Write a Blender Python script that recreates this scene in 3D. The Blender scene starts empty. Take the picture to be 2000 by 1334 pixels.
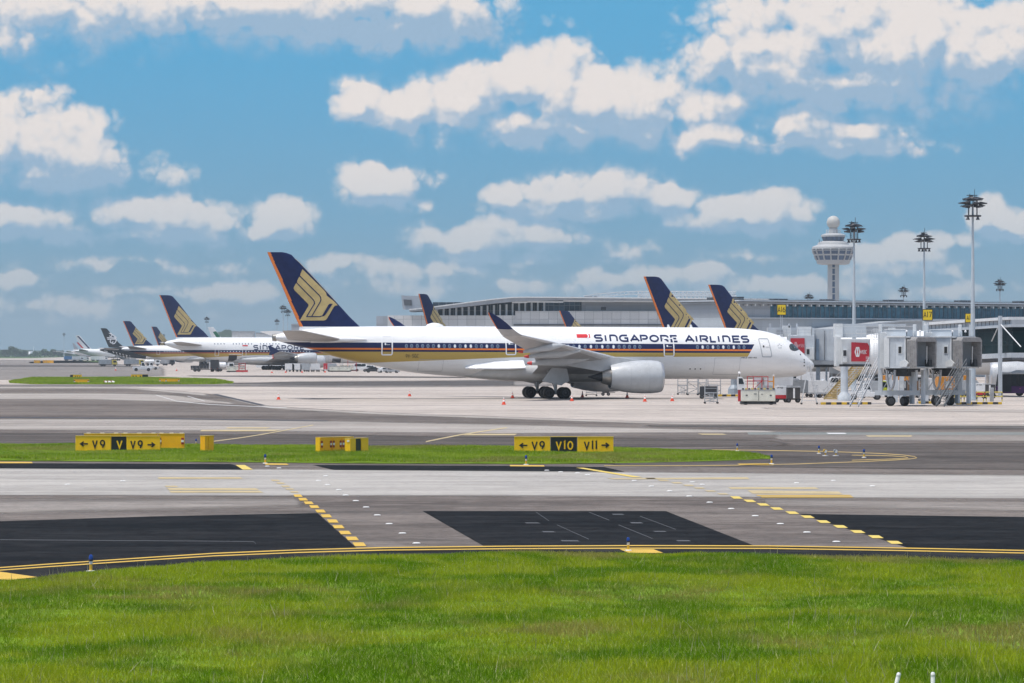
import bpy, bmesh, math, random
import numpy as np
from mathutils import Vector, Matrix
R = math.radians
random.seed(7)
scene = bpy.context.scene
col = scene.collection

# ------------------------------------------------------------------ camera
F, PCX, HY, H = 9000.0, 1000.0, 690.0, 5.4      # focal length in photo pixels, horizon row, eye height (m)
cd = bpy.data.cameras.new('camera')
cam = bpy.data.objects.new('camera', cd); col.objects.link(cam)
cd.sensor_width = 36.0
cd.lens = F/2000.0*36.0
cd.shift_y = (HY-667.0)/2000.0
cd.clip_start = 1.0; cd.clip_end = 60000.0
cam.location = (0, 0, H); cam.rotation_euler = (R(90), 0, 0)
scene.camera = cam

def at(px, py, Y):
    return Vector(((px-PCX)/F*Y, Y, H+(HY-py)/F*Y))
def gY(py): return F*H/(py-HY)
def gnd(px, py, z=0.0):
    Y = F*(H-z)/(py-HY)
    return Vector(((px-PCX)/F*Y, Y, z))

# ------------------------------------------------------------------ render settings
scene.render.engine = 'CYCLES'
scene.view_settings.view_transform = 'Standard'
scene.view_settings.look = 'None'
scene.view_settings.gamma = 1.0
scene.view_settings.use_curve_mapping = False
EXPO = 0.40
scene.view_settings.exposure = EXPO
scene.cycles.use_adaptive_sampling = True
scene.cycles.adaptive_threshold = 0.02
scene.cycles.adaptive_min_samples = 12
scene.cycles.use_denoising = True
try: scene.cycles.denoiser = 'OPENIMAGEDENOISE'
except Exception: pass
scene.cycles.max_bounces = 6
scene.cycles.diffuse_bounces = 3
scene.cycles.glossy_bounces = 2
scene.cycles.transmission_bounces = 2
scene.cycles.volume_bounces = 0
HAZE = 0.00006
scene.cycles.sample_clamp_indirect = 4.0
scene.cycles.caustics_reflective = False
scene.cycles.caustics_refractive = False

# ------------------------------------------------------------------ node helper: arithmetic on sockets
class NV:
    """a value socket that can be used in ordinary arithmetic"""
    def __init__(self, nt, s): self.nt, self.s = nt, s
    def _op(self, op, a, b=None, c=None, clamp=False):
        n = self.nt.nodes.new('ShaderNodeMath'); n.operation = op; n.use_clamp = clamp
        for i, v in enumerate((a, b, c)):
            if v is None: continue
            if isinstance(v, NV): self.nt.links.new(v.s, n.inputs[i])
            else: n.inputs[i].default_value = v
        return NV(self.nt, n.outputs[0])
    def __add__(self, o): return self._op('ADD', self, o)
    __radd__ = __add__
    def __sub__(self, o): return self._op('SUBTRACT', self, o)
    def __rsub__(self, o): return self._op('SUBTRACT', o, self)
    def __mul__(self, o): return self._op('MULTIPLY', self, o)
    __rmul__ = __mul__
    def __truediv__(self, o): return self._op('DIVIDE', self, o)
    def __gt__(self, o): return self._op('GREATER_THAN', self, o)
    def __lt__(self, o): return self._op('LESS_THAN', self, o)
    def __pow__(self, o): return self._op('POWER', self, o)
    def abs(self): return self._op('ABSOLUTE', self)
    def min(self, o): return self._op('MINIMUM', self, o)
    def max(self, o): return self._op('MAXIMUM', self, o)
    def clamp(self): return self._op('ADD', self, 0.0, clamp=True)
    def step(self, a, b):
        n = self.nt.nodes.new('ShaderNodeMapRange'); n.interpolation_type = 'SMOOTHSTEP'
        self.nt.links.new(self.s, n.inputs[0])
        n.inputs[1].default_value = a; n.inputs[2].default_value = b
        n.inputs[3].default_value = 0; n.inputs[4].default_value = 1
        return NV(self.nt, n.outputs[0])

def mixc(nt, f, a, b, mode='MIX'):
    n = nt.nodes.new('ShaderNodeMix'); n.data_type = 'RGBA'; n.blend_type = mode
    for s, v in ((n.inputs[0], f), (n.inputs[6], a), (n.inputs[7], b)):
        if isinstance(v, NV): nt.links.new(v.s, s)
        elif hasattr(v, 'is_linked'): nt.links.new(v, s)
        elif isinstance(v, (int, float)): s.default_value = v
        else: s.default_value = (v[0], v[1], v[2], 1)
    return n.outputs[2]

def noise(nt, vec, scale, detail=4, rough=.55, dist=0.0, dims='3D'):
    n = nt.nodes.new('ShaderNodeTexNoise'); n.noise_dimensions = dims
    n.inputs['Scale'].default_value = scale; n.inputs['Detail'].default_value = detail
    n.inputs['Roughness'].default_value = rough; n.inputs['Distortion'].default_value = dist
    if vec is not None: nt.links.new(vec, n.inputs['Vector'])
    return NV(nt, n.outputs[0])

def vmul(nt, vec, v):
    n = nt.nodes.new('ShaderNodeVectorMath'); n.operation = 'MULTIPLY'
    nt.links.new(vec, n.inputs[0]); n.inputs[1].default_value = v
    return n.outputs[0]
def vadd(nt, vec, v):
    n = nt.nodes.new('ShaderNodeVectorMath'); n.operation = 'ADD'
    nt.links.new(vec, n.inputs[0])
    if hasattr(v, 'is_linked'): nt.links.new(v, n.inputs[1])
    else: n.inputs[1].default_value = v
    return n.outputs[0]
def comb(nt, x, y, z):
    n = nt.nodes.new('ShaderNodeCombineXYZ')
    for s, v in zip(n.inputs, (x, y, z)):
        if isinstance(v, NV): nt.links.new(v.s, s)
        else: s.default_value = v
    return n.outputs[0]

def srgb(r, g, b):
    f = lambda c: (c/255/12.92 if c/255 <= .04045 else ((c/255+.055)/1.055)**2.4)
    return (f(r), f(g), f(b))

# ------------------------------------------------------------------ sun and sky
SUN_EL, SUN_AZ = 72.0, 240.0       # azimuth clockwise from +Y (view direction)
sd = bpy.data.lights.new('sun', 'SUN'); sun = bpy.data.objects.new('sun', sd); col.objects.link(sun)
sd.energy = 3.0; sd.angle = R(12); sd.color = (1.0, .955, .90)
_d = Vector((math.sin(R(SUN_AZ))*math.cos(R(SUN_EL)), math.cos(R(SUN_AZ))*math.cos(R(SUN_EL)), math.sin(R(SUN_EL))))
sun.rotation_euler = _d.to_track_quat('Z', 'Y').to_euler()
sun.location = (0, 0, 400)

world = bpy.data.worlds.new('World'); scene.world = world; world.use_nodes = True
world.cycles.sampling_method = 'MANUAL'; world.cycles.sample_map_resolution = 512
def build_world():
    nt = world.node_tree; nt.nodes.clear()
    out = nt.nodes.new('ShaderNodeOutputWorld'); bg = nt.nodes.new('ShaderNodeBackground'); bg2 = nt.nodes.new('ShaderNodeBackground')
    bg.inputs[1].default_value = 0.1; bg2.inputs[1].default_value = 0.1
    mx = nt.nodes.new('ShaderNodeMixShader'); nt.links.new(bg.outputs[0], mx.inputs[1]); nt.links.new(bg2.outputs[0], mx.inputs[2])
    nt.links.new(mx.outputs[0], out.inputs[0]); KS = 10.0/2**EXPO
    sky = nt.nodes.new('ShaderNodeTexSky'); sky.sky_type = 'NISHITA'; sky.sun_disc = False
    sky.sun_elevation = R(SUN_EL); sky.sun_rotation = R(SUN_AZ)
    sky.air_density = 1.0; sky.dust_density = 1.5; sky.ozone_density = 1.0
    tc = nt.nodes.new('ShaderNodeTexCoord')
    sep = nt.nodes.new('ShaderNodeSeparateXYZ'); nt.links.new(tc.outputs['Generated'], sep.inputs[0])
    dx, dy, dz = (NV(nt, s) for s in sep.outputs)
    # tangent-plane coordinates of a sky direction, ten units to the radian
    az = NV(nt, None)
    n = nt.nodes.new('ShaderNodeMath'); n.operation = 'ARCTAN2'; nt.links.new(dx.s, n.inputs[0]); nt.links.new(dy.s, n.inputs[1])
    az = NV(nt, n.outputs[0])
    hor = (dx*dx+dy*dy)._op('SQRT', dx*dx+dy*dy)
    n = nt.nodes.new('ShaderNodeMath'); n.operation = 'ARCTAN2'; nt.links.new(dz.s, n.inputs[0]); nt.links.new(hor.s, n.inputs[1])
    el = NV(nt, n.outputs[0])
    u, v = az*9.0, el*9.0          # so that 1 unit = 1000 photo pixels
    P = comb(nt, u, v, 0.0)
    # ---- clear sky: tropical blue, hazier towards the horizon
    low = el.step(0.30, 0.10)
    hz = el.step(0.078, 0.004)
    blue = mixc(nt, hz, srgb(96, 170, 213), srgb(128, 167, 192))
    blue = mixc(nt, el.step(0.03, 0.0), blue, srgb(134, 164, 184))
    vb = nt.nodes.new('ShaderNodeVectorMath'); vb.operation = 'SCALE'
    nt.links.new(blue, vb.inputs[0]); vb.inputs[3].default_value = KS
    skyc = mixc(nt, low, sky.outputs[0], vb.outputs[0])
    # ---- cumulus: puffs at real sky directions, billowy edges, flat shaded bases
    W = lambda x, y: ((x-1000)/1000.0, (690-y)/1000.0)
    puffs = CLOUDS
    g = bpy.data.node_groups.new('cumulus_field', 'ShaderNodeTree')
    g.interface.new_socket('P', in_out='INPUT', socket_type='NodeSocketVector')
    g.interface.new_socket('D', in_out='OUTPUT', socket_type='NodeSocketFloat')
    gi = g.nodes.new('NodeGroupInput'); go = g.nodes.new('NodeGroupOutput')
    p = gi.outputs[0]
    # billow warp
    nw = g.nodes.new('ShaderNodeTexNoise'); nw.inputs['Scale'].default_value = 9; nw.inputs['Detail'].default_value = 3
    g.links.new(p, nw.inputs['Vector'])
    w1 = vadd(g, nw.outputs['Color'], (-.5, -.5, -.5)); w1 = vmul(g, w1, (.10, .06, 0))
    pw = vadd(g, p, w1)
    f = None
    for (x, y, rx, ry, amp) in puffs:
        cx, cy = W(x, y)
        q = vadd(g, pw, (-cx, -cy, 0)); q = vmul(g, q, (1000/rx, 1000/ry, 0))
        ln = g.nodes.new('ShaderNodeVectorMath'); ln.operation = 'LENGTH'; g.links.new(q, ln.inputs[0])
        e = (1.14-NV(g, ln.outputs['Value']))*amp
        if f is None: f = e
        else:
            n = g.nodes.new('ShaderNodeMath'); n.operation = 'SMOOTH_MAX'
            g.links.new(f.s, n.inputs[0]); g.links.new(e.s, n.inputs[1]); n.inputs[2].default_value = .16
            f = NV(g, n.outputs[0])
    def bump(sc, vec):
        vo = g.nodes.new('ShaderNodeTexVoronoi'); vo.feature = 'F1'; vo.voronoi_dimensions = '2D'
        vo.inputs['Scale'].default_value = sc; g.links.new(vec, vo.inputs['Vector'])
        q = NV(g, vo.outputs['Distance']); return (1.0-q*q*1.9)
    nf = g.nodes.new('ShaderNodeTexNoise'); nf.inputs['Scale'].default_value = 38; nf.inputs['Detail'].default_value = 3; g.links.new(p, nf.inputs['Vector'])
    pf = vadd(g, p, vmul(g, vadd(g, nf.outputs['Color'], (-.5, -.5, -.5)), (.022, .018, 0)))
    pw2 = vadd(g, pf, w1)
    bil = (bump(9.5, pw2)-.55)*.46+(bump(24, pf)-.55)*.24+(bump(60, pf)-.55)*.11
    nz = noise(g, pf, 30, 8, .62)-.5
    d = f*1.0+bil*.92+nz*.40
    g.links.new(d.s, go.inputs[0])
    def field(vec):
        n = nt.nodes.new('ShaderNodeGroup'); n.node_tree = g; nt.links.new(vec, n.inputs[0]); return NV(nt, n.outputs[0])
    D0 = field(P)
    Ds = field(vadd(nt, P, (-.014, .026, 0)))
    Db = field(vadd(nt, P, (-.012, .075, 0)))
    cov = ((D0+.14)/((Db-D0).clamp()*1.3+.52)).clamp().step(0.0, 1.0)
    lit = .46+(D0-Ds)*1.15+(D0-Db)*.42
    for (x, y, rx, ry, amp) in SHADED:
        cx, cy = W(x, y)
        ln = nt.nodes.new('ShaderNodeVectorMath'); ln.operation = 'LENGTH'
        nt.links.new(vmul(nt, vadd(nt, P, (-cx, -cy, 0)), (1000/rx, 1000/ry, 0)), ln.inputs[0])
        lit = lit-(1.15-NV(nt, ln.outputs['Value'])+(D0-.6)*.0).clamp()*amp
    wisp = noise(nt, vmul(nt, P, (1, 1.3, 1)), 14, 6, .6)
    lit = lit+(wisp-.5)*.7
    lit = lit.clamp().step(-.04, 1.0)
    cc = mixc(nt, lit, srgb(160, 185, 209), srgb(243, 232, 225))
    # far low clouds sink into the haze
    fade = el.step(0.0, .055)
    cc = mixc(nt, fade*.62+.28, blue, cc)
    vc = nt.nodes.new('ShaderNodeVectorMath'); vc.operation = 'SCALE'
    nt.links.new(cc, vc.inputs[0]); vc.inputs[3].default_value = KS
    front = (dy > 0.3)
    # unseen rest of the sky: broken cloud, its cover raised to whiten the ambient
    gen = noise(nt, vmul(nt, tc.outputs['Generated'], (1, 1, 2.2)), 3.2, 6, .6)
    gcov = gen.step(.46, .62)*.85*(1.0-front)*el.step(.02, .12)
    final = mixc(nt, gcov, skyc, (8.0, 8.0, 8.2))
    nt.links.new(final, bg.inputs[0])
    # the cloud bank ahead: only directions inside it evaluate the cloud network
    here = (az.abs() < .20)*(el < .16)*(el > -.003)*front
    nt.links.new(here.s, mx.inputs[0])
    edge = az.abs().step(.20, .15)*el.step(.16, .12)
    nt.links.new(mixc(nt, cov*edge*el.step(-.002, .004), final, vc.outputs[0]), bg2.inputs[0])
# puffs: photo-scale azimuth/elevation of each cloud lobe (x, y), half extents, strength
CLOUDS = [
    (720, 58, 280, 52, .8), (330, 62, 220, 42, .7), (1750, 165, 300, 70, .9), (1640, 285, 160, 28, .6), (1150, 250, 190, 50, .9), (120, 340, 200, 55, .9), (380, 460, 170, 30, .5),
    (120, 15, 260, 95, 1.0), (420, 5, 260, 85, 1.0), (640, 20, 230, 80, .9), (820, 15, 150, 65, .7), (80, 70, 110, 40, .7),
    (60, 280, 150, 75, 1.1), (150, 300, 75, 75, 1.0), (20, 210, 70, 40, .7), (60, 350, 170, 40, .8), (230, 330, 50, 22, .5),
    (60, 430, 120, 45, .9), (100, 90, 30, 14, .25), (95, 185, 30, 16, .3),
    (250, 420, 90, 42, 1.0), (335, 425, 70, 42, 1.0), (430, 425, 60, 28, .7), (545, 430, 62, 46, 1.0), (480, 455, 55, 25, .6), (300, 460, 120, 25, .5),
    (45, 550, 55, 24, .8), (220, 530, 30, 14, .4), (400, 570, 150, 20, .6), (300, 575, 90, 16, .5),
    (700, 195, 48, 42, .9), (790, 220, 90, 48, 1.0), (900, 200, 110, 75, 1.0), (1060, 170, 130, 80, 1.1), (1180, 195, 120, 75, 1.1), (980, 250, 200, 40, .9), (1270, 200, 80, 60, .8),
    (745, 355, 75, 46, 1.0), (860, 355, 22, 14, .35), (835, 400, 45, 14, .35),
    (1410, 100, 60, 70, 1.0), (1500, 90, 150, 95, 1.1), (1640, 70, 200, 110, 1.2), (1800, 80, 190, 110, 1.2), (1940, 110, 140, 100, 1.1), (1450, 65, 55, 60, .9), (1640, 160, 240, 60, 1.0),
    (1380, 210, 80, 40, .8), (1440, 200, 45, 35, .7), (1380, 270, 110, 30, 1.0), (1550, 250, 90, 48, 1.0), (1680, 258, 100, 36, .9), (1500, 280, 180, 24, .9),
    (990, 385, 45, 34, .9), (1090, 375, 75, 48, 1.0), (1200, 365, 75, 48, 1.0), (1300, 390, 70, 38, .8), (1120, 405, 170, 26, .8),
    (1440, 410, 80, 34, .9), (1510, 415, 80, 42, .9), (1360, 440, 70, 20, .6),
    (900, 470, 110, 38, .75), (1050, 460, 130, 36, .75), (1220, 490, 60, 28, .8), (960, 505, 180, 20, .5),
    (1480, 495, 90, 18, .55), (1750, 490, 120, 30, .75), (1850, 475, 80, 22, .6), (1780, 520, 120, 20, .5), (1360, 535, 90, 20, .5),
    (1910, 420, 55, 36, 1.0), (1970, 435, 60, 28, .9), (1990, 460, 90, 14, .5), (650, 510, 120, 14, .4), (870, 530, 160, 26, .55),
    (300, 520, 220, 16, .35), (1000, 560, 260, 24, .40), (1180, 540, 180, 22, .45), (1560, 560, 260, 22, .38), (150, 600, 200, 16, .3), (480, 575, 160, 18, .4), (1820, 560, 160, 20, .35),
]
# shaded undersides of the larger clouds
SHADED = [(700, 70, 380, 62, 1.0), (300, 85, 200, 36, .8), (1750, 195, 380, 62, 1.0), (1570, 295, 210, 26, .8), (1130, 268, 260, 46, .8), (130, 365, 260, 50, .9), (340, 475, 220, 28, .8),
          (60, 470, 150, 30, .8), (1120, 415, 240, 28, .7), (1480, 445, 200, 26, .7), (760, 392, 100, 20, .6), (1420, 140, 100, 50, .4), (1940, 165, 130, 60, .6), (700, 232, 80, 28, .5), (960, 500, 260, 30, .5), (1940, 465, 110, 22, .5), (1640, 130, 90, 30, .35), (1000, 190, 60, 40, .3), (60, 290, 50, 30, .3)]
build_world()
# ------------------------------------------------------------------ materials
MATS = {}
def M(name, c, rough=.55, metal=0.0, var=.10, sc=3.0, coat=0.0, stretch=(1, 1, 1), spec=.5, bump=0.0):
    """painted / metal / rubber surface with slight procedural weathering"""
    if name in MATS: return MATS[name]
    m = bpy.data.materials.new(name); m.use_nodes = True; nt = m.node_tree
    b = nt.nodes['Principled BSDF']
    tc = nt.nodes.new('ShaderNodeTexCoord')
    vec = vmul(nt, tc.outputs['Object'], stretch)
    n1 = noise(nt, vec, sc, 5, .6)
    f = n1.step(.3, .7)
    lo = tuple(max(0, x*(1-var)) for x in c); hi = tuple(min(1, x*(1+var)) for x in c)
    nt.links.new(mixc(nt, f, lo, hi), b.inputs['Base Color'])
    b.inputs['Roughness'].default_value = rough; b.inputs['Metallic'].default_value = metal
    b.inputs['Specular IOR Level'].default_value = spec
    b.inputs['Coat Weight'].default_value = coat
    if bump:
        bp = nt.nodes.new('ShaderNodeBump'); bp.inputs['Strength'].default_value = bump
        nt.links.new(noise(nt, vec, sc*8, 3).s, bp.inputs['Height']); nt.links.new(bp.outputs[0], b.inputs['Normal'])
    MATS[name] = m; return m

# ------------------------------------------------------------------ object helpers
def link(o, parent=None):
    col.objects.link(o)
    if parent is not None: o.parent = parent
    return o
def tag(o, label=None, cat=None, group=None, kind=None):
    if label: o['label'] = label
    if cat: o['category'] = cat
    if group: o['group'] = group
    if kind: o['kind'] = kind
    return o
def thing(name, label, cat, loc=(0, 0, 0), rz=0.0, group=None):
    o = bpy.data.objects.new(name, None); o.empty_display_size = .5
    col.objects.link(o); o.location = loc; o.rotation_euler = (0, 0, rz)
    return tag(o, label, cat, group)
def kids(o): return [c for c in bpy.data.objects if c.parent == o]
def copy_tree(o, parent=None):
    c = o.copy(); col.objects.link(c)
    if parent is not None: c.parent = parent
    for ch in kids(o): copy_tree(ch, c)
    return c
def copy_thing(o, loc, rz=None, label=None, group=None, scale=None):
    c = copy_tree(o); c.location = loc
    if rz is not None: c.rotation_euler = (c.rotation_euler.x, c.rotation_euler.y, rz)
    if label: c['label'] = label
    if group: c['group'] = group
    if scale: c.scale = (scale,)*3
    return c

class MB:
    """collects polygons and links them as ONE mesh object"""
    def __init__(s): s.v, s.f = [], []
    def add(s, vs, fs):
        o = len(s.v); s.v += [tuple(v) for v in vs]; s.f += [tuple(i+o for i in f) for f in fs]; return s
    def box(s, c, d, rz=0.0, ry=0.0, rx=0.0):
        m = Matrix.Rotation(rz, 3, 'Z') @ Matrix.Rotation(ry, 3, 'Y') @ Matrix.Rotation(rx, 3, 'X')
        vs = [m @ Vector((x*d[0]/2, y*d[1]/2, z*d[2]/2))+Vector(c) for x in (-1, 1) for y in (-1, 1) for z in (-1, 1)]
        return s.add(vs, [(0, 1, 3, 2), (4, 6, 7, 5), (0, 4, 5, 1), (2, 3, 7, 6), (0, 2, 6, 4), (1, 5, 7, 3)])
    def bar(s, p0, p1, w, h=None):
        """square bar between two points"""
        h = h or w; p0, p1 = Vector(p0), Vector(p1); d = (p1-p0)
        q = d.to_track_quat('X', 'Z'); L = d.length
        vs = [q @ Vector((x*L, y*w/2, z*h/2))+p0 for x in (0, 1) for y in (-1, 1) for z in (-1, 1)]
        return s.add(vs, [(0, 1, 3, 2), (4, 6, 7, 5), (0, 4, 5, 1), (2, 3, 7, 6), (0, 2, 6, 4), (1, 5, 7, 3)])
    def cyl(s, p0, p1, r0, r1=None, n=12, caps=True):
        r1 = r0 if r1 is None else r1; p0, p1 = Vector(p0), Vector(p1)
        q = (p1-p0).to_track_quat('Z', 'Y'); vs = []
        for p, r in ((p0, r0), (p1, r1)):
            for i in range(n):
                a = 2*math.pi*i/n; vs.append(q @ Vector((r*math.cos(a), r*math.sin(a), 0))+p)
        fs = [(i, (i+1) % n, n+(i+1) % n, n+i) for i in range(n)]
        if caps: fs += [tuple(range(n-1, -1, -1)), tuple(range(n, 2*n))]
        return s.add(vs, fs)
    def lathe(s, prof, o=(0, 0, 0), axis='Z', n=24, caps=True):
        """prof: (a, r) pairs, a along the axis"""
        vs, fs = [], []
        for a, r in prof:
            for i in range(n):
                t = 2*math.pi*i/n; c, d = r*math.cos(t), r*math.sin(t)
                p = {'Z': (c, d, a), 'X': (a, c, d), 'Y': (c, a, d)}[axis]
                vs.append((p[0]+o[0], p[1]+o[1], p[2]+o[2]))
        k = len(prof)
        for j in range(k-1):
            for i in range(n): fs.append((j*n+i, j*n+(i+1) % n, (j+1)*n+(i+1) % n, (j+1)*n+i))
        if caps:
            fs.append(tuple(range(n-1, -1, -1))); fs.append(tuple(range((k-1)*n, k*n)))
        return s.add(vs, fs)
    def loft(s, rings, closed=True, caps=True):
        n = len(rings[0]); vs = [p for r in rings for p in r]; fs = []
        for j in range(len(rings)-1):
            for i in range(n if closed else n-1):
                fs.append((j*n+i, j*n+(i+1) % n, (j+1)*n+(i+1) % n, (j+1)*n+i))
        if caps:
            fs.append(tuple(range(n-1, -1, -1))); fs.append(tuple(range((len(rings)-1)*n, len(rings)*n)))
        return s.add(vs, fs)
    def prism(s, poly, d0, d1, axis='Y'):
        """extrude a 2-D outline; axis Y: (x, z) outline, X: (y, z), Z: (x, y)"""
        def p3(a, b, d): return {'Y': (a, d, b), 'X': (d, a, b), 'Z': (a, b, d)}[axis]
        n = len(poly)
        vs = [p3(a, b, d0) for a, b in poly]+[p3(a, b, d1) for a, b in poly]
        fs = [(i, (i+1) % n, n+(i+1) % n, n+i) for i in range(n)]+[tuple(range(n-1, -1, -1)), tuple(range(n, 2*n))]
        return s.add(vs, fs)
    def poly(s, pts): return s.add(pts, [tuple(range(len(pts)))])
    def mesh(s, name, mat, smooth=False, recalc=True, bevel=0.0, tri=False):
        me = bpy.data.meshes.new(name); me.from_pydata(s.v, [], s.f); me.materials.append(mat)
        bm = bmesh.new(); bm.from_mesh(me)
        if recalc: bmesh.ops.recalc_face_normals(bm, faces=bm.faces)
        if bevel:
            bmesh.ops.bevel(bm, geom=[e for e in bm.edges if len(e.link_faces) == 2 and e.calc_face_angle(0) > .6],
                            offset=bevel, segments=2, affect='EDGES', profile=.6, clamp_overlap=True)
        if tri: bmesh.ops.triangulate(bm, faces=[f for f in bm.faces if len(f.verts) > 4])
        bm.to_mesh(me); bm.free()
        if smooth:
            me.shade_smooth()
            try: me.set_sharp_from_angle(angle=R(38))
            except Exception: pass
        return me
    def build(s, name, mat, parent=None, smooth=False, label=None, cat=None, group=None, kind=None, loc=None, rz=None, **k):
        o = bpy.data.objects.new(name, s.mesh(name, mat, smooth, **k)); link(o, parent)
        if loc is not None: o.location = loc
        if rz is not None: o.rotation_euler = (0, 0, rz)
        return tag(o, label, cat, group, kind)

# ------------------------------------------------------------------ stroke lettering
def arc(cx, cy, rx, ry, a0, a1, n=10):
    return [(cx+rx*math.cos(R(a0+(a1-a0)*i/n)), cy+ry*math.sin(R(a0+(a1-a0)*i/n))) for i in range(n+1)]
G = {}
G['S'] = [[(1, 1), (.28, 1)]+arc(.28, .76, .28, .24, 90, 270, 8)[1:]+[(.72, .52)]+arc(.72, .26, .28, .26, 90, -90, 8)[1:]+[(.05, 0)]]
G['I'] = [[(.5, 0), (.5, 1)]]
G['n'] = [[(.06, 0), (.06, 1)], [(.0, 1), (.6, 1)]+arc(.6, .55, .4, .45, 90, 0, 8)[1:]+[(1, 0)]]
G['G'] = [[(1, 1), (.45, 1)]+arc(.45, .5, .45, .5, 90, 270, 12)[1:]+[(1, 0), (1, .52), (.6, .52)]]
G['A'] = [[(0, 0), (.5, 1), (1, 0)], [(.22, .3), (.78, .3)]]
G['P'] = [[(0, 0), (0, 1), (.62, 1)]+arc(.62, .7, .38, .30, 90, -90, 10)[1:]+[(.2, .4)]]
G['O'] = [arc(.5, .5, .5, .5, 0, 360, 24)]
G['R'] = [[(0, 0), (0, 1), (.62, 1)]+arc(.62, .72, .36, .28, 90, -90, 10)[1:]+[(.2, .44)], [(.52, .44), (1, 0)]]
G['E'] = [[(1, 1), (0, 1), (0, 0), (1, 0)], [(0, .5), (.85, .5)]]
G['L'] = [[(0, 1), (0, 0), (1, 0)]]
G['V'] = [[(0, 1), (.5, 0), (1, 1)]]
G['9'] = [arc(.5, .68, .46, .32, 0, 360, 20), [(.96, .68), (.88, .42), (.5, 0)]]
G['1'] = [[(.05, .9), (.5, 1), (.5, 0)]]
G['0'] = [arc(.5, .5, .5, .5, 0, 360, 24)]
G['6'] = [arc(.5, .32, .46, .32, 0, 360, 20), [(.04, .32), (.12, .62), (.6, 1)]]
G['7'] = [[(0, 1), (1, 1), (.4, 0)]]
G['5'] = [[(.95, 1), (.1, 1), (.05, .55), (.5, .62)]+arc(.5, .31, .46, .31, 80, -150, 12)]
G['3'] = [arc(.45, .75, .45, .25, 140, -90, 10)+arc(.45, .25, .5, .25, 90, -140, 10)]
G['8'] = [arc(.5, .76, .4, .24, 0, 360, 16), arc(.5, .26, .5, .26, 0, 360, 16)]
G['H'] = [[(0, 0), (0, 1)], [(1, 0), (1, 1)], [(0, .5), (1, .5)]]
G['B'] = [[(0, 0), (0, 1), (.6, 1)]+arc(.6, .76, .34, .24, 90, -90, 8)[1:]+[(0, .52)], [(.6, .52)]+arc(.6, .26, .4, .26, 90, -90, 8)[1:]+[(0, 0)]]
G['C'] = [arc(.55, .5, .52, .5, 45, 315, 16)]
G['U'] = [[(0, 1), (0, .35)]+arc(.5, .35, .5, .35, 180, 360, 10)[1:]+[(1, 1)]]
G['-'] = [[(.1, .48), (.9, .48)]]
G['T'] = [[(0, 1), (1, 1)], [(.5, 1), (.5, 0)]]
G['F'] = [[(1, 1), (0, 1), (0, 0)], [(0, .5), (.8, .5)]]
G['<'] = [[(1, .5), (0, .5)], [(.42, .92), (.0, .5), (.42, .08)]]
G['>'] = [[(0, .5), (1, .5)], [(.58, .92), (1, .5), (.58, .08)]]

def ribbon(pts, w, closed=False):
    """polyline -> list of quads (2-D), mitred"""
    n = len(pts)
    if n > 2 and math.dist(pts[0], pts[-1]) < 1e-6: closed = True; pts = pts[:-1]; n -= 1
    L, Rr = [], []
    for i in range(n):
        p = Vector(pts[i])
        a = Vector(pts[i-1]) if (i > 0 or closed) else None
        b = Vector(pts[(i+1) % n]) if (i < n-1 or closed) else None
        d1 = (p-a).normalized() if a is not None else None
        d2 = (b-p).normalized() if b is not None else None
        if d1 is None: d1 = d2
        if d2 is None: d2 = d1
        t = (d1+d2); t = t.normalized() if t.length > 1e-6 else d1
        nrm = Vector((-t.y, t.x)); k = max(.35, abs(nrm.dot(Vector((-d1.y, d1.x)))))
        L.append(p+nrm*(w/2/k)); Rr.append(p-nrm*(w/2/k))
    qs = []
    for i in range(n if closed else n-1):
        j = (i+1) % n
        qs.append([tuple(L[i]), tuple(L[j]), tuple(Rr[j]), tuple(Rr[i])])
    return qs
def text_quads(spec, w):
    """spec: (char, x0, x1, y0, y1) boxes of the stroke centre lines"""
    qs = []
    for ch, x0, x1, y0, y1 in spec:
        for k, st in enumerate(G[ch]):
            qs += [(q, k*.003) for q in ribbon([(x0+px*(x1-x0), y0+py*(y1-y0)) for px, py in st], w)]
    return qs
def line_text(s, x, y, h, w, gap, stroke, ratio={}):
    out = []
    for ch in s:
        if ch == ' ': x += w*.8; continue
        ww = w*ratio.get(ch, .28 if ch in 'I1' else 1.0)
        out.append((ch, x, x+ww, y, y+h)); x += ww+gap
    return text_quads(out, stroke), x

def conform(polys, fn, step=None, lift=0.0):
    """2-D polygons (a, b) -> one MB on the surface fn(a, b, lift) -> 3-D point; step subdivides"""
    bm = bmesh.new()
    for pl in polys:
        l = lift
        if isinstance(pl[0][0], (tuple, list)): pl, l = pl[0], lift+pl[1]
        vs = [bm.verts.new((p[0], p[1], l)) for p in pl]
        try: bm.faces.new(vs)
        except ValueError: pass
    bmesh.ops.triangulate(bm, faces=[f for f in bm.faces if len(f.verts) > 4])
    if step:
        xs = [v.co.x for v in bm.verts]; ys = [v.co.y for v in bm.verts]
        for lo, hi, no in ((min(xs), max(xs), (1, 0, 0)), (min(ys), max(ys), (0, 1, 0))):
            k = math.floor(lo/step)+1
            while k*step < hi:
                bmesh.ops.bisect_plane(bm, geom=bm.verts[:]+bm.edges[:]+bm.faces[:], plane_co=(no[0]*k*step, no[1]*k*step, 0), plane_no=no, dist=1e-5)
                k += 1
    mb = MB(); bm.verts.ensure_lookup_table(); bm.verts.index_update()
    mb.add([fn(v.co.x, v.co.y, v.co.z) for v in bm.verts], [[v.index for v in f.verts] for f in bm.faces])
    bm.free(); return mb
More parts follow.
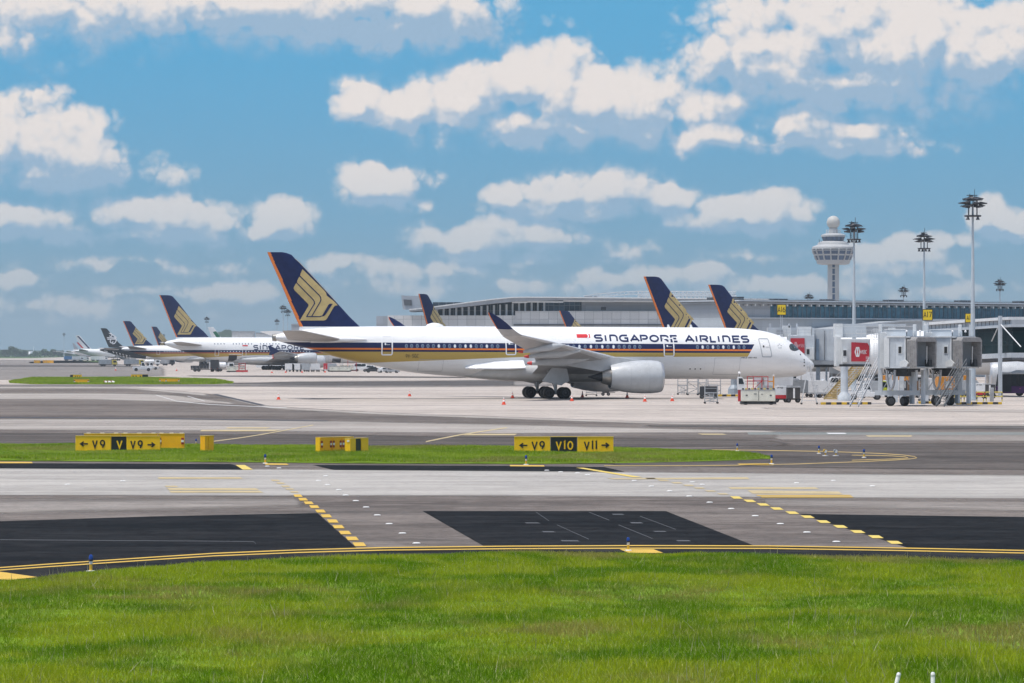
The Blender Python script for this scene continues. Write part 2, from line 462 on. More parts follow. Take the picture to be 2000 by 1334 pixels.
# ------------------------------------------------------------------ ground, pavements, markings
def pave_mat(name, lo, hi, sx=.010, sy=.05, rubber=.35, rub_c=(.05, .05, .055), speck=.12, rough=.85, spec=.25, joints=0.0, off=0.0, soft=False, mid=.5):
    wm = lambda q: (min(1, q[0]*1.05), q[1]*1.0, q[2]*.93)
    lo, hi, rubber_c_ = wm(lo), wm(hi), rub_c
    """pavement weathered in long streaks, with rubber marks and fine aggregate speckle"""
    m = bpy.data.materials.new(name); m.use_nodes = True; nt = m.node_tree; b = nt.nodes['Principled BSDF']
    tc = nt.nodes.new('ShaderNodeTexCoord'); o = tc.outputs['Object']
    o = vadd(nt, o, (off, off*1.7, 0))
    n1 = noise(nt, vmul(nt, o, (sx, sy, 1)), 1.0, 6, .62, .25)
    n2 = noise(nt, vmul(nt, o, (sx*.35, sy*.30, 1)), 1.0, 3, .5)
    c = mixc(nt, (n1*.65+n2*.35).step(.40, .60), lo, hi)
    nm = noise(nt, vmul(nt, o, (.085, .20, 1)), 1.0, 5, .62, .3)
    nm2 = noise(nt, vmul(nt, o, (.40, .62, 1)), 1.0, 4, .65)
    c = mixc(nt, nm.step(.47, .64)*mid, c, tuple(x*.62 for x in lo)); c = mixc(nt, nm2.step(.49, .66)*mid*.7, c, tuple(min(1, x*1.3) for x in hi))
    n3 = noise(nt, vmul(nt, o, (sx*.5, sy*2.6, 1)), 1.0, 4, .6, .4)
    n3b = noise(nt, vmul(nt, o, (sx*1.2, sy*.3, 1)), 1.0, 2)
    c = mixc(nt, n3.step(.51, .62)*n3b.step(.35, .65)*rubber, c, rub_c)
    n4 = noise(nt, vmul(nt, o, (2.6, .9, 1)), 1.0, 6, .78)
    c = mixc(nt, n4.step(.44, .62)*speck, c, tuple(x*.55 for x in lo))
    n5 = noise(nt, vmul(nt, o, (1.0, 1.6, 1)), .35, 5, .7)
    c = mixc(nt, n5.step(.50, .64)*speck*1.3, c, tuple(min(1, x*1.25) for x in hi))
    if joints:
        sep = nt.nodes.new('ShaderNodeSeparateXYZ'); nt.links.new(tc.outputs['Object'], sep.inputs[0])
        X, Y = NV(nt, sep.outputs[0]), NV(nt, sep.outputs[1])
        A = X*.985+Y*.17; B = Y*.985-X*.17
        jx = (A/7.5)._op('FRACT', A/7.5) < .014; jy = (B/7.5)._op('FRACT', B/7.5) < .02
        c = mixc(nt, jx.max(jy)*joints, c, (.12, .115, .11))
        tint = noise(nt, vmul(nt, comb(nt, (A/7.5)._op('FLOOR', A/7.5), (B/7.5)._op('FLOOR', B/7.5), 0.0), (.37, .73, 1)), 5.0, 0)
        c = mixc(nt, tint.step(.3, .7)*.10, c, tuple(x*.7 for x in lo))
    nt.links.new(c, b.inputs['Base Color'])
    b.inputs['Roughness'].default_value = rough; b.inputs['Specular IOR Level'].default_value = spec
    if soft:
        at_ = nt.nodes.new('ShaderNodeAttribute'); at_.attribute_name = 'edge'
        nt.links.new((NV(nt, at_.outputs['Fac'])+(nm-.5)*.7).step(.12, .88).s, b.inputs['Alpha'])
    bp = nt.nodes.new('ShaderNodeBump'); bp.inputs['Strength'].default_value = .15
    nt.links.new(n4.s, bp.inputs['Height']); nt.links.new(bp.outputs[0], b.inputs['Normal'])
    return m
MB().poly([(-4500, -300, 0), (4500, -300, 0), (4500, 12000, 0), (-4500, 12000, 0)]).build('ground', pave_mat('apron_concrete', (.36, .332, .32), (.50, .466, .452), .007, .045, .55, (.16, .148, .145), .25, joints=.35, spec=.15), kind='structure', recalc=False)
LV = [0]
STEP = .003
def sheet(name, pts, mat, lv=1):
    z = STEP*lv
    return MB().poly([gnd(x, y, z) for x, y in reversed(pts)]).build(name, mat, kind='structure', recalc=False, tri=True)
A_BROWN = pave_mat('taxiway_asphalt', (.100, .088, .085), (.185, .168, .162), .008, .05, .55, (.05, .046, .046), .35, spec=.12)
A_MID = pave_mat('taxiway_asphalt_dark', (.062, .056, .055), (.115, .104, .101), .010, .09, .45, (.032, .030, .031), .35, off=40, spec=.12, soft=True)
A_PALE = pave_mat('taxiway_asphalt_pale', (.19, .178, .175), (.27, .255, .25), .010, .09, .35, (.08, .075, .075), .35, off=55, spec=.12, soft=True)
A_NEW = pave_mat('new_asphalt', (.0105, .011, .0125), (.020, .0205, .023), .06, .5, .25, (.032, .032, .033), .6, off=80, spec=.05)
A_SHO = pave_mat('shoulder_asphalt', (.016, .0165, .018), (.030, .030, .031), .06, .5, .3, (.010, .010, .010), .6, off=90, spec=.05)
C_LANE = pave_mat('taxiway_concrete', (.30, .298, .30), (.40, .398, .40), .012, .14, .30, (.19, .18, .175), .2, off=20, spec=.12, soft=True, mid=.35)
C_BAND = pave_mat('worn_concrete', (.27, .255, .25), (.37, .355, .35), .008, .06, .4, (.15, .14, .135), .2, off=60, spec=.12, soft=True)
C_STRK = pave_mat('rubber_streaked_concrete', (.12, .115, .12), (.33, .315, .31), .005, .055, .85, (.055, .053, .058), .2, off=130, spec=.12, soft=True)
C_DARK = pave_mat('rubber_streaks', (.075, .072, .076), (.13, .125, .125), .005, .09, .6, (.04, .04, .042), .2, off=170, spec=.1, soft=True)
def soft_band(top, bot, f, mat, lv, name='taxiway'):
    """pavement strip whose edges wear into its neighbour over f photo pixels"""
    z = STEP*lv; lo = max(top[0][0], bot[0][0]); hi = min(top[-1][0], bot[-1][0]); n = 40
    V, E, Fc = [], [], []
    for i in range(n+1):
        x = lo+(hi-lo)*i/n; a = np.interp(x, [p[0] for p in top], [p[1] for p in top]); b_ = np.interp(x, [p[0] for p in bot], [p[1] for p in bot])
        g_ = min(f, (b_-a)*.45); ex = 0.0 if (i == 0 and lo > -400) or (i == n and hi < 2400) else 1.0
        for y, e in ((a, 0), (a+g_, 1), ((a+b_)/2, 1), (b_-g_, 1), (b_, 0)): V.append(gnd(x, y, z)); E.append(e*ex)
    for i in range(n):
        for j in range(4): k = i*5+j; Fc.append((k, k+1, k+6, k+5))
    o = MB().add(V, Fc).build(name, mat, kind='structure', recalc=False)
    o.data.attributes.new('edge', 'FLOAT', 'POINT').data.foreach_set('value', E)
    return o
sheet('taxiway', [(-500, 757), (250, 757), (415, 770), (530, 795), (760, 808), (1000, 816), (1300, 826), (1600, 829), (2600, 832), (2600, 1180), (1000, 1180), (-500, 1290)], A_BROWN, 2)
soft_band([(-500, 699), (150, 703), (330, 718)], [(-500, 744), (0, 743), (330, 735)], 3, C_STRK, 1)
soft_band([(-500, 750), (430, 750), (560, 744), (1100, 740)], [(-500, 757), (480, 756), (700, 758), (1100, 755)], 2.5, C_STRK, 1)
soft_band([(-500, 712.5), (200, 713), (330, 716)], [(-500, 716), (180, 717), (330, 718)], 1.4, C_DARK, 3)
soft_band([(430, 747), (620, 745), (1010, 742)], [(430, 750), (620, 753), (1010, 753.5)], 2.2, C_DARK, 3)
soft_band([(360, 733), (620, 733), (1060, 737)], [(360, 735.5), (620, 738), (1060, 739)], 1.2, C_DARK, 2)
soft_band([(600, 777), (800, 778), (1420, 777)], [(600, 779.4), (800, 780.5), (1420, 780.5)], 1.2, C_BAND, 2)  # thin darker strip across the apron below the main jet
soft_band([(1480, 795), (2100, 800), (2600, 802)], [(1480, 800), (2100, 808), (2600, 812)], 3, C_BAND, 2)
soft_band([(-500, 766), (200, 766), (330, 769), (470, 787)], [(-500, 781), (180, 782), (440, 790), (470, 790)], 4, C_BAND, 3)
soft_band([(-500, 816), (300, 816), (700, 821), (1000, 827), (1540, 841)], [(-500, 839), (600, 845), (1000, 849), (1540, 846)], 5, C_BAND, 4)
soft_band([(418, 768), (530, 792), (760, 805), (1000, 813), (1300, 823), (1600, 826), (2600, 829)], [(418, 775), (530, 800), (760, 812), (1000, 820), (1300, 830), (1600, 832), (2600, 835)], 3.4, C_BAND, 3)
soft_band([(-500, 755), (250, 755), (415, 768)], [(-500, 759.5), (250, 760), (415, 775)], 2, C_BAND, 3)
soft_band([(1250, 829), (2600, 833)], [(1250, 834), (2600, 842)], 2, C_DARK, 8)
soft_band([(1500, 842), (2600, 846)], [(1500, 862), (2600, 868)], 6, A_PALE, 4)
soft_band([(-500, 840), (600, 846), (900, 851), (1450, 856), (1560, 862)], [(-500, 873), (1000, 877), (1560, 873)], 5, A_MID, 5)
soft_band([(1180, 883), (1560, 867), (1800, 863), (2600, 862)], [(1180, 911), (1700, 917), (2600, 926)], 5, A_MID, 6)
soft_band([(-500, 909), (0, 911), (600, 914), (1100, 918), (1600, 923), (2600, 930)], [(-500, 970), (0, 970), (1000, 971), (1500, 974), (2600, 979)], 6, C_LANE, 4)
soft_band([(-500, 966), (600, 968)], [(-500, 1026), (600, 994)], 18, A_PALE, 3)
soft_band([(1480, 970), (2600, 976)], [(1480, 994), (2600, 1018)], 14, A_PALE, 3)
sheet('taxiway', [(-500, 903), (450, 906), (492, 917.5), (0, 914.5), (-500, 912.5)], A_NEW, 7)
sheet('taxiway', [(612, 908), (1000, 910), (1180, 912), (1220, 921), (900, 919), (652, 917.5)], A_NEW, 7)
sheet('taxiway', [(-500, 1030), (0, 1018), (300, 1008.5), (620, 1002), (698, 1071.5), (420, 1084), (180, 1100), (0, 1112), (-500, 1148)], A_NEW, 4)
sheet('taxiway', [(825, 998), (1300, 998), (1478, 1067.5), (1000, 1069), (952, 1070.5)], A_NEW, 4)
sheet('taxiway', [(1560, 1003.5), (2600, 1018), (2600, 1091), (2000, 1077), (1778, 1071)], A_NEW, 4)
EDGE = [(-500, 1146), (0, 1110), (180, 1098), (420, 1082), (750, 1071.5), (1000, 1068.5), (1500, 1068), (2000, 1076.5), (2600, 1091)]
sheet('taxiway_shoulder', EDGE+[(2600, 1160), (1900, 1140), (1000, 1135), (500, 1150), (-500, 1260)], A_SHO, 5)
sheet('taxiway', [(1459, 844.3), (2010, 844.3), (2030, 849.2), (1462, 848.8)], pave_mat('painted_asphalt', (.15, .175, .18), (.21, .235, .24), .02, .2, .2, (.1, .1, .1), .2), 7)

def paint_mat(name, c, wear=.35):
    m = bpy.data.materials.new(name); m.use_nodes = True; nt = m.node_tree; b = nt.nodes['Principled BSDF']
    tc = nt.nodes.new('ShaderNodeTexCoord')
    n = noise(nt, vmul(nt, tc.outputs['Object'], (.5, 1.2, 1)), 1.3, 6, .7)
    nt.links.new(mixc(nt, n.step(.42, .72)*wear, c, tuple(x*.35+.06 for x in c)), b.inputs['Base Color'])
    b.inputs['Roughness'].default_value = .7; b.inputs['Specular IOR Level'].default_value = .3
    return m
P_YEL = paint_mat('marking_yellow', (.62, .40, .06), .45)
P_YELD = paint_mat('marking_yellow_bright', (.66, .50, .12), .25)
P_FAINT = paint_mat('marking_yellow_worn', (.50, .40, .22), .6)
P_WHT = paint_mat('marking_white', (.70, .70, .70), .3)
P_SEAM = paint_mat('paving_seam', (.11, .11, .115), .5)
def marking(polys, mat, name='taxiway_marking', lv=8):
    zz = STEP*lv; mb = MB()
    for p in polys: mb.poly([gnd(x, y, zz) for x, y in reversed(p)])
    return mb.build(name, mat, kind='structure', recalc=False, tri=True)
def band(pts, h):
    """line marking along photo points, h pixels deep"""
    return [[(a[0], a[1]-h/2), (a[0], a[1]+h/2), (b_[0], b_[1]+h/2), (b_[0], b_[1]-h/2)] for a, b_ in zip(pts, pts[1:])]
ln = [(-500, 1148), (-200, 1126), (0, 1111), (90, 1104.5), (180, 1098.5), (300, 1090.5), (420, 1083), (580, 1076.5), (750, 1071.8), (1000, 1069), (1250, 1068), (1500, 1068.5), (1750, 1072.5), (2000, 1077.5), (2300, 1085), (2600, 1093)]
marking(band([(x, y-2.5) for x, y in ln], 1.9)+band([(x, y+2.5) for x, y in ln], 1.9), P_YEL, lv=7)
d = []
for cx, cy in ((582, 968), (592, 975), (603, 982), (614, 989.5), (626, 998), (637.5, 1007.5), (650, 1017.5), (661, 1028.5), (674, 1040), (688, 1051.5), (702, 1063)):
    k = .66+(cy-968)/95*.32
    d.append([(cx-14*k, cy-3.7*k), (cx+8*k, cy-3.7*k), (cx+14*k, cy+3.7*k), (cx-9*k, cy+3.7*k)])
marking(d, P_YEL, lv=7)
d = []
for cx, cy in ((1438, 971.5), (1464, 978), (1490, 985), (1517, 993), (1547, 1001), (1577, 1009), (1608, 1018.5), (1641, 1028), (1675, 1038), (1710, 1048), (1747, 1059)):
    k = .76+(cy-968)/95*.22
    d.append([(cx-16*k, cy-3.0*k), (cx+7*k, cy-2.6*k), (cx+17*k, cy+3.1*k), (cx-6*k, cy+3.2*k)])
marking(d, P_YELD, lv=7)
marking([[(c-9, y-1.3), (c+6, y-1.3), (c+9, y+1.5), (c-6, y+1.5)] for c, y in ((575, 960.5), (566, 955), (558, 949.5), (548, 943.5), (538, 938))]
        + [[(c-12, y-1.1), (c+6, y-1.1), (c+12, y+1.2), (c-6, y+1.2)] for c, y in ((1412, 964.5), (1388, 958.8), (1366, 953), (1345, 947.7), (1322, 942.8), (1296, 938), (1270, 934))], P_FAINT)
marking([[(460, 908), (478, 908), (494, 917), (474, 917)]]+[[(1125, 913.5), (1140, 913.5), (1255, 932), (1236, 932)]], P_YELD, lv=9)
marking([[(308, 932), (470, 932), (474, 935), (310, 935)], [(322, 948.5), (345, 948.5), (348, 951), (324, 951)], [(326, 953), (500, 953.5), (506, 957), (330, 957)], [(330, 958.5), (508, 958.5), (514, 962), (334, 962)],
         [(1185, 934), (1460, 932), (1464, 935.5), (1200, 936)], [(1422, 951.5), (1592, 951.5), (1600, 955), (1428, 955)], [(1460, 957.5), (1638, 960), (1646, 965), (1470, 964)]], P_FAINT)
marking([[(1476, 966.6), (1660, 966.6), (1664, 968.4), (1480, 968.4)], [(1484, 969.6), (1664, 969.6), (1668, 971.4), (1488, 971.4)], [(-60, 901.5), (62, 902), (64, 904.6), (-60, 904.6)],
         [(518, 905), (560, 905.4), (564, 908), (518, 907.5)], [(996, 908), (1062, 908.6), (1064, 911), (996, 910.5)], [(1440, 905.6), (1500, 905.2), (1512, 908.4), (1446, 908.6)],
         [(-90, 1113), (0, 1116.5), (74, 1127), (20, 1132.5), (-90, 1126)], [(1210, 1072.4), (1276, 1072.4), (1296, 1080), (1228, 1080)]], P_YEL)
cur = [(1180, 909.5), (1320, 909.5), (1440, 908.5), (1560, 906), (1690, 901.3), (1750, 898.3), (1780, 896), (1791, 894.3), (1786, 891.6), (1764, 888.6), (1720, 885.6), (1660, 883.2), (1590, 881.2), (1480, 879.3), (1390, 878.3)]
cur2 = [(1664, 898.8), (1720, 897.3), (1756, 895.8), (1774, 894.3), (1768, 892.2), (1740, 890.3), (1664, 888.9)]
P_LOOP = paint_mat('marking_yellow_scuffed', (.52, .37, .12), .75)
marking(band(cur, 1.1), P_LOOP); marking(band(cur2, 1.0), P_LOOP, lv=9)
marking(band([(400, 864), (470, 855), (520, 847), (612, 830)], 1.5)+band([(832, 862.5), (866, 855.5), (900, 849), (990, 835)], 2.0)+[[(912, 847.2), (1010, 847.2), (1005, 850), (905, 850)], [(445, 834.5), (530, 834.5), (520, 836.8), (440, 836.8)], [(394, 839.5), (550, 839), (535, 842.2), (390, 842.2)],
         [(1362, 846.8), (1412, 847), (1420, 849), (1372, 849)], [(1690, 850.4), (1782, 850.4), (1780, 852.8), (1696, 852.8)]], P_FAINT)
marking([[(1614, 845.4), (1650, 845.4), (1654, 847.2), (1618, 847.2)]], P_WHT, lv=9)
marking(band([(305, 771.5), (345, 783.5), (410, 790), (560, 796.5)], .7)+band([(366, 773.5), (400, 783.5)], .7), P_WHT)
marking([[(415, 770), (424, 769.4), (520, 791.5), (510, 792.4)]]+band([(-500, 812), (300, 817), (640, 822)], 1.6), paint_mat('seam_dark', (.06, .06, .068), .4))
marking(band([(1047, 1000), (1072, 1017)], .8)+band([(1088, 1025), (1150, 1053)], .9)+band([(1150, 1000), (1190, 1016)], .8)+band([(1208, 1025), (1275, 1052)], .9)+band([(1250, 1008), (1320, 1034)], .8)+band([(0, 1054), (495, 1057.5), (500, 1062)], .8)
        + [[(1025, 1020.5), (1050, 1020.5), (1056, 1022), (1028, 1022)], [(1058, 1037.5), (1080, 1037.5), (1086, 1039.4), (1062, 1039.4)], [(1095, 1055), (1128, 1055.4), (1132, 1057.2), (1098, 1057)], [(1195, 1003.5), (1215, 1003.5), (1220, 1005.2), (1198, 1005.2)], [(1230, 1020), (1252, 1020), (1256, 1022), (1234, 1022)], [(1275, 1037), (1298, 1037), (1302, 1038.6), (1280, 1038.6)], [(1320, 1055), (1345, 1055), (1350, 1057), (1324, 1057)]], P_SEAM, lv=6)


# ------------------------------------------------------------------ grass
def grass_mat(name, cols, rough_scale):
    m = bpy.data.materials.new(name); m.use_nodes = True; nt = m.node_tree
    out = nt.nodes['Material Output']; nt.nodes.remove(nt.nodes['Principled BSDF'])
    tc = nt.nodes.new('ShaderNodeTexCoord'); o = tc.outputs['Object']
    at_ = nt.nodes.new('ShaderNodeAttribute'); at_.attribute_name = 'tint'
    t = NV(nt, at_.outputs['Fac'])
    n1 = noise(nt, vmul(nt, o, (1, .55, 0)), rough_scale, 5, .62, .4)
    n2 = noise(nt, vmul(nt, o, (1, .5, 0)), rough_scale*3.1, 4, .6)
    n3 = noise(nt, vadd(nt, vmul(nt, o, (1, .5, 0)), (31, 17, 0)), rough_scale*.8, 5, .6)
    c = mixc(nt, n1.step(.44, .56), cols[0], cols[1])
    c = mixc(nt, n2.step(.5, .75)*.55, c, cols[2])
    c = mixc(nt, n3.step(.52, .64)*.85, c, cols[3])
    c = mixc(nt, t.step(.82, 1.0)*.8, c, cols[4])
    h = nt.nodes.new('ShaderNodeHueSaturation'); nt.links.new(c, h.inputs['Color'])
    nt.links.new((.86+t*.28).s, h.inputs['Value'])
    d = nt.nodes.new('ShaderNodeBsdfDiffuse'); tr = nt.nodes.new('ShaderNodeBsdfTranslucent'); mx = nt.nodes.new('ShaderNodeMixShader')
    nt.links.new(h.outputs[0], d.inputs[0]); nt.links.new(h.outputs[0], tr.inputs[0]); mx.inputs[0].default_value = .42
    nt.links.new(d.outputs[0], mx.inputs[1]); nt.links.new(tr.outputs[0], mx.inputs[2]); nt.links.new(mx.outputs[0], out.inputs[0])
    return m
rng = np.random.default_rng(11)
def vnoise(x, y, seed):
    """smooth value noise in numpy"""
    r = np.random.default_rng(seed).random((64, 64))
    xi, yi = np.floor(x).astype(int), np.floor(y).astype(int); fx, fy = x-xi, y-yi
    fx, fy = fx*fx*(3-2*fx), fy*fy*(3-2*fy)
    g_ = lambda a, b: r[a % 64, b % 64]
    return (g_(xi, yi)*(1-fx)+g_(xi+1, yi)*fx)*(1-fy)+(g_(xi, yi+1)*(1-fx)+g_(xi+1, yi+1)*fx)*fy
def mound(X, Y, amp):
    return amp*(vnoise(X/4.3, Y/7.0, 3)*.6+vnoise(X/1.7, Y/2.6, 4)*.3+vnoise(X/.7, Y/1.1, 5)*.1)
def blades(name, mat, X, Y, Z, hgt, wid, label, lean=.85, quad=False):
    n = len(X); a = rng.random(n)*2*np.pi; ln_ = rng.normal(0, 1, n)*lean; b = rng.random(n)*2*np.pi
    tip = np.stack([X+np.cos(b)*ln_*hgt, Y+np.sin(b)*ln_*hgt, Z+hgt], 1)
    dx, dy = np.cos(a)*wid/2, np.sin(a)*wid/2
    p0 = np.stack([X-dx, Y-dy, Z-.02], 1); p1 = np.stack([X+dx, Y+dy, Z-.02], 1)
    V = np.stack([p0, p1, tip], 1).reshape(-1, 3).astype(np.float32)
    me = bpy.data.meshes.new(name); me.vertices.add(3*n); me.vertices.foreach_set('co', V.ravel())
    me.loops.add(3*n); me.loops.foreach_set('vertex_index', np.arange(3*n, dtype=np.int32))
    me.polygons.add(n); me.polygons.foreach_set('loop_start', np.arange(0, 3*n, 3, dtype=np.int32))
    try: me.polygons.foreach_set('loop_total', np.full(n, 3, dtype=np.int32))
    except Exception: pass
    me.update(calc_edges=True)
    at_ = me.attributes.new('tint', 'FLOAT', 'POINT'); t = np.repeat(rng.random(n), 3).astype(np.float32); at_.data.foreach_set('value', t)
    me.materials.append(mat)
    o = bpy.data.objects.new(name, me); col.objects.link(o)
    return tag(o, label, 'grass', kind='stuff')
def itp(tab, x): return np.interp(x, [p[0] for p in tab], [p[1] for p in tab])
def soil(name, tab_top, tab_bot, amp, mat, nx, ny, lo, hi, zoff=.03):
    """grass bed between two photo-row edges"""
    px = np.linspace(lo, hi, nx); V, Fc = [], []
    for x in px:
        Ya, Yb = F*H/(itp(tab_top, x)-HY), F*H/(itp(tab_bot, x)-HY)
        for j in range(ny):
            Y = Ya+(Yb-Ya)*j/(ny-1); X = (x-PCX)/F*Y
            e = min(1.0, 4.0*min(j, ny-1-j)/(ny-1)+.0)
            V.append((X, Y, zoff+e*float(mound(np.array([X]), np.array([Y]), amp)[0])))
    for i in range(nx-1):
        for j in range(ny-1):
            a = i*ny+j; Fc.append((a, a+ny, a+ny+1, a+1))
    return MB().add(V, Fc).build(name, mat, kind='structure', smooth=True)
GREEN = [(.135, .255, .010), (.33, .40, .020), (.43, .44, .06), (.34, .285, .085), (.46, .45, .19)]
G_NEAR = grass_mat('meadow_blades', GREEN, .20)
G_MID = grass_mat('verge_blades', [(.20, .31, .02), (.30, .40, .035), (.36, .42, .08), (.30, .29, .08), (.42, .42, .18)], .12)
SOIL = M('grass_bed', (.12, .19, .018), .95, 0, .45, .5, spec=.05)
# near meadow
TOPN = [(-400, 1176), (-200, 1158), (0, 1142), (70, 1138), (150, 1126), (250, 1117), (400, 1105), (600, 1094), (800, 1089), (1000, 1083), (1250, 1085), (1500, 1087), (1750, 1094), (2000, 1101), (2400, 1113)]
BOTN = [(-400, 1440), (2400, 1440)]
soil('grass_ground', TOPN, BOTN, .22, SOIL, 90, 60, -400, 2400)
def scatter(n, Ymin, Ymax, lo, hi, top, bot):
    u = rng.random(n); Y = np.sqrt(Ymin**2+u*(Ymax**2-Ymin**2)); px = lo+(hi-lo)*rng.random(n)
    py = HY+F*H/Y; k = (py > itp(top, px))*(py < itp(bot, px)); return px[k], Y[k]
px, Y = scatter(560000, 65, 128, -380, 2380, TOPN, BOTN); X = (px-PCX)/F*Y
hn = vnoise(X/1.9+9, Y/4.6, 8); hn2 = vnoise(X/.6, Y/1.3, 18)
edge_d = np.clip(((HY+F*H/Y)-itp(TOPN, px))/25, 0, 1)
Zm = .03+mound(X, Y, .22)*np.minimum(1, edge_d*1.5+.1)
hg = (.030+.075*hn**1.6+.045*hn2)*(.55+.75*rng.random(len(X)))*(1+np.clip((120-Y)/60, 0, 1)*.45)
blades('meadow_grass', G_NEAR, X, Y, Zm, hg, .012+.016*rng.random(len(X)), 'rough bright green meadow grass filling the foreground')
k = rng.random(len(X)) < .0006*(1+2*(hn > .6)+7*(px > 1250)*(Y < 92))
k &= True
blades('grass_seed_stalks', M('seed_stalk', (.34, .33, .19), .8, 0, .25, 4), X[k], Y[k], Zm[k]+.02, .12+.26*rng.random(k.sum()), .012+.008*rng.random(k.sum()), 'pale dry seed stalks standing above the foreground grass', .35)
# verge between the taxiways
TOPM = [(-400, 868), (0, 871), (500, 873), (900, 875), (1200, 879), (1440, 886), (1505, 896.5)]
BOTM = [(-400, 900), (0, 901), (500, 904), (700, 906), (1000, 907), (1200, 906), (1400, 901.5), (1505, 897)]
soil('grass_ground', TOPM, BOTM, .18, SOIL, 80, 16, -400, 1505)
px, Y = scatter(330000, 220, 275, -380, 1504, TOPM, BOTM); X = (px-PCX)/F*Y
hn = vnoise(X/3+5, Y/6, 28)
blades('verge_grass', G_MID, X, Y, np.full(len(X), .03)+mound(X, Y, .16), (.04+.09*hn)*(.6+.7*rng.random(len(X))), .03+.03*rng.random(len(X)), 'strip of mown grass carrying the yellow signs between the taxiways')
# far verges on the left
TOPF = [(18, 746), (60, 739), (280, 738), (420, 742), (455, 748)]; BOTF = [(18, 748), (60, 750.5), (280, 751), (420, 750.5), (455, 749)]
soil('grass_ground', TOPF, BOTF, .2, SOIL, 40, 10, 18, 455)
px, Y = scatter(200000, 780, 1040, 18, 455, TOPF, BOTF); X = (px-PCX)/F*Y
blades('far_verge_grass', G_MID, X, Y, np.full(len(X), .03)+mound(X, Y, .15), .12+.2*rng.random(len(X)), .10+.10*rng.random(len(X)), 'distant strip of grass on the left with small signs')
FARG = M('far_grass', (.075, .125, .035), .95, 0, .25, .02, spec=.1)
sheet('far_grass_ground', [(55, 707), (90, 704.5), (195, 704.2), (198, 708.6), (60, 709.4)], FARG, 1)
sheet('far_grass_ground', [(-500, 694.2), (75, 694.4), (200, 695.0), (130, 697.5), (60, 699.6), (-500, 699.8)], FARG, 1)
# ------------------------------------------------------------------ airliners
# local frame: nose at x = 0 pointing +x, tail at x = -L, starboard is -y, wheels on z = 0; s = distance behind the nose
def interp(tab, s):
    if s <= tab[0][0]: return tab[0][1]
    for (a, p), (b, q) in zip(tab, tab[1:]):
        if s <= b:
            t = (s-a)/(b-a); return p+(q-p)*t
    return tab[-1][1]
def smooth_tab(xs, ys, n=6):
    """Catmull-Rom densified table"""
    out = []
    for i in range(len(xs)-1):
        y0, y1, y2, y3 = ys[max(i-1, 0)], ys[i], ys[i+1], ys[min(i+2, len(ys)-1)]
        x0, x1, x2, x3 = xs[max(i-1, 0)], xs[i], xs[i+1], xs[min(i+2, len(xs)-1)]
        m1 = (y2-y0)/(x2-x0); m2 = (y3-y1)/(x3-x1); h = x2-x1
        for k in range(n):
            t = k/n
            out.append((x1+h*t, (2*t**3-3*t**2+1)*y1+(t**3-2*t**2+t)*h*m1+(-2*t**3+3*t**2)*y2+(t**3-t**2)*h*m2))
    out.append((xs[-1], ys[-1])); return out
N_S = [0, .12, .4, .75, 1.5, 2.0, 2.5, 3.3, 4.5, 5.8, 7, 9.6, 12]
N_TOP = [4.02, 4.33, 4.62, 4.92, 5.58, 6.02, 6.5, 7.1, 7.7, 8.08, 8.3, 8.52, 8.58]
N_BOT = [4.02, 3.78, 3.55, 3.27, 2.9, 2.77, 2.67, 2.57, 2.48, 2.42, 2.39, 2.37, 2.37]
N_HW = [.03, .42, .85, 1.2, 1.75, 2.03, 2.25, 2.48, 2.70, 2.83, 2.91, 2.97, 2.98]
T_S = [24, 22, 18.6, 15.1, 12.4, 9.8, 7.1, 5.4, 4.0, 2.7, 1.0, 0]      # distance ahead of the tail tip
T_BOT = [2.37, 2.57, 2.82, 3.24, 3.77, 4.25, 4.9, 5.43, 5.82, 6.08, 6.52, 6.8]
T_TOP = [8.58, 8.57, 8.57, 8.55, 8.52, 8.48, 8.39, 8.28, 8.13, 7.97, 7.71, 7.45]
T_HW = [2.98, 2.97, 2.9, 2.72, 2.5, 2.2, 1.85, 1.6, 1.38, 1.15, .78, .5]

class Body:
    """fuselage shape: L long, heights scaled by kz about z0, widths by kw"""
    def __init__(b, L, kz=1.0, kw=1.0, z0=2.37, pitch=.0042, base=2.37):
        b.L, b.kz, b.kw, b.pitch = L, kz, kw, pitch
        f = lambda z: base+(z-z0)*kz
        xs = N_S+[L-t for t in T_S]
        b.top = smooth_tab(xs, [f(z) for z in N_TOP+T_TOP]); b.bot = smooth_tab(xs, [f(z) for z in N_BOT+T_BOT])
        b.hw = smooth_tab(xs, [w*kw for w in N_HW+T_HW])
        b.xs = sorted(set(round(x, 3) for x, _ in b.top))
    def dz(b, s): return b.pitch*(s-33)
    def sec(b, s):
        t, u, w = interp(b.top, s), interp(b.bot, s), interp(b.hw, s)
        return (t+u)/2+b.dz(s), (t-u)/2, w
    def side(b, s, z, side=-1, off=.012):
        zc, hh, hw = b.sec(s); t = max(-1, min(1, (z-zc)/hh))
        y = hw*math.sqrt(max(0, 1-t*t))
        n = Vector((0, math.sqrt(max(0, 1-t*t))/hw, t/hh)); n.normalize()
        return Vector((-s, side*(y+off*n.y), z+off*n.z))
    def fn(b, side=-1, off=.012):
        return lambda a, z, l=0: b.side(a, z, side, off+l)
    def mb(b, n=40):
        m = MB(); rings = []
        for s in b.xs:
            zc, hh, hw = b.sec(s)
            rings.append([(-s, hw*math.cos(2*math.pi*i/n), zc+hh*math.sin(2*math.pi*i/n)) for i in range(n)])
        return m.loft(rings)

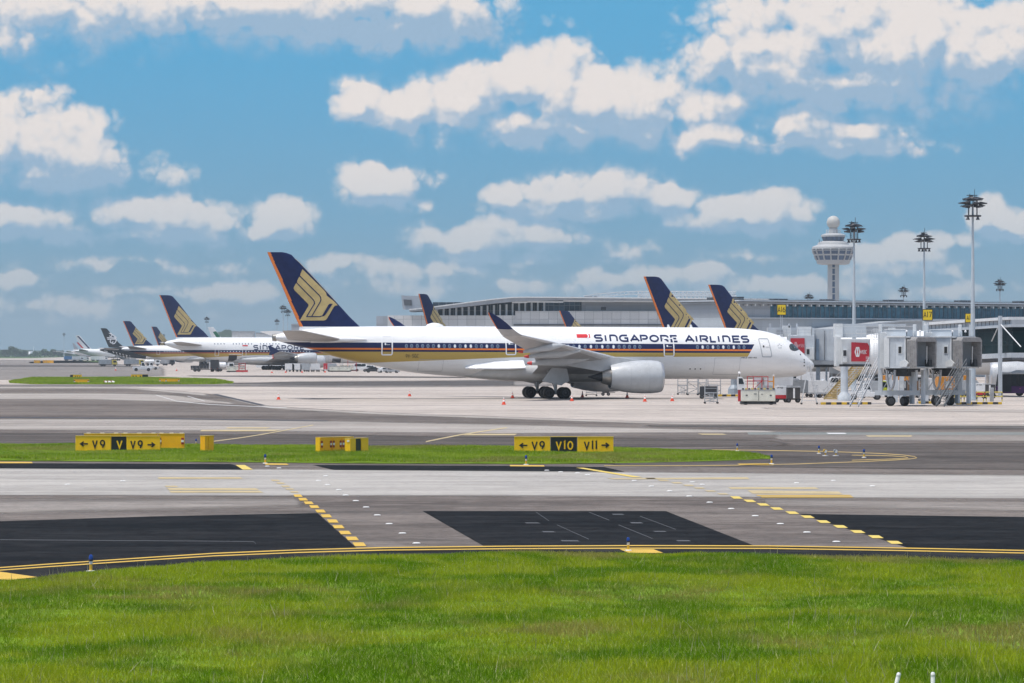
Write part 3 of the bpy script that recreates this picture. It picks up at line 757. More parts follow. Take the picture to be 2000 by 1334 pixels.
def foil(u):
    """thickness shape 0..1 along the chord"""
    u = max(0, min(1, u))
    return (1.4845*math.sqrt(u)-.63*u-1.758*u*u+1.4215*u**3-.5075*u**4)*2.0
FU = [0, .012, .05, .12, .25, .4, .55, .7, .85, 1.0]
def wing_mb(secs, vertical=False, drop=0.0):
    """secs: (span, s_le, chord, z, thickness ratio, incidence) ; vertical: span is height"""
    rings = []
    for sp, sle, ch, z, tc, inc in secs:
        up, dn = [], []
        for u in FU:
            t = foil(u)*tc*ch/2*(1 if u < 1 else .02)
            camb = 0 if vertical else -drop*ch*u*u
            dzz = -math.sin(R(inc))*ch*u+camb
            if vertical:
                up.append((-(sle+u*ch), t, sp)); dn.append((-(sle+u*ch), -t, sp))
            else:
                up.append((-(sle+u*ch), sp, z+dzz+t*.9)); dn.append((-(sle+u*ch), sp, z+dzz-t*.9))
        rings.append(up+dn[-1:0:-1])
    m = MB(); m.loft(rings); return m

def livery_mat(name, p):
    """fuselage paint: white with lengthwise cheat lines whose edges are straight lines in side view"""
    m = bpy.data.materials.new(name); m.use_nodes = True; nt = m.node_tree; b = nt.nodes['Principled BSDF']
    tc = nt.nodes.new('ShaderNodeTexCoord'); sep = nt.nodes.new('ShaderNodeSeparateXYZ')
    nt.links.new(tc.outputs['Object'], sep.inputs[0])
    s = 0.0-NV(nt, sep.outputs[0]); z = NV(nt, sep.outputs[2])
    streak = noise(nt, vmul(nt, tc.outputs['Object'], (.25, 1, 1.2)), 2.2, 5, .6)
    base = p.get('base', (.80, .81, .82))
    c = mixc(nt, streak.step(.35, .75), base, tuple(x*.94 for x in base))
    # faint streaky brown-grey tone, stronger towards the belly
    belly_tone = z.step(p.get('belly', 3.6), 2.3)*(.5+streak*.6)
    c = mixc(nt, belly_tone*.45, c, (.42, .40, .37))
    # panel joints
    pj = (((s*.28)._op('FRACT', s*.28)) < .006)*.22
    c = mixc(nt, pj, c, (.35, .36, .38))
    for st in p['stripes']:      # (colour, z_low(a, b, s0), z_high(a, b), s_front at z (a, b), s_max)
        colr, lo, hi, fr = st
        zl = lo[0]+lo[1]*s
        if len(lo) > 2: zl = zl.min(lo[2]+lo[3]*s)
        zh = hi[0]+hi[1]*s
        msk = (z > zl)*(z < zh)*(s > (fr[0]+z*fr[1]))
        if len(fr) > 2: msk = msk*(s < fr[2])
        c = mixc(nt, msk, c, colr)
    nt.links.new(c, b.inputs['Base Color'])
    b.inputs['Roughness'].default_value = .35; b.inputs['Specular IOR Level'].default_value = .22; b.inputs['Coat Weight'].default_value = .06
    b.inputs['Coat Roughness'].default_value = .12
    return m
NAVY = (.012, .022, .085); NAVY2 = (.010, .018, .075); ORANGE = (.80, .21, .035); GOLD = (.50, .355, .095); EMB = (.52, .40, .17)
def mats_plane():
    M('navy_paint', NAVY, .38, 0, .15, 1.2, coat=.04, spec=.2)
    M('orange_paint', ORANGE, .4, 0, .08, 2)
    M('emblem_gold', EMB, .4, 0, .10, 1.0)
    M('white_paint', (.80, .81, .82), .35, 0, .06, 1.5, coat=.2)
    M('wing_grey', (.36, .365, .38), .45, 0, .10, .8, stretch=(1, .3, 1))
    M('nacelle_paint', (.47, .49, .51), .35, 0, .06, 1.2, coat=.2)
    M('tail_grey', (.40, .385, .375), .5, 0, .08, 1.0)
    M('bare_metal', (.34, .33, .31), .35, .8, .15, 3)
    M('dark_metal', (.035, .037, .042), .5, .4, .2, 3)
    M('tyre_rubber', (.014, .014, .015), .8, 0, .25, 5)
    M('wheel_hub', (.10, .10, .105), .5, .5, .2, 6)
    M('strut_metal', (.42, .43, .44), .4, .3, .12, 4)
    M('fairing_red', (.62, .045, .04), .45, 0, .1, 3)
    M('red_paint', (.60, .02, .03), .4, 0, .08, 3)
    M('pane_dark', (.10, .14, .21), .15, 0, .2, 4)
    M('pane_shade', (.74, .77, .80), .35, 0, .05, 4)
    M('cockpit_glass', (.04, .06, .075), .08, 0, .3, 1.2)
    M('line_white', (.82, .83, .85), .4, 0, .03, 3)
    M('line_grey', (.40, .42, .45), .5, 0, .05, 3)
    M('hole_black', (.015, .016, .018), .7, 0, .1, 3)
    M('black_paint', (.010, .011, .013), .35, 0, .15, 1.5, coat=.2)
    M('green_paint', (.015, .15, .07), .4, 0, .1, 2)
mats_plane()

# emblem outline traced once (units: fin-photo pixels, origin at the upper-left of a 120 x 130 px window)
EM_OUT = [(312, 162), (750, 590), (785, 635), (797, 690), (785, 755), (620, 1038), (642, 1038), (775, 812), (800, 793), (830, 788), (925, 788), (1020, 885), (965, 893), (935, 920), (800, 1150), (775, 1178), (740, 1190), (258, 1190), (430, 900), (432, 875), (415, 850), (150, 580), (135, 545), (140, 520), (185, 440), (205, 420), (205, 395), (250, 300), (268, 285), (268, 262)]
EM_CUT = [[(247, 290), (640, 680), (672, 725), (678, 775), (662, 820), (495, 1108)], [(188, 430), (515, 765), (545, 808), (550, 850), (395, 1112)], [(386, 1113), (664, 1113), (694, 1096)]]
EM_HOLE = [(690, 1110), (735, 1105), (765, 1080), (915, 855), (855, 855), (828, 875), (715, 1070)]

def fin_builder(root, b, prof, tc, body_mat, te_mat=None, emblem=None, name='vertical_stabilizer'):
    """prof: rows (z, s_le, s_te) bottom to top"""
    rows = sorted(prof)
    def le(z): return interp([(r[0], r[1]) for r in rows], z)
    def te(z): return interp([(r[0], r[2]) for r in rows], z)
    secs = [(r[0], r[1], r[2]-r[1], 0, tc, 0) for r in rows]
    fin = wing_mb(secs, True).build(name, body_mat, root, True)
    fin['z_ref'] = 0.0
    def surf(s, z, l=0):
        u = (s-le(z))/max(.01, te(z)-le(z))
        return Vector((-s, -(foil(u)*tc*(te(z)-le(z))/2+.03+l), z))
    if te_mat:
        q = []
        for r0, r1 in zip(rows, rows[1:]):
            w = .40*tc/.09 if tc > .5 else .42
            q.append([(r0[2]-w, r0[0]), (r0[2]-.01, r0[0]), (r1[2]-.01, r1[0]), (r1[2]-w*.8, r1[0])])
        conform(q, surf, .6).build('rudder_edge_stripe', te_mat, fin, recalc=False)
    if emblem:
        sx, sz = emblem      # maps emblem units to (s, z)
        f = lambda p: (sx(p), sz(p))
        conform([[f(p) for p in EM_OUT]], surf, .7).build('bird_emblem', MATS['emblem_gold'], fin, recalc=False)
        cuts = []
        for k, c in enumerate(EM_CUT):
            cuts += [(qq, .012+.003*k) for qq in ribbon([f(p) for p in c], abs(sx((20, 0))-sx((0, 0))))]
        cuts.append(([f(p) for p in EM_HOLE], .024))
        conform(cuts, surf, .7).build('emblem_grooves', MATS['navy_paint'], fin, recalc=False)
    return fin, surf

def wheel(root, s, y, r, w, name='wheel'):
    m = MB(); m.lathe([(-w/2, r*.55), (-w/2, r*.86), (-w*.38, r*.97), (-w*.15, r), (w*.15, r), (w*.38, r*.97), (w/2, r*.86), (w/2, r*.55)], (-s, y, r), 'Y', 28)
    o = m.build(name, MATS['tyre_rubber'], root, True)
    h = MB()
    for sg in (-1, 1):
        h.lathe([(sg*w*.5, r*.56), (sg*w*.51, r*.5), (sg*w*.40, r*.38), (sg*w*.42, r*.16), (sg*w*.54, r*.12)], (-s, y, r), 'Y', 20)
    h.build('hub', MATS['wheel_hub'], o, True); return o

def engine(root, s0, y, zc, k=1.0, paint='nacelle_paint', name='engine'):
    """turbofan: k scales a 3.9 m nacelle; s0 = inlet lip"""
    o = MB()
    prof = [(1.25, 1.40), (.7, 1.42), (.12, 1.56), (0, 1.66), (.10, 1.76), (.5, 1.88), (1.3, 1.955), (2.4, 1.965), (3.6, 1.90), (4.8, 1.74), (6.0, 1.47), (6.3, 1.38), (6.25, 1.33), (5.2, 1.36)]
    o.lathe([(-(s0+a*k), r*k) for a, r in prof], (0, y, zc), 'X', 48, caps=False)
    eng = o.build(name, MATS[paint], root, True)
    lip = MB().lathe([(-(s0+a*k), (r+.006)*k) for a, r in [(.14, 1.54), (.02, 1.62), (-.01, 1.665), (.02, 1.71), (.10, 1.765), (.26, 1.825)]], (0, y, zc), 'X', 48, caps=False)
    lip.build('intake_lip', M('lip_metal', (.55, .56, .58), .3, .6, .08, 2), eng, True)
    MB().lathe([(-(s0+a*k), r*k) for a, r in [(5.3, 1.34), (5.3, 1.0), (6.6, .96), (7.3, .74), (7.28, .66), (6.9, .66)]], (0, y, zc), 'X', 36, caps=False).build('core_cowl', MATS['bare_metal'], eng, True)
    MB().lathe([(-(s0+a*k), r*k) for a, r in [(6.7, .56), (7.2, .55), (7.7, .42), (8.9, .03)]], (0, y, zc), 'X', 24).build('exhaust_plug', MATS['dark_metal'], eng, True)
    for a in (1.85, 4.05): MB().lathe([(-(s0+(a+d)*k), (interp([(.5, 1.88), (1.3, 1.955), (2.4, 1.965), (3.6, 1.90), (4.8, 1.74)], a+d)+.006)*k) for d in (-.025, .025)], (0, y, zc), 'X', 48, caps=False).build('cowl_seam', MATS['line_grey'], eng, True)
    fan = MB().lathe([(-(s0+a*k), r*k) for a, r in [(1.2, 1.41), (1.15, .5), (.95, .32), (.55, .03)]], (0, y, zc), 'X', 24, caps=False)
    for i in range(22):
        t = 2*math.pi*i/22
        fan.bar((-(s0+1.12*k), y+.4*k*math.cos(t), zc+.4*k*math.sin(t)), (-(s0+1.12*k), y+1.36*k*math.cos(t), zc+1.36*k*math.sin(t)), .02*k, .2*k)
    fan.build('fan', MATS['dark_metal'], eng, True)
    return eng

def body_curve(b, s, frac, off=.012):
    """point on the starboard skin at a fraction of the half height"""
    zc, hh, hw = b.sec(s); return b.side(s, zc+hh*frac, -1, off)

def patch(b, pts, name, mat, root, step=.5, off=.012, recalc=False):
    return conform([pts], b.fn(-1, off), step).build(name, mat, root, recalc=recalc)
def outline(b, pts, w, name, mat, root, off=.03, step=.6):
    qs = ribbon(pts+[pts[0]], w)
    return conform(qs, b.fn(-1, off), step).build(name, mat, root, recalc=False)
def disc_pts(s, z, rs, rz, n=14):
    return [(s+rs*math.cos(2*math.pi*i/n), z+rz*math.sin(2*math.pi*i/n)) for i in range(n)]
def round_rect(s0, s1, z0, z1, r, lean=0.0):
    P = []
    for cx, cz, a in ((s1-r, z1-r, 0), (s0+r, z1-r, 90), (s0+r, z0+r, 180), (s1-r, z0+r, 270)):
        for k in range(5):
            t = R(a+22.5*k); P.append((cx+r*math.cos(t)+lean*(cz-z0), cz+r*math.sin(t)))
    return P

def gear_leg(root, s, y, z1, r=.16):
    m = MB().cyl((-s, y, .5), (-s, y, z1), r, r, 12).cyl((-s, y, .9), (-s-1.3, y, z1), .07).cyl((-s, y, .9), (-s, y-(1.2 if y < 0 else -1.2), z1), .06)
    return m
# ------------------------------------------------------------------ terminal buildings
def grid_mat(name, c, joint, px, pz, w=.05, axis='X', rough=.5, var=.08):
    """cladding panels with dark joints; panel tone varies a little from panel to panel"""
    m = bpy.data.materials.new(name); m.use_nodes = True; nt = m.node_tree; b = nt.nodes['Principled BSDF']
    tc = nt.nodes.new('ShaderNodeTexCoord'); sep = nt.nodes.new('ShaderNodeSeparateXYZ'); nt.links.new(tc.outputs['Object'], sep.inputs[0])
    X = NV(nt, sep.outputs[0 if axis == 'X' else 1]); Z = NV(nt, sep.outputs[2])
    jx = ((X/px)._op('FRACT', X/px) < w/px); jz = ((Z/pz)._op('FRACT', Z/pz) < w/pz)
    t = noise(nt, comb(nt, (X/px)._op('FLOOR', X/px)*.37, (Z/pz)._op('FLOOR', Z/pz)*.73, 0.0), 7.0, 0)
    cc = mixc(nt, t.step(.25, .75), tuple(v*(1-var) for v in c), tuple(min(1, v*(1+var)) for v in c))
    st = noise(nt, vmul(nt, tc.outputs['Object'], (.6, .6, .05)), 1.0, 4, .6)
    cc = mixc(nt, st.step(.5, .8)*.22, cc, tuple(v*.55 for v in c))
    nt.links.new(mixc(nt, jx.max(jz)*.75, cc, joint), b.inputs['Base Color'])
    b.inputs['Roughness'].default_value = rough
    return m
def glass_mat(name, c, mull, px, pz, w=.12, rough=.12, spec=.3):
    m = bpy.data.materials.new(name); m.use_nodes = True; nt = m.node_tree; b = nt.nodes['Principled BSDF']
    tc = nt.nodes.new('ShaderNodeTexCoord'); sep = nt.nodes.new('ShaderNodeSeparateXYZ'); nt.links.new(tc.outputs['Object'], sep.inputs[0])
    X, Z = NV(nt, sep.outputs[0]), NV(nt, sep.outputs[2])
    j = ((X/px)._op('FRACT', X/px) < w/px).max((Z/pz)._op('FRACT', Z/pz) < w/pz)
    n = noise(nt, comb(nt, (X/px)._op('FLOOR', X/px)*.41, (Z/pz)._op('FLOOR', Z/pz)*.77, 0.0), 9.0, 0)
    n2 = noise(nt, vmul(nt, tc.outputs['Object'], (.5, .5, .9)), 1.2, 3)
    cc = mixc(nt, (n*.6+n2*.4).step(.3, .7), tuple(v*.55 for v in c), tuple(v*1.5 for v in c))
    nt.links.new(mixc(nt, j, cc, mull), b.inputs['Base Color'])
    nt.links.new((j*.4+rough).s, b.inputs['Roughness']); b.inputs['Specular IOR Level'].default_value = spec
    return m
PANEL = grid_mat('wall_panels', (.60, .61, .62), (.16, .18, .21), 2.95, 2.35, .10)
PANEL2 = grid_mat('smooth_cladding', (.34, .37, .41), (.24, .26, .30), 6.0, 3.0, .06)
ROOFG = M('roof_metal', (.34, .36, .39), .5, .2, .12, .3)
ROOFD = M('roof_dark_metal', (.10, .11, .125), .6, .1, .15, .3)  # darker metal shared by parapets, soffit, windows and joints
GLZ = glass_mat('blue_glazing', (.06, .15, .21), (.14, .17, .20), 1.45, 9.0, .06)
GLZ2 = glass_mat('hall_glazing', (.06, .10, .14), (.2, .23, .26), 1.7, 1.9, .12)
STEEL = M('pale_steel', (.52, .56, .60), .45, .1, .08, 1.0)
STEELW = M('white_steel', (.70, .72, .73), .45, .05, .06, 1.0)
CONC = M('pale_concrete', (.50, .51, .52), .8, 0, .10, .6)

def build_terminal_hall():
    Y = 1500.0; s = F/Y; P = lambda px, py: at(px, py, Y)
    t = thing('terminal_building', 'white panelled terminal with sloping curved roof on columns, behind the main jet', 'terminal', (0, Y, 0))
    def bx(x0, x1, y0, y1, dep, off=0.0):
        a, b = P(x0, y0), P(x1, y1); return ((a.x+b.x)/2, dep/2+off, (a.z+b.z)/2), (b.x-a.x, dep, a.z-b.z)
    MB().box(*bx(757, 1006, 616, 712, 40)).build('wall', PANEL, t)
    MB().box(*bx(1006.2, 1520, 607.5, 712, 40, -.2)).build('wall', PANEL, t)
    MB().box(*bx(734, 756.5, 617, 712, 20, 6)).build('wall', PANEL2, t)
    # dark strip windows low on the wall
    MB().box(*bx(1003, 1500, 633, 636, .3, -.55)).build('window', ROOFD, t)
    # upper storey set back, glazing and grey cladding
    MB().box(*bx(845, 1058, 590, 617, 24, 5)).build('glazing', glass_mat('deep_glazing', (.05, .07, .09), (.16, .18, .20), 2.4, 3.2, .2), t)
    MB().box(*bx(1058.2, 1136, 588, 608, 24, 3)).build('glazing', GLZ2, t)
    MB().box(*bx(1136.2, 1520, 589.5, 608, 24, 2.5)).build('wall', PANEL2, t)
    w = MB(); w.box(*bx(1174, 1184, 599.5, 605.5, .4, 2.2)); w.build('window', ROOFD, t)
    # columns
    for i in range(18):
        x = 852+i*12.3; top = 604-(x-852)*(604-588)/215
        MB().box(*bx(x, x+3.4+(i % 2)*.6, top, 617.5 if x < 1004 else 608.5, 1.2, 2.0)).build('column', STEEL, t)
    # curved roof slab
    rp = [(800, 605.5), (835, 602), (880, 596), (930, 589.5), (970, 584.5), (1000, 581.8), (1030, 581.3), (1100, 581.8), (1200, 582.6), (1350, 584), (1520, 586)]
    th = [3.0, 4.5, 6, 7.5, 8, 8, 7, 5, 4.5, 4.5, 4.5]
    pol = [(P(x, y).x, P(x, y).z) for x, y in rp]+[(P(x, y+h).x, P(x, y+h).z) for (x, y), h in reversed(list(zip(rp, th)))]
    MB().prism(pol, -4.0, 34.0).build('roof', ROOFG, t)
    e = MB()
    for (x0, y0), (x1, y1) in zip(rp, rp[1:]): e.bar(P(x0, y0-.6)-Vector((0, Y+4.2, 0)), P(x1, y1-.6)-Vector((0, Y+4.2, 0)), .3, .35)
    e.build('roof_edge', STEELW, t)
    f2 = MB()
    for (x0, y0), (x1, y1), h in zip(rp[5:], rp[6:], th[5:]): f2.bar(P(x0, y0+h+1.2)-Vector((0, Y+3, 0)), P(x1, y1+h+1.2)-Vector((0, Y+3, 0)), .3, .5)
    f2.build('eaves_beam', STEELW, t)
    for x in np.arange(1180, 1510, 21.0):
        q = P(x, 587.5); MB().box((q.x, -3.4, q.z), (.5, .8, .5)).build('eaves_bracket', STEELW, t)
    # lookout block at the far left end
    pol = [(783, 576.5), (832, 579), (833, 586), (812, 588), (833, 603), (783, 604.5), (787, 598)]
    MB().prism([(P(x, y).x, P(x, y).z) for x, y in [(783, 576.5), (834, 579), (834, 604), (786, 604)]], 4, 14).build('lookout', PANEL2, t)
    MB().prism([(P(x, y).x, P(x, y).z) for x, y in [(787.5, 584.5), (803.5, 585.5), (804, 596.5), (789.5, 596.5)]], 3.6, 4.0).build('window', ROOFD, t)
    # lattice truss on the roof
    tr = MB()
    def bar(x0, y0, x1, y1, w): tr.bar(P(x0, y0)-Vector((0, Y-6, 0)), P(x1, y1)-Vector((0, Y-6, 0)), w)
    x = 1247.0
    for r_ in (568.5, 576, 582.5): bar(1247, r_, 1440, r_+1.0, .42)
    for i in range(24):
        xa = 1247+i*8; bar(xa, 569, xa+8, 582.5, .34); bar(xa+8, 569, xa, 582.5, .34); bar(xa, 569, xa, 583, .28)
    tr.build('roof_truss', STEELW, t)
    ar = MB()
    def bar2(x0, y0, x1, y1, w): ar.bar(P(x0, y0)-Vector((0, Y-4, 0)), P(x1, y1)-Vector((0, Y-4, 0)), w)
    arcp = [(1140, 577.5), (1160, 574.5), (1180, 572.5), (1200, 570.8), (1220, 569.5), (1247, 568.6)]
    for (a, b), (c, d) in zip(arcp, arcp[1:]): bar2(a, b, c, d, .28); bar2(a, b+6, c, d+6.5, .2); bar2(a, b, c, d+6.5, .18); bar2(a, b+6, c, d, .18); bar2(c, d, c, 583, .2)
    ar.build('arched_truss', STEELW, t)
    for x, y, w, h in ((1142, 578, 10, 3), (1152, 577.5, 5, 4), (1160, 578, 7, 3.5), (1090, 579.5, 12, 2), (1115, 579, 6, 3)):
        MB().box(*bx(x, x+w, y, y+h, 2, 3)).build('roof_plant', ROOFG, t)
    return t
build_terminal_hall()

def build_pier():
    Y0 = 1000.0
    a, b = at(1436, 586, Y0), at(2000, 592.5, 1066)
    t = thing('terminal_building', 'long low pier on the right with a strip of blue windows under a flat roof', 'terminal', (a.x, Y0, 0), math.atan2(66, b.x-a.x))
    L = 150.0; k = Y0/F; zc = lambda py: H+(HY-py)*k
    def bx(x0, x1, z0, z1, dep, off): return ((x0+x1)/2, off+dep/2, (z0+z1)/2), (x1-x0, dep, z1-z0)
    xw = (1535-1436)*k
    MB().box(*bx(0, xw, zc(620), zc(593.5), 20, 0)).build('wall', PANEL2, t)
    MB().box(*bx(xw+.05, L, zc(620), zc(595), 20, .3)).build('glazing', GLZ, t)
    MB().box(*bx(-.5, L, zc(593.4), zc(589.6), 24, -1.0)).build('roof', ROOFG, t)
    MB().box(*bx(-1, L+1, zc(588.6), zc(586), 26, -2.2)).build('roof_edge', STEEL, t)
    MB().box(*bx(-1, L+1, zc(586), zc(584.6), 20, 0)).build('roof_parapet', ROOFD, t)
    for i in range(60):
        MB().box(*bx(i*2.55+.2, i*2.55+.55, zc(597.4), zc(593.6), .8, -.85)).build('eaves_bracket', STEELW, t)
    for i in range(98):
        x = xw+.1+i*1.47
        if x > L-.2: break
        MB().box(*bx(x, x+.16, zc(619.8), zc(595.2), .06, .22)).build('mullion', M('mullion_grey', (.12, .16, .20), .5, .1, .08, 2), t)
    MB().box(*bx(0, L, 0.0, zc(620.2), 22, -.4)).build('wall', grid_mat('pier_wall', (.42, .46, .50), (.30, .33, .37), 8, 1.6, .06), t)
    MB().box(*bx(-.3, L, zc(622), zc(619.8), .8, -1.1)).build('ledge', STEEL, t)
    rl = MB()
    for i in range(0, 50):
        x = i*3.0; rl.box((x, 4, zc(583.2)), (.06, .06, .35))
    rl.bar((0, 4, zc(581.9)), (L, 4, zc(581.9)), .07); rl.build('roof_railing', STEEL, t)
    for x, w, h in ((2, 3.2, .5), (9, 2, .7), (22, 4, .4), (38, 3, .4), (60, 5, .45), (84, 4, .5), (104, 3, .5)): MB().box((x, 8, zc(584.6)+h/2), (w, 2, h)).build('roof_plant', ROOFD, t)
    # lower forward wing with a sloping eaves line
    fw = MB().prism([((1640-1436)*k, 0), ((1640-1436)*k, zc(641)), ((1830-1436)*k, zc(625.5)), (L, zc(610)), (L, 0)], -9, -.6)
    fw.build('forward_wing', grid_mat('forward_wall', (.40, .43, .46), (.30, .33, .36), 5, 2.0, .06), t)
    e = MB().bar(((1640-1436)*k, -9.3, zc(640.6)), ((1830-1436)*k, -9.3, zc(625.2)), .5, .35).bar(((1830-1436)*k, -9.3, zc(625.2)), (L, -9.3, zc(609.6)), .5, .35)
    e.build('eaves_beam', STEEL, t)
    return t
build_pier()

def build_corridor():
    """glazed bridge to the far gate at the right edge"""
    p0, p1 = at(1812, 632, 590), at(2000, 625.5, 562)
    ang = math.atan2(p1.y-p0.y, p1.x-p0.x)
    t = thing('gate_corridor', 'raised dark glass walkway with white steel edge beams at the right edge', 'walkway', (p0.x, p0.y, 0), ang)
    Lc = 26.0; sl = .020
    def slab(z0, z1, d0, d1, nm, mat, x0=0.0):
        q = MB(); rings = []
        for x in (x0, Lc): rings.append([(x, d0, z0+sl*x), (x, d1, z0+sl*x), (x, d1, z1+sl*x), (x, d0, z1+sl*x)])
        return q.loft(rings).build(nm, mat, t)
    slab(9.0, 9.35, -.5, 6.5, 'roof', STEELW); slab(8.45, 9.0, -.1, 6.2, 'roof_fascia', M('fascia_grey', (.40, .44, .48), .5, .1, .1, .6))
    slab(8.1, 8.45, -.3, 6.3, 'roof_beam', STEEL)
    slab(4.95, 8.1, .1, 6.0, 'glazing', glass_mat('dark_glazing', (.006, .018, .022), (.02, .03, .035), 2.2, 1.6, .06, .10, .06))
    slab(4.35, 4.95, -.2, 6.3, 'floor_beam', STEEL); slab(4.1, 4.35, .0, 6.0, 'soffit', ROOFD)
    fj = MB()
    for i in range(22): fj.box((i*1.2+.3, -.12, 8.72+sl*(i*1.2+.3)), (.05, .05, .5))
    fj.build('fascia_joints', ROOFD, t)
    # mast columns with tie rods
    for px, Yc in ((1941, 566),):
        q = at(px, 690, Yc); c = Vector((q.x, q.y, 0)); loc = Matrix.Rotation(-ang, 3, 'Z') @ (c-Vector((p0.x, p0.y, 0)))
        x = loc.x
        cm = MB().box((x-.16, -1.0, 5.0), (.16, .36, 10.0)).box((x+.16, -1.0, 5.0), (.16, .36, 10.0)).box((x, -1.0, 5.0), (.2, .12, 9.8))
        cm.build('column', STEEL, t)
        for dx in (-3.4, 5.2):
            MB().cyl((x+(.3 if dx > 0 else -.3), -1.0, 8.9), (x+dx, -.6, 6.9 if dx < 0 else 6.2), .07).build('tie_rod', STEELW, t, True)
    for x in (6.2,):
        MB().box((x, 3.0, 2.05), (.5, .5, 4.1)).build('column', STEEL, t)
    return t
build_corridor()

# ------------------------------------------------------------------ control tower
def build_tower():
    Y = 2800.0; k = Y/F; c = at(1627.5, 690, Y); Zp = lambda py: H+(HY-py)*k
    t = thing('control_tower', 'slim white control tower with a round glazed cabin and a radar ball on top', 'tower', (c.x, Y, 0))
    WH = M('tower_white', (.40, .41, .42), .6, 0, .05, .1); WG = M('tower_glass', (.035, .07, .14), .15, 0, .35, .08)
    sh = MB()
    for sg in (-1, 1):
        sh.loft([[(sg*.8, -3.4, z), (sg*w, -2.4, z), (sg*w, 2.4, z), (sg*.8, 3.4, z)] for z, w in ((0, 3.7), (40, 3.4), (Zp(516), 3.3))])
    sh.build('shaft', WH, t)
    MB().box((0, 0, Zp(516)/2), (1.55, 6.2, Zp(516))).build('stair_glazing', WG, t)
    b = MB()
    for i in range(6): b.box((0, -3.2, Zp(523.7+i*12.5)), (1.55, .4, .7))
    b.build('glazing_band', WH, t)
    prof = [(Zp(517), 7.5), (Zp(516), 9.5), (Zp(514), 9.9), (Zp(508), 10.6)]
    MB().lathe(prof, n=16).build('cabin_base', WH, t)
    def ring(py0, r0, py1, r1, nm, mat, n=16): return MB().lathe([(Zp(py0), r0*k), (Zp(py1), r1*k)], n=n).build(nm, mat, t)
    MB().lathe([(Zp(508), 33.8*k), (Zp(499.5), 37.2*k)], n=16).build('cabin_window', WG, t)
    MB().lathe([(Zp(499.5), 37.8*k), (Zp(497), 39*k), (Zp(496.5), 39*k)], n=16).build('window_sill', WH, t)
    MB().lathe([(Zp(496.5), 38.4*k), (Zp(490), 41.0*k)], n=16).build('cabin_window', WG, t)
    MB().lathe([(Zp(490), 41.8*k), (Zp(488.6), 42.2*k)], n=16).build('window_sill', WH, t)
    MB().lathe([(Zp(488.6), 41.2*k), (Zp(486.4), 41.4*k)], n=16).build('cabin_window', ROOFD, t)
    MB().lathe([(Zp(486.4), 42*k), (Zp(482.5), 41.5*k), (Zp(478), 31*k), (Zp(474), 29.5*k), (Zp(471), 22*k)], n=16).build('cabin_roof', WH, t)
    for i in range(16):
        a = 2*math.pi*(i+.5)/16; q = MB()
        for (p0, r0), (p1, r1) in (((508, 33.8), (499.5, 37.2)), ((496.5, 38.4), (490, 41.0)), ((488.6, 41.2), (486.4, 41.4))):
            q.bar((r0*k*1.005*math.cos(a), r0*k*1.005*math.sin(a), Zp(p0)), (r1*k*1.005*math.cos(a), r1*k*1.005*math.sin(a), Zp(p1)), .75, .75)
        q.build('window_mullion', WH, t)
    MB().lathe([(Zp(473), 18*k), (Zp(471), 19*k)], n=12).build('gallery', WH, t)
    MB().lathe([(Zp(471), 19.2*k), (Zp(462.5), 22.6*k)], n=12).build('cab_window', WG, t)
    for i in range(12):
        a = 2*math.pi*(i+.5)/12; MB().bar((19.3*k*math.cos(a), 19.3*k*math.sin(a), Zp(471)), (22.7*k*math.cos(a), 22.7*k*math.sin(a), Zp(462.5)), .3).build('cab_mullion', M('tower_dark', (.03, .045, .07), .5), t)
    MB().lathe([(Zp(462.5), 24*k), (Zp(459), 24*k), (Zp(457), 19*k), (Zp(455.5), 12*k)], n=16).build('cab_roof', WH, t)
    rr = MB()
    for i in range(14):
        a = 2*math.pi*i/14; rr.bar((14*k*math.cos(a), 14*k*math.sin(a), Zp(457)), (14*k*math.cos(a), 14*k*math.sin(a), Zp(449.5)), .16)
    for py in (449.5, 453):
        for i in range(14):
            a, b_ = 2*math.pi*i/14, 2*math.pi*(i+1)/14; rr.bar((14*k*math.cos(a), 14*k*math.sin(a), Zp(py)), (14*k*math.cos(b_), 14*k*math.sin(b_), Zp(py)), .14)
    rr.build('railing', STEELW, t)
    MB().lathe([(Zp(456), 9*k), (Zp(446), 8.5*k)], n=16).build('radar_pedestal', WH, t)
    R0 = 13.0*k; zc = Zp(434.5)
    MB().lathe([(zc-R0*math.cos(math.pi*i/16), max(.02, R0*math.sin(math.pi*i/16))) for i in range(2, 17)], n=28).build('radar_dome', M('radome', (.46, .46, .44), .6, 0, .04, .15), t, True)
    an = MB()
    for x, h in ((-28, 6), (28, 6), (31, 4), (-24, 3)): an.bar((x*k, -4, Zp(474)), (x*k, -4, Zp(474-h)), .3)
    an.build('antenna', ROOFD, t)
build_tower()

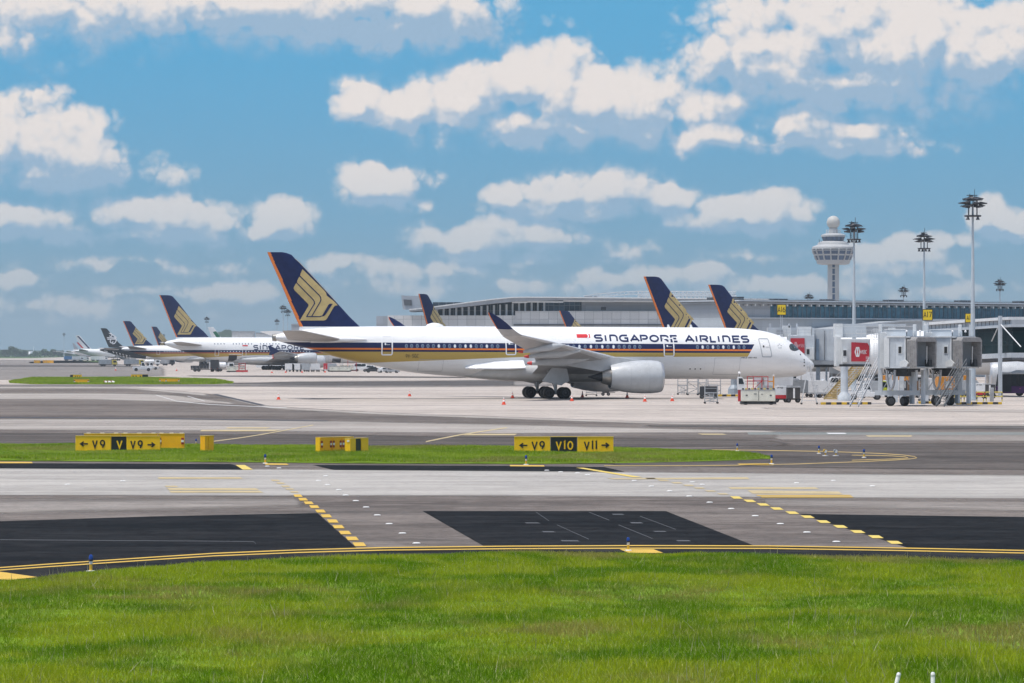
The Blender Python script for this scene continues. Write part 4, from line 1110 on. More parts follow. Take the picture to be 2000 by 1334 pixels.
# ------------------------------------------------------------------ floodlight masts
POLE = M('mast_grey', (.46, .52, .57), .5, .1, .06, .6); LAMPD = M('floodlight_dark', (.07, .075, .085), .5, .3, .25, 2)
def build_mast():
    t = thing('light_mast', 'tall floodlight mast before the curved end of the right pier', 'light mast', (0, 0, 0))
    Hm = 23.2
    MB().lathe([(0, .55), (.25, .55), (.26, .36), (8, .27), (16, .18), (Hm, .11)], n=14).build('pole', POLE, t, True)
    h = MB()
    h.lathe([(Hm-1.4, .95), (Hm-1.3, 1.0), (Hm-1.2, .95)], n=14).lathe([(Hm+.5, .5), (Hm+.75, .62), (Hm+1.0, .5)], n=12)
    for i in range(6):
        a = i*math.pi/3+.3; h.bar((.55*math.cos(a), .55*math.sin(a), Hm-1.3), (.55*math.cos(a), .55*math.sin(a), Hm+.8), .07)
    for z in (Hm+.1, Hm+.55):
        for i in range(6):
            a = i*math.pi/3+.5; h.bar((0, 0, z), (1.25*math.cos(a), 1.25*math.sin(a), z+.05), .09)
    h.bar((.2, 0, Hm+.8), (.2, 0, Hm+1.9), .05); h.bar((-.35, 0, Hm+.9), (-.35, 0, Hm+1.35), .07)
    h.box((-.1, 0, Hm+1.15), (1.2, .5, .08)).box((-.2, .1, Hm+1.0), (.4, .4, .35))
    h.build('lamp_frame', LAMPD, t)
    rnd = random.Random(4)
    for z, n, r in ((Hm+.25, 7, 1.25), (Hm-.15, 6, 1.0), (Hm+.7, 5, .8)):
        for i in range(n):
            a = 2*math.pi*i/n+z*3+rnd.uniform(-.2, .2); c = (r*math.cos(a), r*math.sin(a))
            f = MB(); dx, dy = math.cos(a), math.sin(a); w = .26
            px_, py_ = -dy*w, dx*w
            zz = z+rnd.uniform(-.08, .08)
            f.add([(c[0]-dx*.3+px_, c[1]-dy*.3+py_, zz+.18), (c[0]-dx*.3-px_, c[1]-dy*.3-py_, zz+.18), (c[0]-dx*.3-px_, c[1]-dy*.3-py_, zz-.15), (c[0]-dx*.3+px_, c[1]-dy*.3+py_, zz-.15),
                   (c[0]+dx*.42+px_, c[1]+dy*.42+py_, zz+.03), (c[0]+dx*.42-px_, c[1]+dy*.42-py_, zz+.03), (c[0]+dx*.42-px_, c[1]+dy*.42-py_, zz-.05), (c[0]+dx*.42+px_, c[1]+dy*.42+py_, zz-.05)],
                  [(0, 1, 2, 3), (4, 7, 6, 5), (0, 4, 5, 1), (1, 5, 6, 2), (2, 6, 7, 3), (3, 7, 4, 0)])
            f.build('floodlight', LAMPD, t)
    for i in range(4):
        a = i*math.pi/2+.7
        MB().cyl((.8*math.cos(a), .8*math.sin(a), Hm-1.75), (.8*math.cos(a), .8*math.sin(a), Hm-1.35), .24, .06, 8).build('floodlight', LAMPD, t)
    return t
MAST = build_mast()
def mast(px, top, label, Y=None, rz=0.0):
    Y = Y or (HY-top)/ (24.8-5.4) ; Y = F/Y if Y < 100 else Y
    q = at(px, 690, Y); o = copy_thing(MAST, (q.x, Y, 0), rz, label, 'floodlight masts'); return o
q = at(1900, 690, 528); MAST.location = (q.x, 528, 0); MAST['label'] = 'tallest floodlight mast, standing right of the open boarding bridges'; MAST['group'] = 'floodlight masts'
MAST.scale = (1, 1, .965)
for px, top, lb, rz in ((1668, 416, 'floodlight mast rising just right of the control tower', .4), (1805, 438, 'floodlight mast rising behind the A17 stand sign', 1.1), (1580, 566, 'short-looking distant floodlight mast left of the control tower shaft', .2), (1765, 551, 'distant floodlight mast midway along the blue window strip', .9), (1953, 536, 'distant floodlight mast nearest the right edge', .5),
                        (1452, 576, 'distant floodlight mast right of the second large navy fin', .7), (553, 590, 'distant floodlight mast just left of the big navy fin', .1), (562, 598, 'distant floodlight mast half hidden by the big navy fin', .8), (541, 619, 'small far floodlight mast between the two large navy tails', .3),
                        (404, 614, 'far floodlight mast right of the double-deck tail', 1.3), (125, 648, 'farthest floodlight mast at the left over the hazy trees', .6), (312, 646, 'far floodlight mast right of the smallest navy fin', .2), (320, 650, 'lower far floodlight mast right of the smallest navy fin', 1.0),
                        (744, 632, 'far floodlight mast at the left end of the panelled terminal', .4)):
    mast(px, top, lb, rz=rz)

# ------------------------------------------------------------------ far skyline
def far_block(px0, px1, py0, Y, label, mat, dep=20, cat='building', name='building', extra=None):
    a, b = at(px0, py0, Y), at(px1, py0, Y)
    t = thing(name, label, cat, ((a.x+b.x)/2, Y, 0))
    w = b.x-a.x
    MB().box((0, dep/2, a.z/2), (w, dep, a.z)).build('wall', mat, t)
    MB().box((0, dep/2, a.z+.25), (w*1.02, dep*1.02, .5)).build('roof', ROOFG, t)
    k = MB(); n = max(2, int(w/6))
    for i in range(n): k.box((-w/2+w*(i+.5)/n, -.1, a.z*.62), (w/n*.55, .2, a.z*.16))
    k.build('window_band', ROOFD, t)
    return t
far_block(453, 494, 648, 3300, 'pale low building far behind the double-deck jet', CONC, 30)
far_block(500, 560, 652, 1750, 'white low building just left of the main jet tail', STEELW, 25)
far_block(569, 586, 635, 1700, 'grey box building showing left of the big navy fin', PANEL2, 15)
def hill(px0, px1, top, Y, mat):
    a, b = at(px0, 690, Y), at(px1, 690, Y); n = 40; rings = []
    for i in range(n+1):
        u = i/n; h = (top-1)*max(0, math.sin(math.pi*u))**.7*(1+.06*math.sin(9*u)+.03*math.sin(31*u))+1; x = a.x+(b.x-a.x)*u
        rings.append([(x, Y+d*120, h*max(0, 1-(d*.5)**2)**.5) for d in (-2, -1.5, -1, -.4, .3, 1, 2)])
    MB().loft(rings, closed=False, caps=False).build('hill', mat, kind='structure', smooth=True)
HILLM = M('wooded_hill', (.035, .055, .03), .95, 0, .4, .05, spec=.1)
hill(405, 492, 42, 6800, HILLM)
hill(-200, 150, 14, 9000, HILLM)

def tree(px, base_py, top_py, wpx, Y, label, seed, group='hazy trees on the left horizon'):
    rnd = random.Random(seed); a = at(px, top_py, Y); hgt = a.z; w = wpx/F*Y
    t = thing('tree', label, 'tree', (a.x, Y, 0), 0, group)
    MB().cyl((0, 0, 0), (rnd.uniform(-.5, .5), 0, hgt*.6), .5, .2, 7).build('trunk', M('bark', (.07, .05, .035), .9), t)
    cl = []
    for i in range(9): cl.append((rnd.uniform(-.36, .36)*w, rnd.uniform(-.3, .3)*w, hgt*rnd.uniform(.45, .85), rnd.uniform(.13, .24)*w))
    m = MB()
    for i in range(700):
        cx, cy, cz, r = rnd.choice(cl); v = Vector((rnd.gauss(0, 1), rnd.gauss(0, 1), rnd.gauss(0, 1))).normalized()*r*rnd.uniform(.5, 1.05)
        c = Vector((cx, cy, cz))+v*1.0; c.z = min(c.z, hgt)
        s_ = rnd.uniform(.5, 1.1); u1 = Vector((rnd.gauss(0, 1), rnd.gauss(0, 1), rnd.gauss(0, 1))).normalized()*s_; u2 = u1.cross(Vector((rnd.gauss(0, 1), rnd.gauss(0, 1), rnd.gauss(0, 1))).normalized())
        m.add([c-u1, c+u2, c+u1, c-u2], [(0, 1, 2, 3)])
    m.build('crown', M('tree_leaves', (.045, .085, .025), .8, 0, .45, .3, spec=.2), t, recalc=False)
for i, (px, top, w, Y, lb) in enumerate(((28, 676.5, 26, 6500, 'tallest hazy tree cluster above the far left wing'), (10, 684, 22, 6600, 'hazy tree at the far left edge'), (45, 684.5, 20, 6700, 'hazy tree just left of the tiny facing airliner'), (68, 685.5, 14, 6800, 'low hazy tree just right of the tiny facing airliner'),
                                         (88, 684, 18, 6700, 'hazy round tree midway to the far mast'), (104, 682, 18, 6500, 'hazy tree with a domed crown left of the far mast'), (118, 685, 16, 6700, 'hazy tree at the foot of the farthest mast'), (136, 686, 14, 6600, 'hazy tree below the grey fin'))):
    tree(px, 697, top, w, Y, lb, 40+i)
def wood():
    rnd = random.Random(3); m = MB()
    for i in range(4200):
        px = rnd.uniform(-250, 175); Y = rnd.uniform(6700, 7000); c = at(px, 690, Y); hh = 7+3*math.sin(px*.09)+2*math.sin(px*.31)
        c.z = rnd.uniform(0, hh)
        s_ = rnd.uniform(.8, 1.8); u1 = Vector((rnd.gauss(0, 1), rnd.gauss(0, 1), rnd.gauss(0, 1))).normalized()*s_; u2 = u1.cross(Vector((rnd.gauss(0, 1), rnd.gauss(0, 1), rnd.gauss(0, 1))).normalized())
        m.add([c-u1, c+u2, c+u1, c-u2], [(0, 1, 2, 3)])
    tag(m.build('far_wood', MATS['tree_leaves'], recalc=False), 'far hazy belt of low trees along the left horizon', 'woodland', kind='stuff')
wood()
# ------------------------------------------------------------------ the near airliner
PSI = R(11.5)
NOSE = Vector(((1590-PCX)/F*559.0, 559.0, 0))
def loc350(px, py, l=0.0):
    """photo pixel -> (s, z) on the plane l metres to starboard of the centre line"""
    c, sn = math.cos(PSI), math.sin(PSI); k = (px-PCX)/F
    s = (NOSE.x+l*sn-k*NOSE.y+k*l*c)/(c-k*sn)
    Y = NOSE.y-s*sn-l*c
    return s, H+(HY-py)/F*Y
def build_a350():
    L = 66.0
    b = Body(L)
    r = thing('airliner', 'large white airliner in the middle with a navy tail and gold bird emblem', 'airliner', NOSE, PSI)
    lo = (4.98, .0, 5.1+.038*33+.0, -.038)
    st = [(GOLD, lo, (5.40, .0035), (10.9, -.80)), (NAVY2, (5.40, .0035), (6.445, .0042), (10.9, -.58*1.0)),
          (ORANGE, (5.63, .0036), (5.83, .0036), (10.9, -.62))]
    # slanted front end: s = a - b*z
    fr = (loc350(1474, 673, 2.9)[0]+.6*6.47, -.6)
    st = [(c, l, h, fr) for c, l, h, _ in st]
    fus = b.mb(48).build('fuselage', livery_mat('cheatline_livery', {'stripes': st, 'belly': 3.9}), r, True)
    # belly fairing between the wings
    fr_ = MB(); rings = []
    for s, hw, zb, zt in ((18.0, .5, 2.5, 3.2), (19.5, 2.2, 2.2, 4.0), (22, 3.15, 2.02, 4.35), (26, 3.35, 1.95, 4.45), (31, 3.4, 1.93, 4.45), (35, 3.35, 1.98, 4.4), (38.5, 3.1, 2.1, 4.3), (41, 2.5, 2.3, 4.0), (43.2, 1.2, 2.55, 3.3), (44.6, .2, 2.75, 2.95)):
        zc, hh = (zb+zt)/2, (zt-zb)/2; rr = []
        for i in range(32):
            a = 2*math.pi*i/32; ca, sa = math.cos(a), math.sin(a); e = .62
            rr.append((-s, hw*math.copysign(abs(ca)**e, ca), zc+hh*math.copysign(abs(sa)**.8, sa)))
        rings.append(rr)
    fr_.loft(rings).build('belly_fairing', M('belly_paint', (.48, .48, .475), .4, 0, .08, .8, coat=.15), r, True)
    # rear wing-root fillet, sloping shelf catching the sky
    fl = MB(); rings = []
    for s, y1, z0, z1 in ((36.6, 4.3, 3.6, 4.75), (38.5, 3.9, 3.5, 4.72), (40.5, 3.45, 3.5, 4.6), (42.3, 3.15, 3.52, 4.3), (43.6, 2.95, 3.55, 3.75)):
        rings.append([(-s, -2.0, z0), (-s, -y1, z0), (-s, -y1-.02, z0+.12), (-s, -2.6, z1), (-s, -2.0, z1)])
    fl.loft(rings).build('wing_root_fairing', MATS['white_paint'], r, False)
    # wings
    def half(sg):
        base = [(2.0, 21.0, 14.6, 3.85, .13, 3.5), (3.2, 22.2, 13.4, 4.0, .125, 3.2), (6.5, 24.7, 10.9, 4.45, .115, 2.6), (10.5, 27.7, 8.9, 4.98, .11, 2.0), (15, 31.0, 7.1, 5.55, .105, 1.6), (20, 34.65, 5.5, 6.17, .10, 1.2), (25, 38.3, 4.1, 6.78, .10, .8), (29, 41.2, 2.9, 7.22, .10, .4), (30.6, 42.5, 2.3, 7.45, .10, .2)]
        return [(sg*a, *rest) for a, *rest in base]
    def winglet(sg):
        rings = []
        for sp, sle, ch, z, t in ((30.6, 42.5, 2.3, 7.45, .22), (31.3, 43.1, 2.05, 7.72, .19), (31.8, 43.75, 1.8, 8.15, .16), (32.15, 44.5, 1.5, 8.75, .13), (32.35, 45.3, 1.1, 9.35, .10), (32.45, 46.1, .55, 9.82, .06), (32.46, 46.5, .16, 9.98, .03)):
            tilt = min(1, (z-7.45)/1.2)
            ny, nz = -tilt, math.sqrt(1-tilt*tilt)
            up, dn = [], []
            for u in FU:
                h = foil(u)*t/2*(1 if u < 1 else .05)
                up.append((-(sle+u*ch), sg*(sp+ny*h), z+nz*h)); dn.append((-(sle+u*ch), sg*(sp-ny*h), z-nz*h))
            rings.append(up+dn[-1:0:-1])
        return rings
    for sg in (-1, 1):
        w = wing_mb(half(sg), False, .02).build('wing', MATS['wing_grey'], r, True)
        wl = winglet(sg)
        MB().loft(wl[:3]).build('winglet_root', MATS['wing_grey'], w, True)
        tp = MB().loft(wl[2:]).build('winglet', MATS['navy_paint'], w, True)
        e = MB()
        for a, c in zip(wl[2:], wl[3:]):
            p, q = Vector(a[len(FU)-1]), Vector(c[len(FU)-1])
            e.bar(p, q, .07)
        e.build('winglet_edge_stripe', MATS['orange_paint'], tp)
        # leading-edge slat, brighter metal
        sl = MB(); rings = []
        for sp, sle, ch, z, tc, inc in half(sg)[3:]:
            rr = []
            for u, k in ((.10, 1), (.05, 1), (.015, 1), (0, 0), (.015, -1), (.05, -1), (.10, -1)):
                rr.append((-(sle+u*ch)+.03, sp, z-math.sin(R(inc))*ch*u+k*(foil(u)*tc*ch/2*.9+.015)))
            rings.append(rr)
        sl.loft(rings, closed=False, caps=False).build('slat', M('slat_metal', (.60, .61, .63), .35, .2, .08, 1), w, True)
        # flap-track fairings with red tips
        for yy, pxt, pyt, ln, rr in ((-24.0, 1015, 687, 5.4, .42), (-18.0, 1025, 696, 6.6, .52), (-12.2, 1030, 709, 7.4, .62)):
            st_, zt = loc350(pxt, pyt, -yy)
            zf = {-24.0: 6.35, -18.0: 5.65, -12.2: 4.75}[yy]
            prof = []
            n = 12
            for k in range(n+1):
                u = k/n; rad = rr*min(1, 2.6*(u+.03))**.8*(1-max(0, u-.45)/.55*.62)
                prof.append((st_-ln+ln*.93*u, rad, zf+(zt-zf)*u**1.3))
            f = MB(); rings = []
            for s_, rad, z_ in prof:
                rings.append([(-s_, sg*-yy*-1*-1+0*0+rad*.62*math.cos(2*math.pi*i/16), z_-rad*.1+rad*math.sin(2*math.pi*i/16)) for i in range(16)])
            f.loft(rings); fo = f.build('flap_track_fairing', MATS['nacelle_paint'], w, True)
            s_, rad, z_ = prof[-1]
            c2 = MB().loft([[(-(s_+d), sg*-yy+q*math.cos(2*math.pi*i/16)*.62, z_-rad*.1+q*math.sin(2*math.pi*i/16)) for i in range(16)] for d, q in ((0, rad*1.03), (.3, rad*.8), (.55, rad*.45))])
            c2.build('fairing_tip', MATS['fairing_red'], fo, True)
        # pylon and engine
        ye = sg*10.5
        eng = engine(r, 21.5, ye, 2.62)
        MB().prism([(-23.2, 4.45), (-27.0, 4.95), (-31.5, 4.75), (-35.0, 4.2), (-31.5, 3.7), (-29.0, 3.25), (-27.2, 3.3), (-24.0, 4.0)], ye-.28, ye+.28).build('pylon', MATS['nacelle_paint'], r, bevel=.05)
        # horizontal stabiliser
        h = [(sg*1.0, 57.6, 7.0, 7.0, .10, 0), (sg*2.2, 58.6, 6.3, 7.07, .10, 0), (sg*9.2, 64.0, 2.55, 8.0, .09, 0), (sg*9.5, 64.5, 1.9, 8.03, .06, 0)]
        ho = wing_mb(h).build('horizontal_stabilizer', MATS['tail_grey'], r, True)
        MB().loft([[(-s_, sg*(y_+q*math.cos(2*math.pi*i/14)), 7.03+q*.8*math.sin(2*math.pi*i/14)) for i in range(14)] for s_, q, y_ in ((55.4, .03, 2.25), (56.2, .22, 2.12), (57.6, .42, 1.95), (59.5, .5, 1.7), (62, .5, 1.3))]).build('root_fairing', MATS['white_paint'], ho, True)
    # fin
    z0 = 8.45
    pts = [(z0-.5, 54.6, 62.9), (loc350(706, 638)[1], loc350(706, 638)[0], loc350(585, 638)[0]), (loc350(0, 625)[1]*0+9.1, loc350(688, 627)[0], loc350(580, 627)[0])]
    def row(le, te, py):
        s1, z1 = loc350(le, py); s2, _ = loc350(te, py); return (z1, s1, s2)
    prof = [(7.9, loc350(716, 642)[0], loc350(589, 642)[0])]
    for le, te, py in ((703, 585, 638), (684, 577, 620), (655, 563, 588), (618, 546, 548), (584, 530, 512), (576, 527, 505), (570, 524, 498), (560, 522.5, 494), (552, 522, 492.5)):
        prof.append(row(le, te, py))
    zb, zt = prof[1][0], prof[-1][0]
    em = (lambda p: loc350(560+p[0]/10.26, 510+p[1]/10.26)[0], lambda p: loc350(560+p[0]/10.26, 510+p[1]/10.26)[1])
    fin, surf = fin_builder(r, b, prof[1:], .085, MATS['navy_paint'], MATS['orange_paint'], em)
    wing_mb([(q[0], q[1], q[2]-q[1], 0, .088, 0) for q in ((7.4, 54.4, 63.3), (8.0, 54.8, 63.2), (prof[1][0]-.002, prof[1][1], prof[1][2]))], True).build('fin_root', MATS['white_paint'], r, True)
    rows = sorted(prof[1:])
    le = MB(); rr = []
    for z_, a_, c_ in rows[2:-3]:
        rr.append((-(a_-.03), 0, z_))
    for p, q in zip(rr, rr[1:]): le.bar(p, q, .22, .10)
    le.build('leading_edge_strip', M('lip_metal', (.55, .56, .58), .3, .6), fin)
    # tail cone exhaust
    MB().lathe([(-65.9, .46), (-66.35, .40), (-66.36, .30), (-66.0, .28)], (0, 0, 7.12+b.dz(66)), 'X', 20, caps=True).build('tail_exhaust', MATS['bare_metal'], r, True)
    # antenna dome on the crown
    s_, z_ = loc350(848, 636)
    MB().loft([[(-(s_+a), w*math.cos(2*math.pi*i/20), z_-.25+h*math.sin(2*math.pi*i/20)) for i in range(20)] for a, w, h in ((-1.25, .05, .05), (-1.0, .45, .35), (-.5, .7, .55), (.2, .75, .6), (.8, .5, .42), (1.15, .05, .05))]).build('antenna_dome', MATS['white_paint'], r, True)
    an = MB()
    for px in (1306, 1350):
        s_, z_ = loc350(px, 639); an.prism([(-s_-.2, z_-.2), (-s_+.25, z_-.2), (-s_+.02, z_+.32), (-s_-.16, z_+.32)], -.03, .03)
    an.build('blade_antenna', MATS['white_paint'], r)
    # ---------------- markings on the starboard skin
    ls = lambda px, py: loc350(px, py, 2.75)
    spans = [('S', 70, 170), ('I', 195, 215), ('n', 247, 347), ('G', 365, 472), ('A', 492, 607), ('P', 615, 706), ('O', 725, 835), ('R', 855, 953), ('E', 972, 1060), ('A', 1142, 1256), ('I', 1270, 1292), ('R', 1322, 1420), ('L', 1440, 1514), ('I', 1532, 1556), ('n', 1584, 1680), ('E', 1706, 1802), ('S', 1810, 1904)]
    spec = []
    for ch, a, c in spans:
        y0 = 163+(a+c)/2*.0078-.5; y1 = 81+(a+c)/2*.0078
        i = 0 if ch == 'I' else 8
        s0, zt_ = ls(1150+(a+i)*.165, 640+(y1+7)*.165); s1, zb_ = ls(1150+(c-i)*.165, 640+(y0-7)*.165)
        spec.append((ch, s0, s1, zb_, zt_))
    q = text_quads(spec, .205)
    conform(q, b.fn(-1, .015), .5).build('airline_lettering', MATS['navy_paint'], r, recalc=False)
    # flag
    s0, zt_ = ls(1128, 652.6); s1, zb_ = ls(1154, 667); zm = (zt_+zb_)/2
    fl = patch(b, [(s0, zm), (s1, zm), (s1, zt_), (s0, zt_)], 'flag', MATS['red_paint'], r)
    sp = (s0-s1)*.2
    conform([[(s0-(i+.0)*0-(s0-s1)*.0, 0) for i in range(0)]] if False else [disc_pts(s1+sp, (zt_+zm)/2, .20, .26)], b.fn(-1, .022), .5).build('flag_crescent', MATS['line_white'], fl, recalc=False)
    conform([disc_pts(s1+sp+.11, (zt_+zm)/2, .17, .21)], b.fn(-1, .028), .5).build('flag_crescent_cut', MATS['red_paint'], fl, recalc=False)
    # registration and type lettering
    s0, z1 = ls(793, 692.2); s1, z2 = ls(819, 698.2)
    q, xe = line_text('9V-SGC', 0, 0, z1-z2, .22, .11, .06, {'-': .7})
    k = (s0-s1)/xe
    conform([([(s0-x*k, z2+y) for x, y in p], l) for p, l in q], b.fn(-1, .02), .5).build('registration', MATS['hole_black'], r, recalc=False)
    s0, z1 = ls(1446, 697.6); s1, z2 = ls(1478, 699.6)
    q, xe = line_text('AIRBUS A350-900', 0, 0, z1-z2, .13, .05, .03)
    k = (s0-s1)/xe
    conform([([(s0-x*k, z2+y) for x, y in p], l) for p, l in q], b.fn(-1, .02), .5).build('type_lettering', MATS['hole_black'], r, recalc=False)
    # cabin windows
    wins = [500+x/3.571 for x in (1052, 1088, 1127, 1164, 1201, 1239, 1276, 1314, 1351, 1388, 1425, 1462, 1499, 1537, 1574, 1611, 1648, 1687)]
    wins += [900+x/5 for x in (775, 830, 885, 940, 993, 1050, 1105, 1160, 1216, 1272, 1327, 1383, 1438, 1493, 1547, 1597, 1648, 1700, 1750)]
    wins += [1240+x/5 for x in (612, 663, 713, 764, 815, 865, 917, 967, 1018, 1068)]
    shade = {6, 9, 11, 12, 15, 18+5, 18+7, 18+9, 18+11, 18+13, 37+1, 37+3, 37+5, 37+7}
    for i, px in enumerate(wins):
        py = 675.8+(px-795)*2.2/570
        s_, z_ = loc350(px, py, 2.98)
        w = conform([disc_pts(s_, z_, .175, .255)], b.fn(-1, .022)).build('window', M('window_rim', (.22, .27, .36), .4, 0, .1, 3), r, recalc=False)
        conform([disc_pts(s_, z_, .13, .20)], b.fn(-1, .03)).build('pane', MATS['pane_shade' if i in shade else 'pane_dark'], w, recalc=False)
    # doors
    for px0, px1, py0, py1, ln, mt, wd in ((747.3, 767, 656, 692.8, 0, 'line_white', .16), (988.5, 1007, 655, 692.5, 0, 'line_white', .14), (1297, 1316, 661, 695.5, 0, 'line_white', .14), (1485, 1505.5, 661.5, 697, .16, 'line_grey', .10)):
        s0, z0_ = loc350(px1, py1, 2.9); s1, z1_ = loc350(px0, py0, 2.9)
        if ln: s0, s1 = s0-.15, s1-.25
        d = outline(b, round_rect(s0, s1, z0_, z1_, .16, ln), wd, 'cabin_door', MATS[mt], r)
        zc = z0_+(z1_-z0_)*.57
        conform([disc_pts(s1-.4+ln*(zc-z0_), zc, .10, .14)], b.fn(-1, .03)).build('door_window', MATS['pane_shade' if not ln else 'hole_black'], d, recalc=False)
        conform([[(s0+.25, zc-.12), (s0+.75, zc-.12), (s0+.75, zc-.05), (s0+.25, zc-.05)]], b.fn(-1, .03)).build('door_handle', MATS['line_grey'], d, recalc=False)
    # cargo door seam
    s0, z0_ = loc350(1445, 731, 2.7); s1, z1_ = loc350(1396, 699, 2.9)
    outline(b, round_rect(s0, s1, z0_, z1_, .1), .035, 'cargo_door', MATS['line_grey'], r)
    s0, z0_ = loc350(866, 725, 2.7); s1, z1_ = loc350(820, 702, 2.9)
    outline(b, round_rect(s0, s1, z0_, z1_, .1), .03, 'cargo_door', MATS['line_grey'], r)
    # small openings
    for px, py in ((1349, 720.5), (1359, 720.5), (1369.5, 720.5)):
        s_, z_ = loc350(px, py, 2.7); patch(b, disc_pts(s_, z_, .10, .07), 'outflow_port', MATS['hole_black'], r)
    for px, py in ((1569.4, 702.8), (1569.4, 707.6), (1569.2, 714.2), (1562, 692.5)):
        s_, z_ = loc350(px, py, 1.5); patch(b, disc_pts(s_, z_, .09, .09), 'air_data_probe', MATS['hole_black'], r, off=.02)
    # star ring emblem by the door
    se = MB(); q = []
    for i in range(5):
        t = R(90+72*i); px, py = 1523.5+4.0*math.cos(t)*.85, 676.3-4.0*math.sin(t)
        s_, z_ = loc350(px, py, 2.6)
        q.append([(s_+.10*math.cos(t+R(a)), z_+.10*math.sin(t+R(a))) for a in (0, 90, 180, 270)])
    conform(q, b.fn(-1, .015)).build('star_ring_emblem', MATS['line_grey'], r, recalc=False)
    # cockpit glazing
    cz = lambda x, y, l: loc350(1480+x/12.12, 630+y/12.12, l)
    out = [(735, 580), (745, 545), (775, 515), (830, 500), (880, 503), (925, 540), (985, 615), (996, 640), (960, 650), (900, 668), (850, 675), (790, 660), (750, 630)]
    pts = [cz(x, y, 1.9-max(0, (x-850)/150*.6)) for x, y in out]
    g0 = patch(b, pts, 'cockpit_frame', M('frame_grey', (.05, .055, .06), .4, 0, .1, 3), r, .25, .018)
    for pl in ([(750, 580), (760, 548), (785, 525), (812, 517), (815, 650), (795, 643), (765, 620)], [(822, 514), (848, 514), (872, 640), (850, 658), (824, 654)], [(858, 514), (878, 515), (915, 550), (965, 618), (940, 640), (884, 640)]):
        conform([[cz(x, y, 1.9-max(0, (x-850)/150*.6)) for x, y in pl]], b.fn(-1, .03), .25).build('cockpit_window', M('cockpit_pane', (.07, .095, .10), .1, 0, .6, 1.2), g0, recalc=False)
    # main gear: two four-wheel bogies, doors, struts
    for sg in (-1, 1):
        y0 = sg*5.3
        bog = MB().bar((-32.1, y0, .72), (-34.3, y0, .72), .35, .3).cyl((-32.2, y0-.75, .7), (-32.2, y0+.75, .7), .10).cyl((-34.2, y0-.75, .7), (-34.2, y0+.75, .7), .10)
        bog.build('bogie', MATS['dark_metal'], r)
        gear_leg(r, 33.2, y0, 4.2, .2).build('main_gear_leg', MATS['strut_metal'], r, True)
        for s_ in (32.2, 34.2):
            for dy in (-.85, .85): wheel(r, s_, y0+dy, .70, .52)
        dp = [loc350(px, py, 6.4) for px, py in ((1078, 717), (1107, 720), (1112, 744), (1103, 748), (1096, 753), (1058, 744.5))]
        MB().prism([(-s_, z_) for s_, z_ in dp], y0+sg*1.15, y0+sg*1.25).build('gear_door', MATS['nacelle_paint'], r, bevel=.03)
    # nose gear
    ng = MB().cyl((-4.7, 0, .5), (-4.9, 0, 2.7), .13).cyl((-4.7, 0, .9), (-3.4, 0, 2.7), .06).cyl((-4.7, -.5, .55), (-4.7, .5, .55), .08)
    ng.build('nose_gear_leg', MATS['strut_metal'], r, True)
    for dy in (-.4, .4): wheel(r, 4.7, dy, .55, .36)
    for sg in (-1, 1):
        MB().prism([(-2.9, 1.5), (-6.4, 1.5), (-6.5, 2.5), (-2.8, 2.6)], sg*.75, sg*.8).build('nose_gear_door', MATS['white_paint'], r)
    return r
A350 = build_a350()
# ------------------------------------------------------------------ the other airliners
def locator(nose, psi):
    def f(px, py, l=0.0):
        c, sn = math.cos(psi), math.sin(psi); k = (px-PCX)/F
        s = (nose.x+l*sn-k*nose.y+k*l*c)/(c-k*sn); Y = nose.y-s*sn-l*c
        return s, H+(HY-py)/F*Y
    return f
def nose_for(tail_px, Y, psi, L):
    X = (tail_px-PCX)/F*Y
    return Vector((X+L*math.cos(psi), Y+L*math.sin(psi), 0))

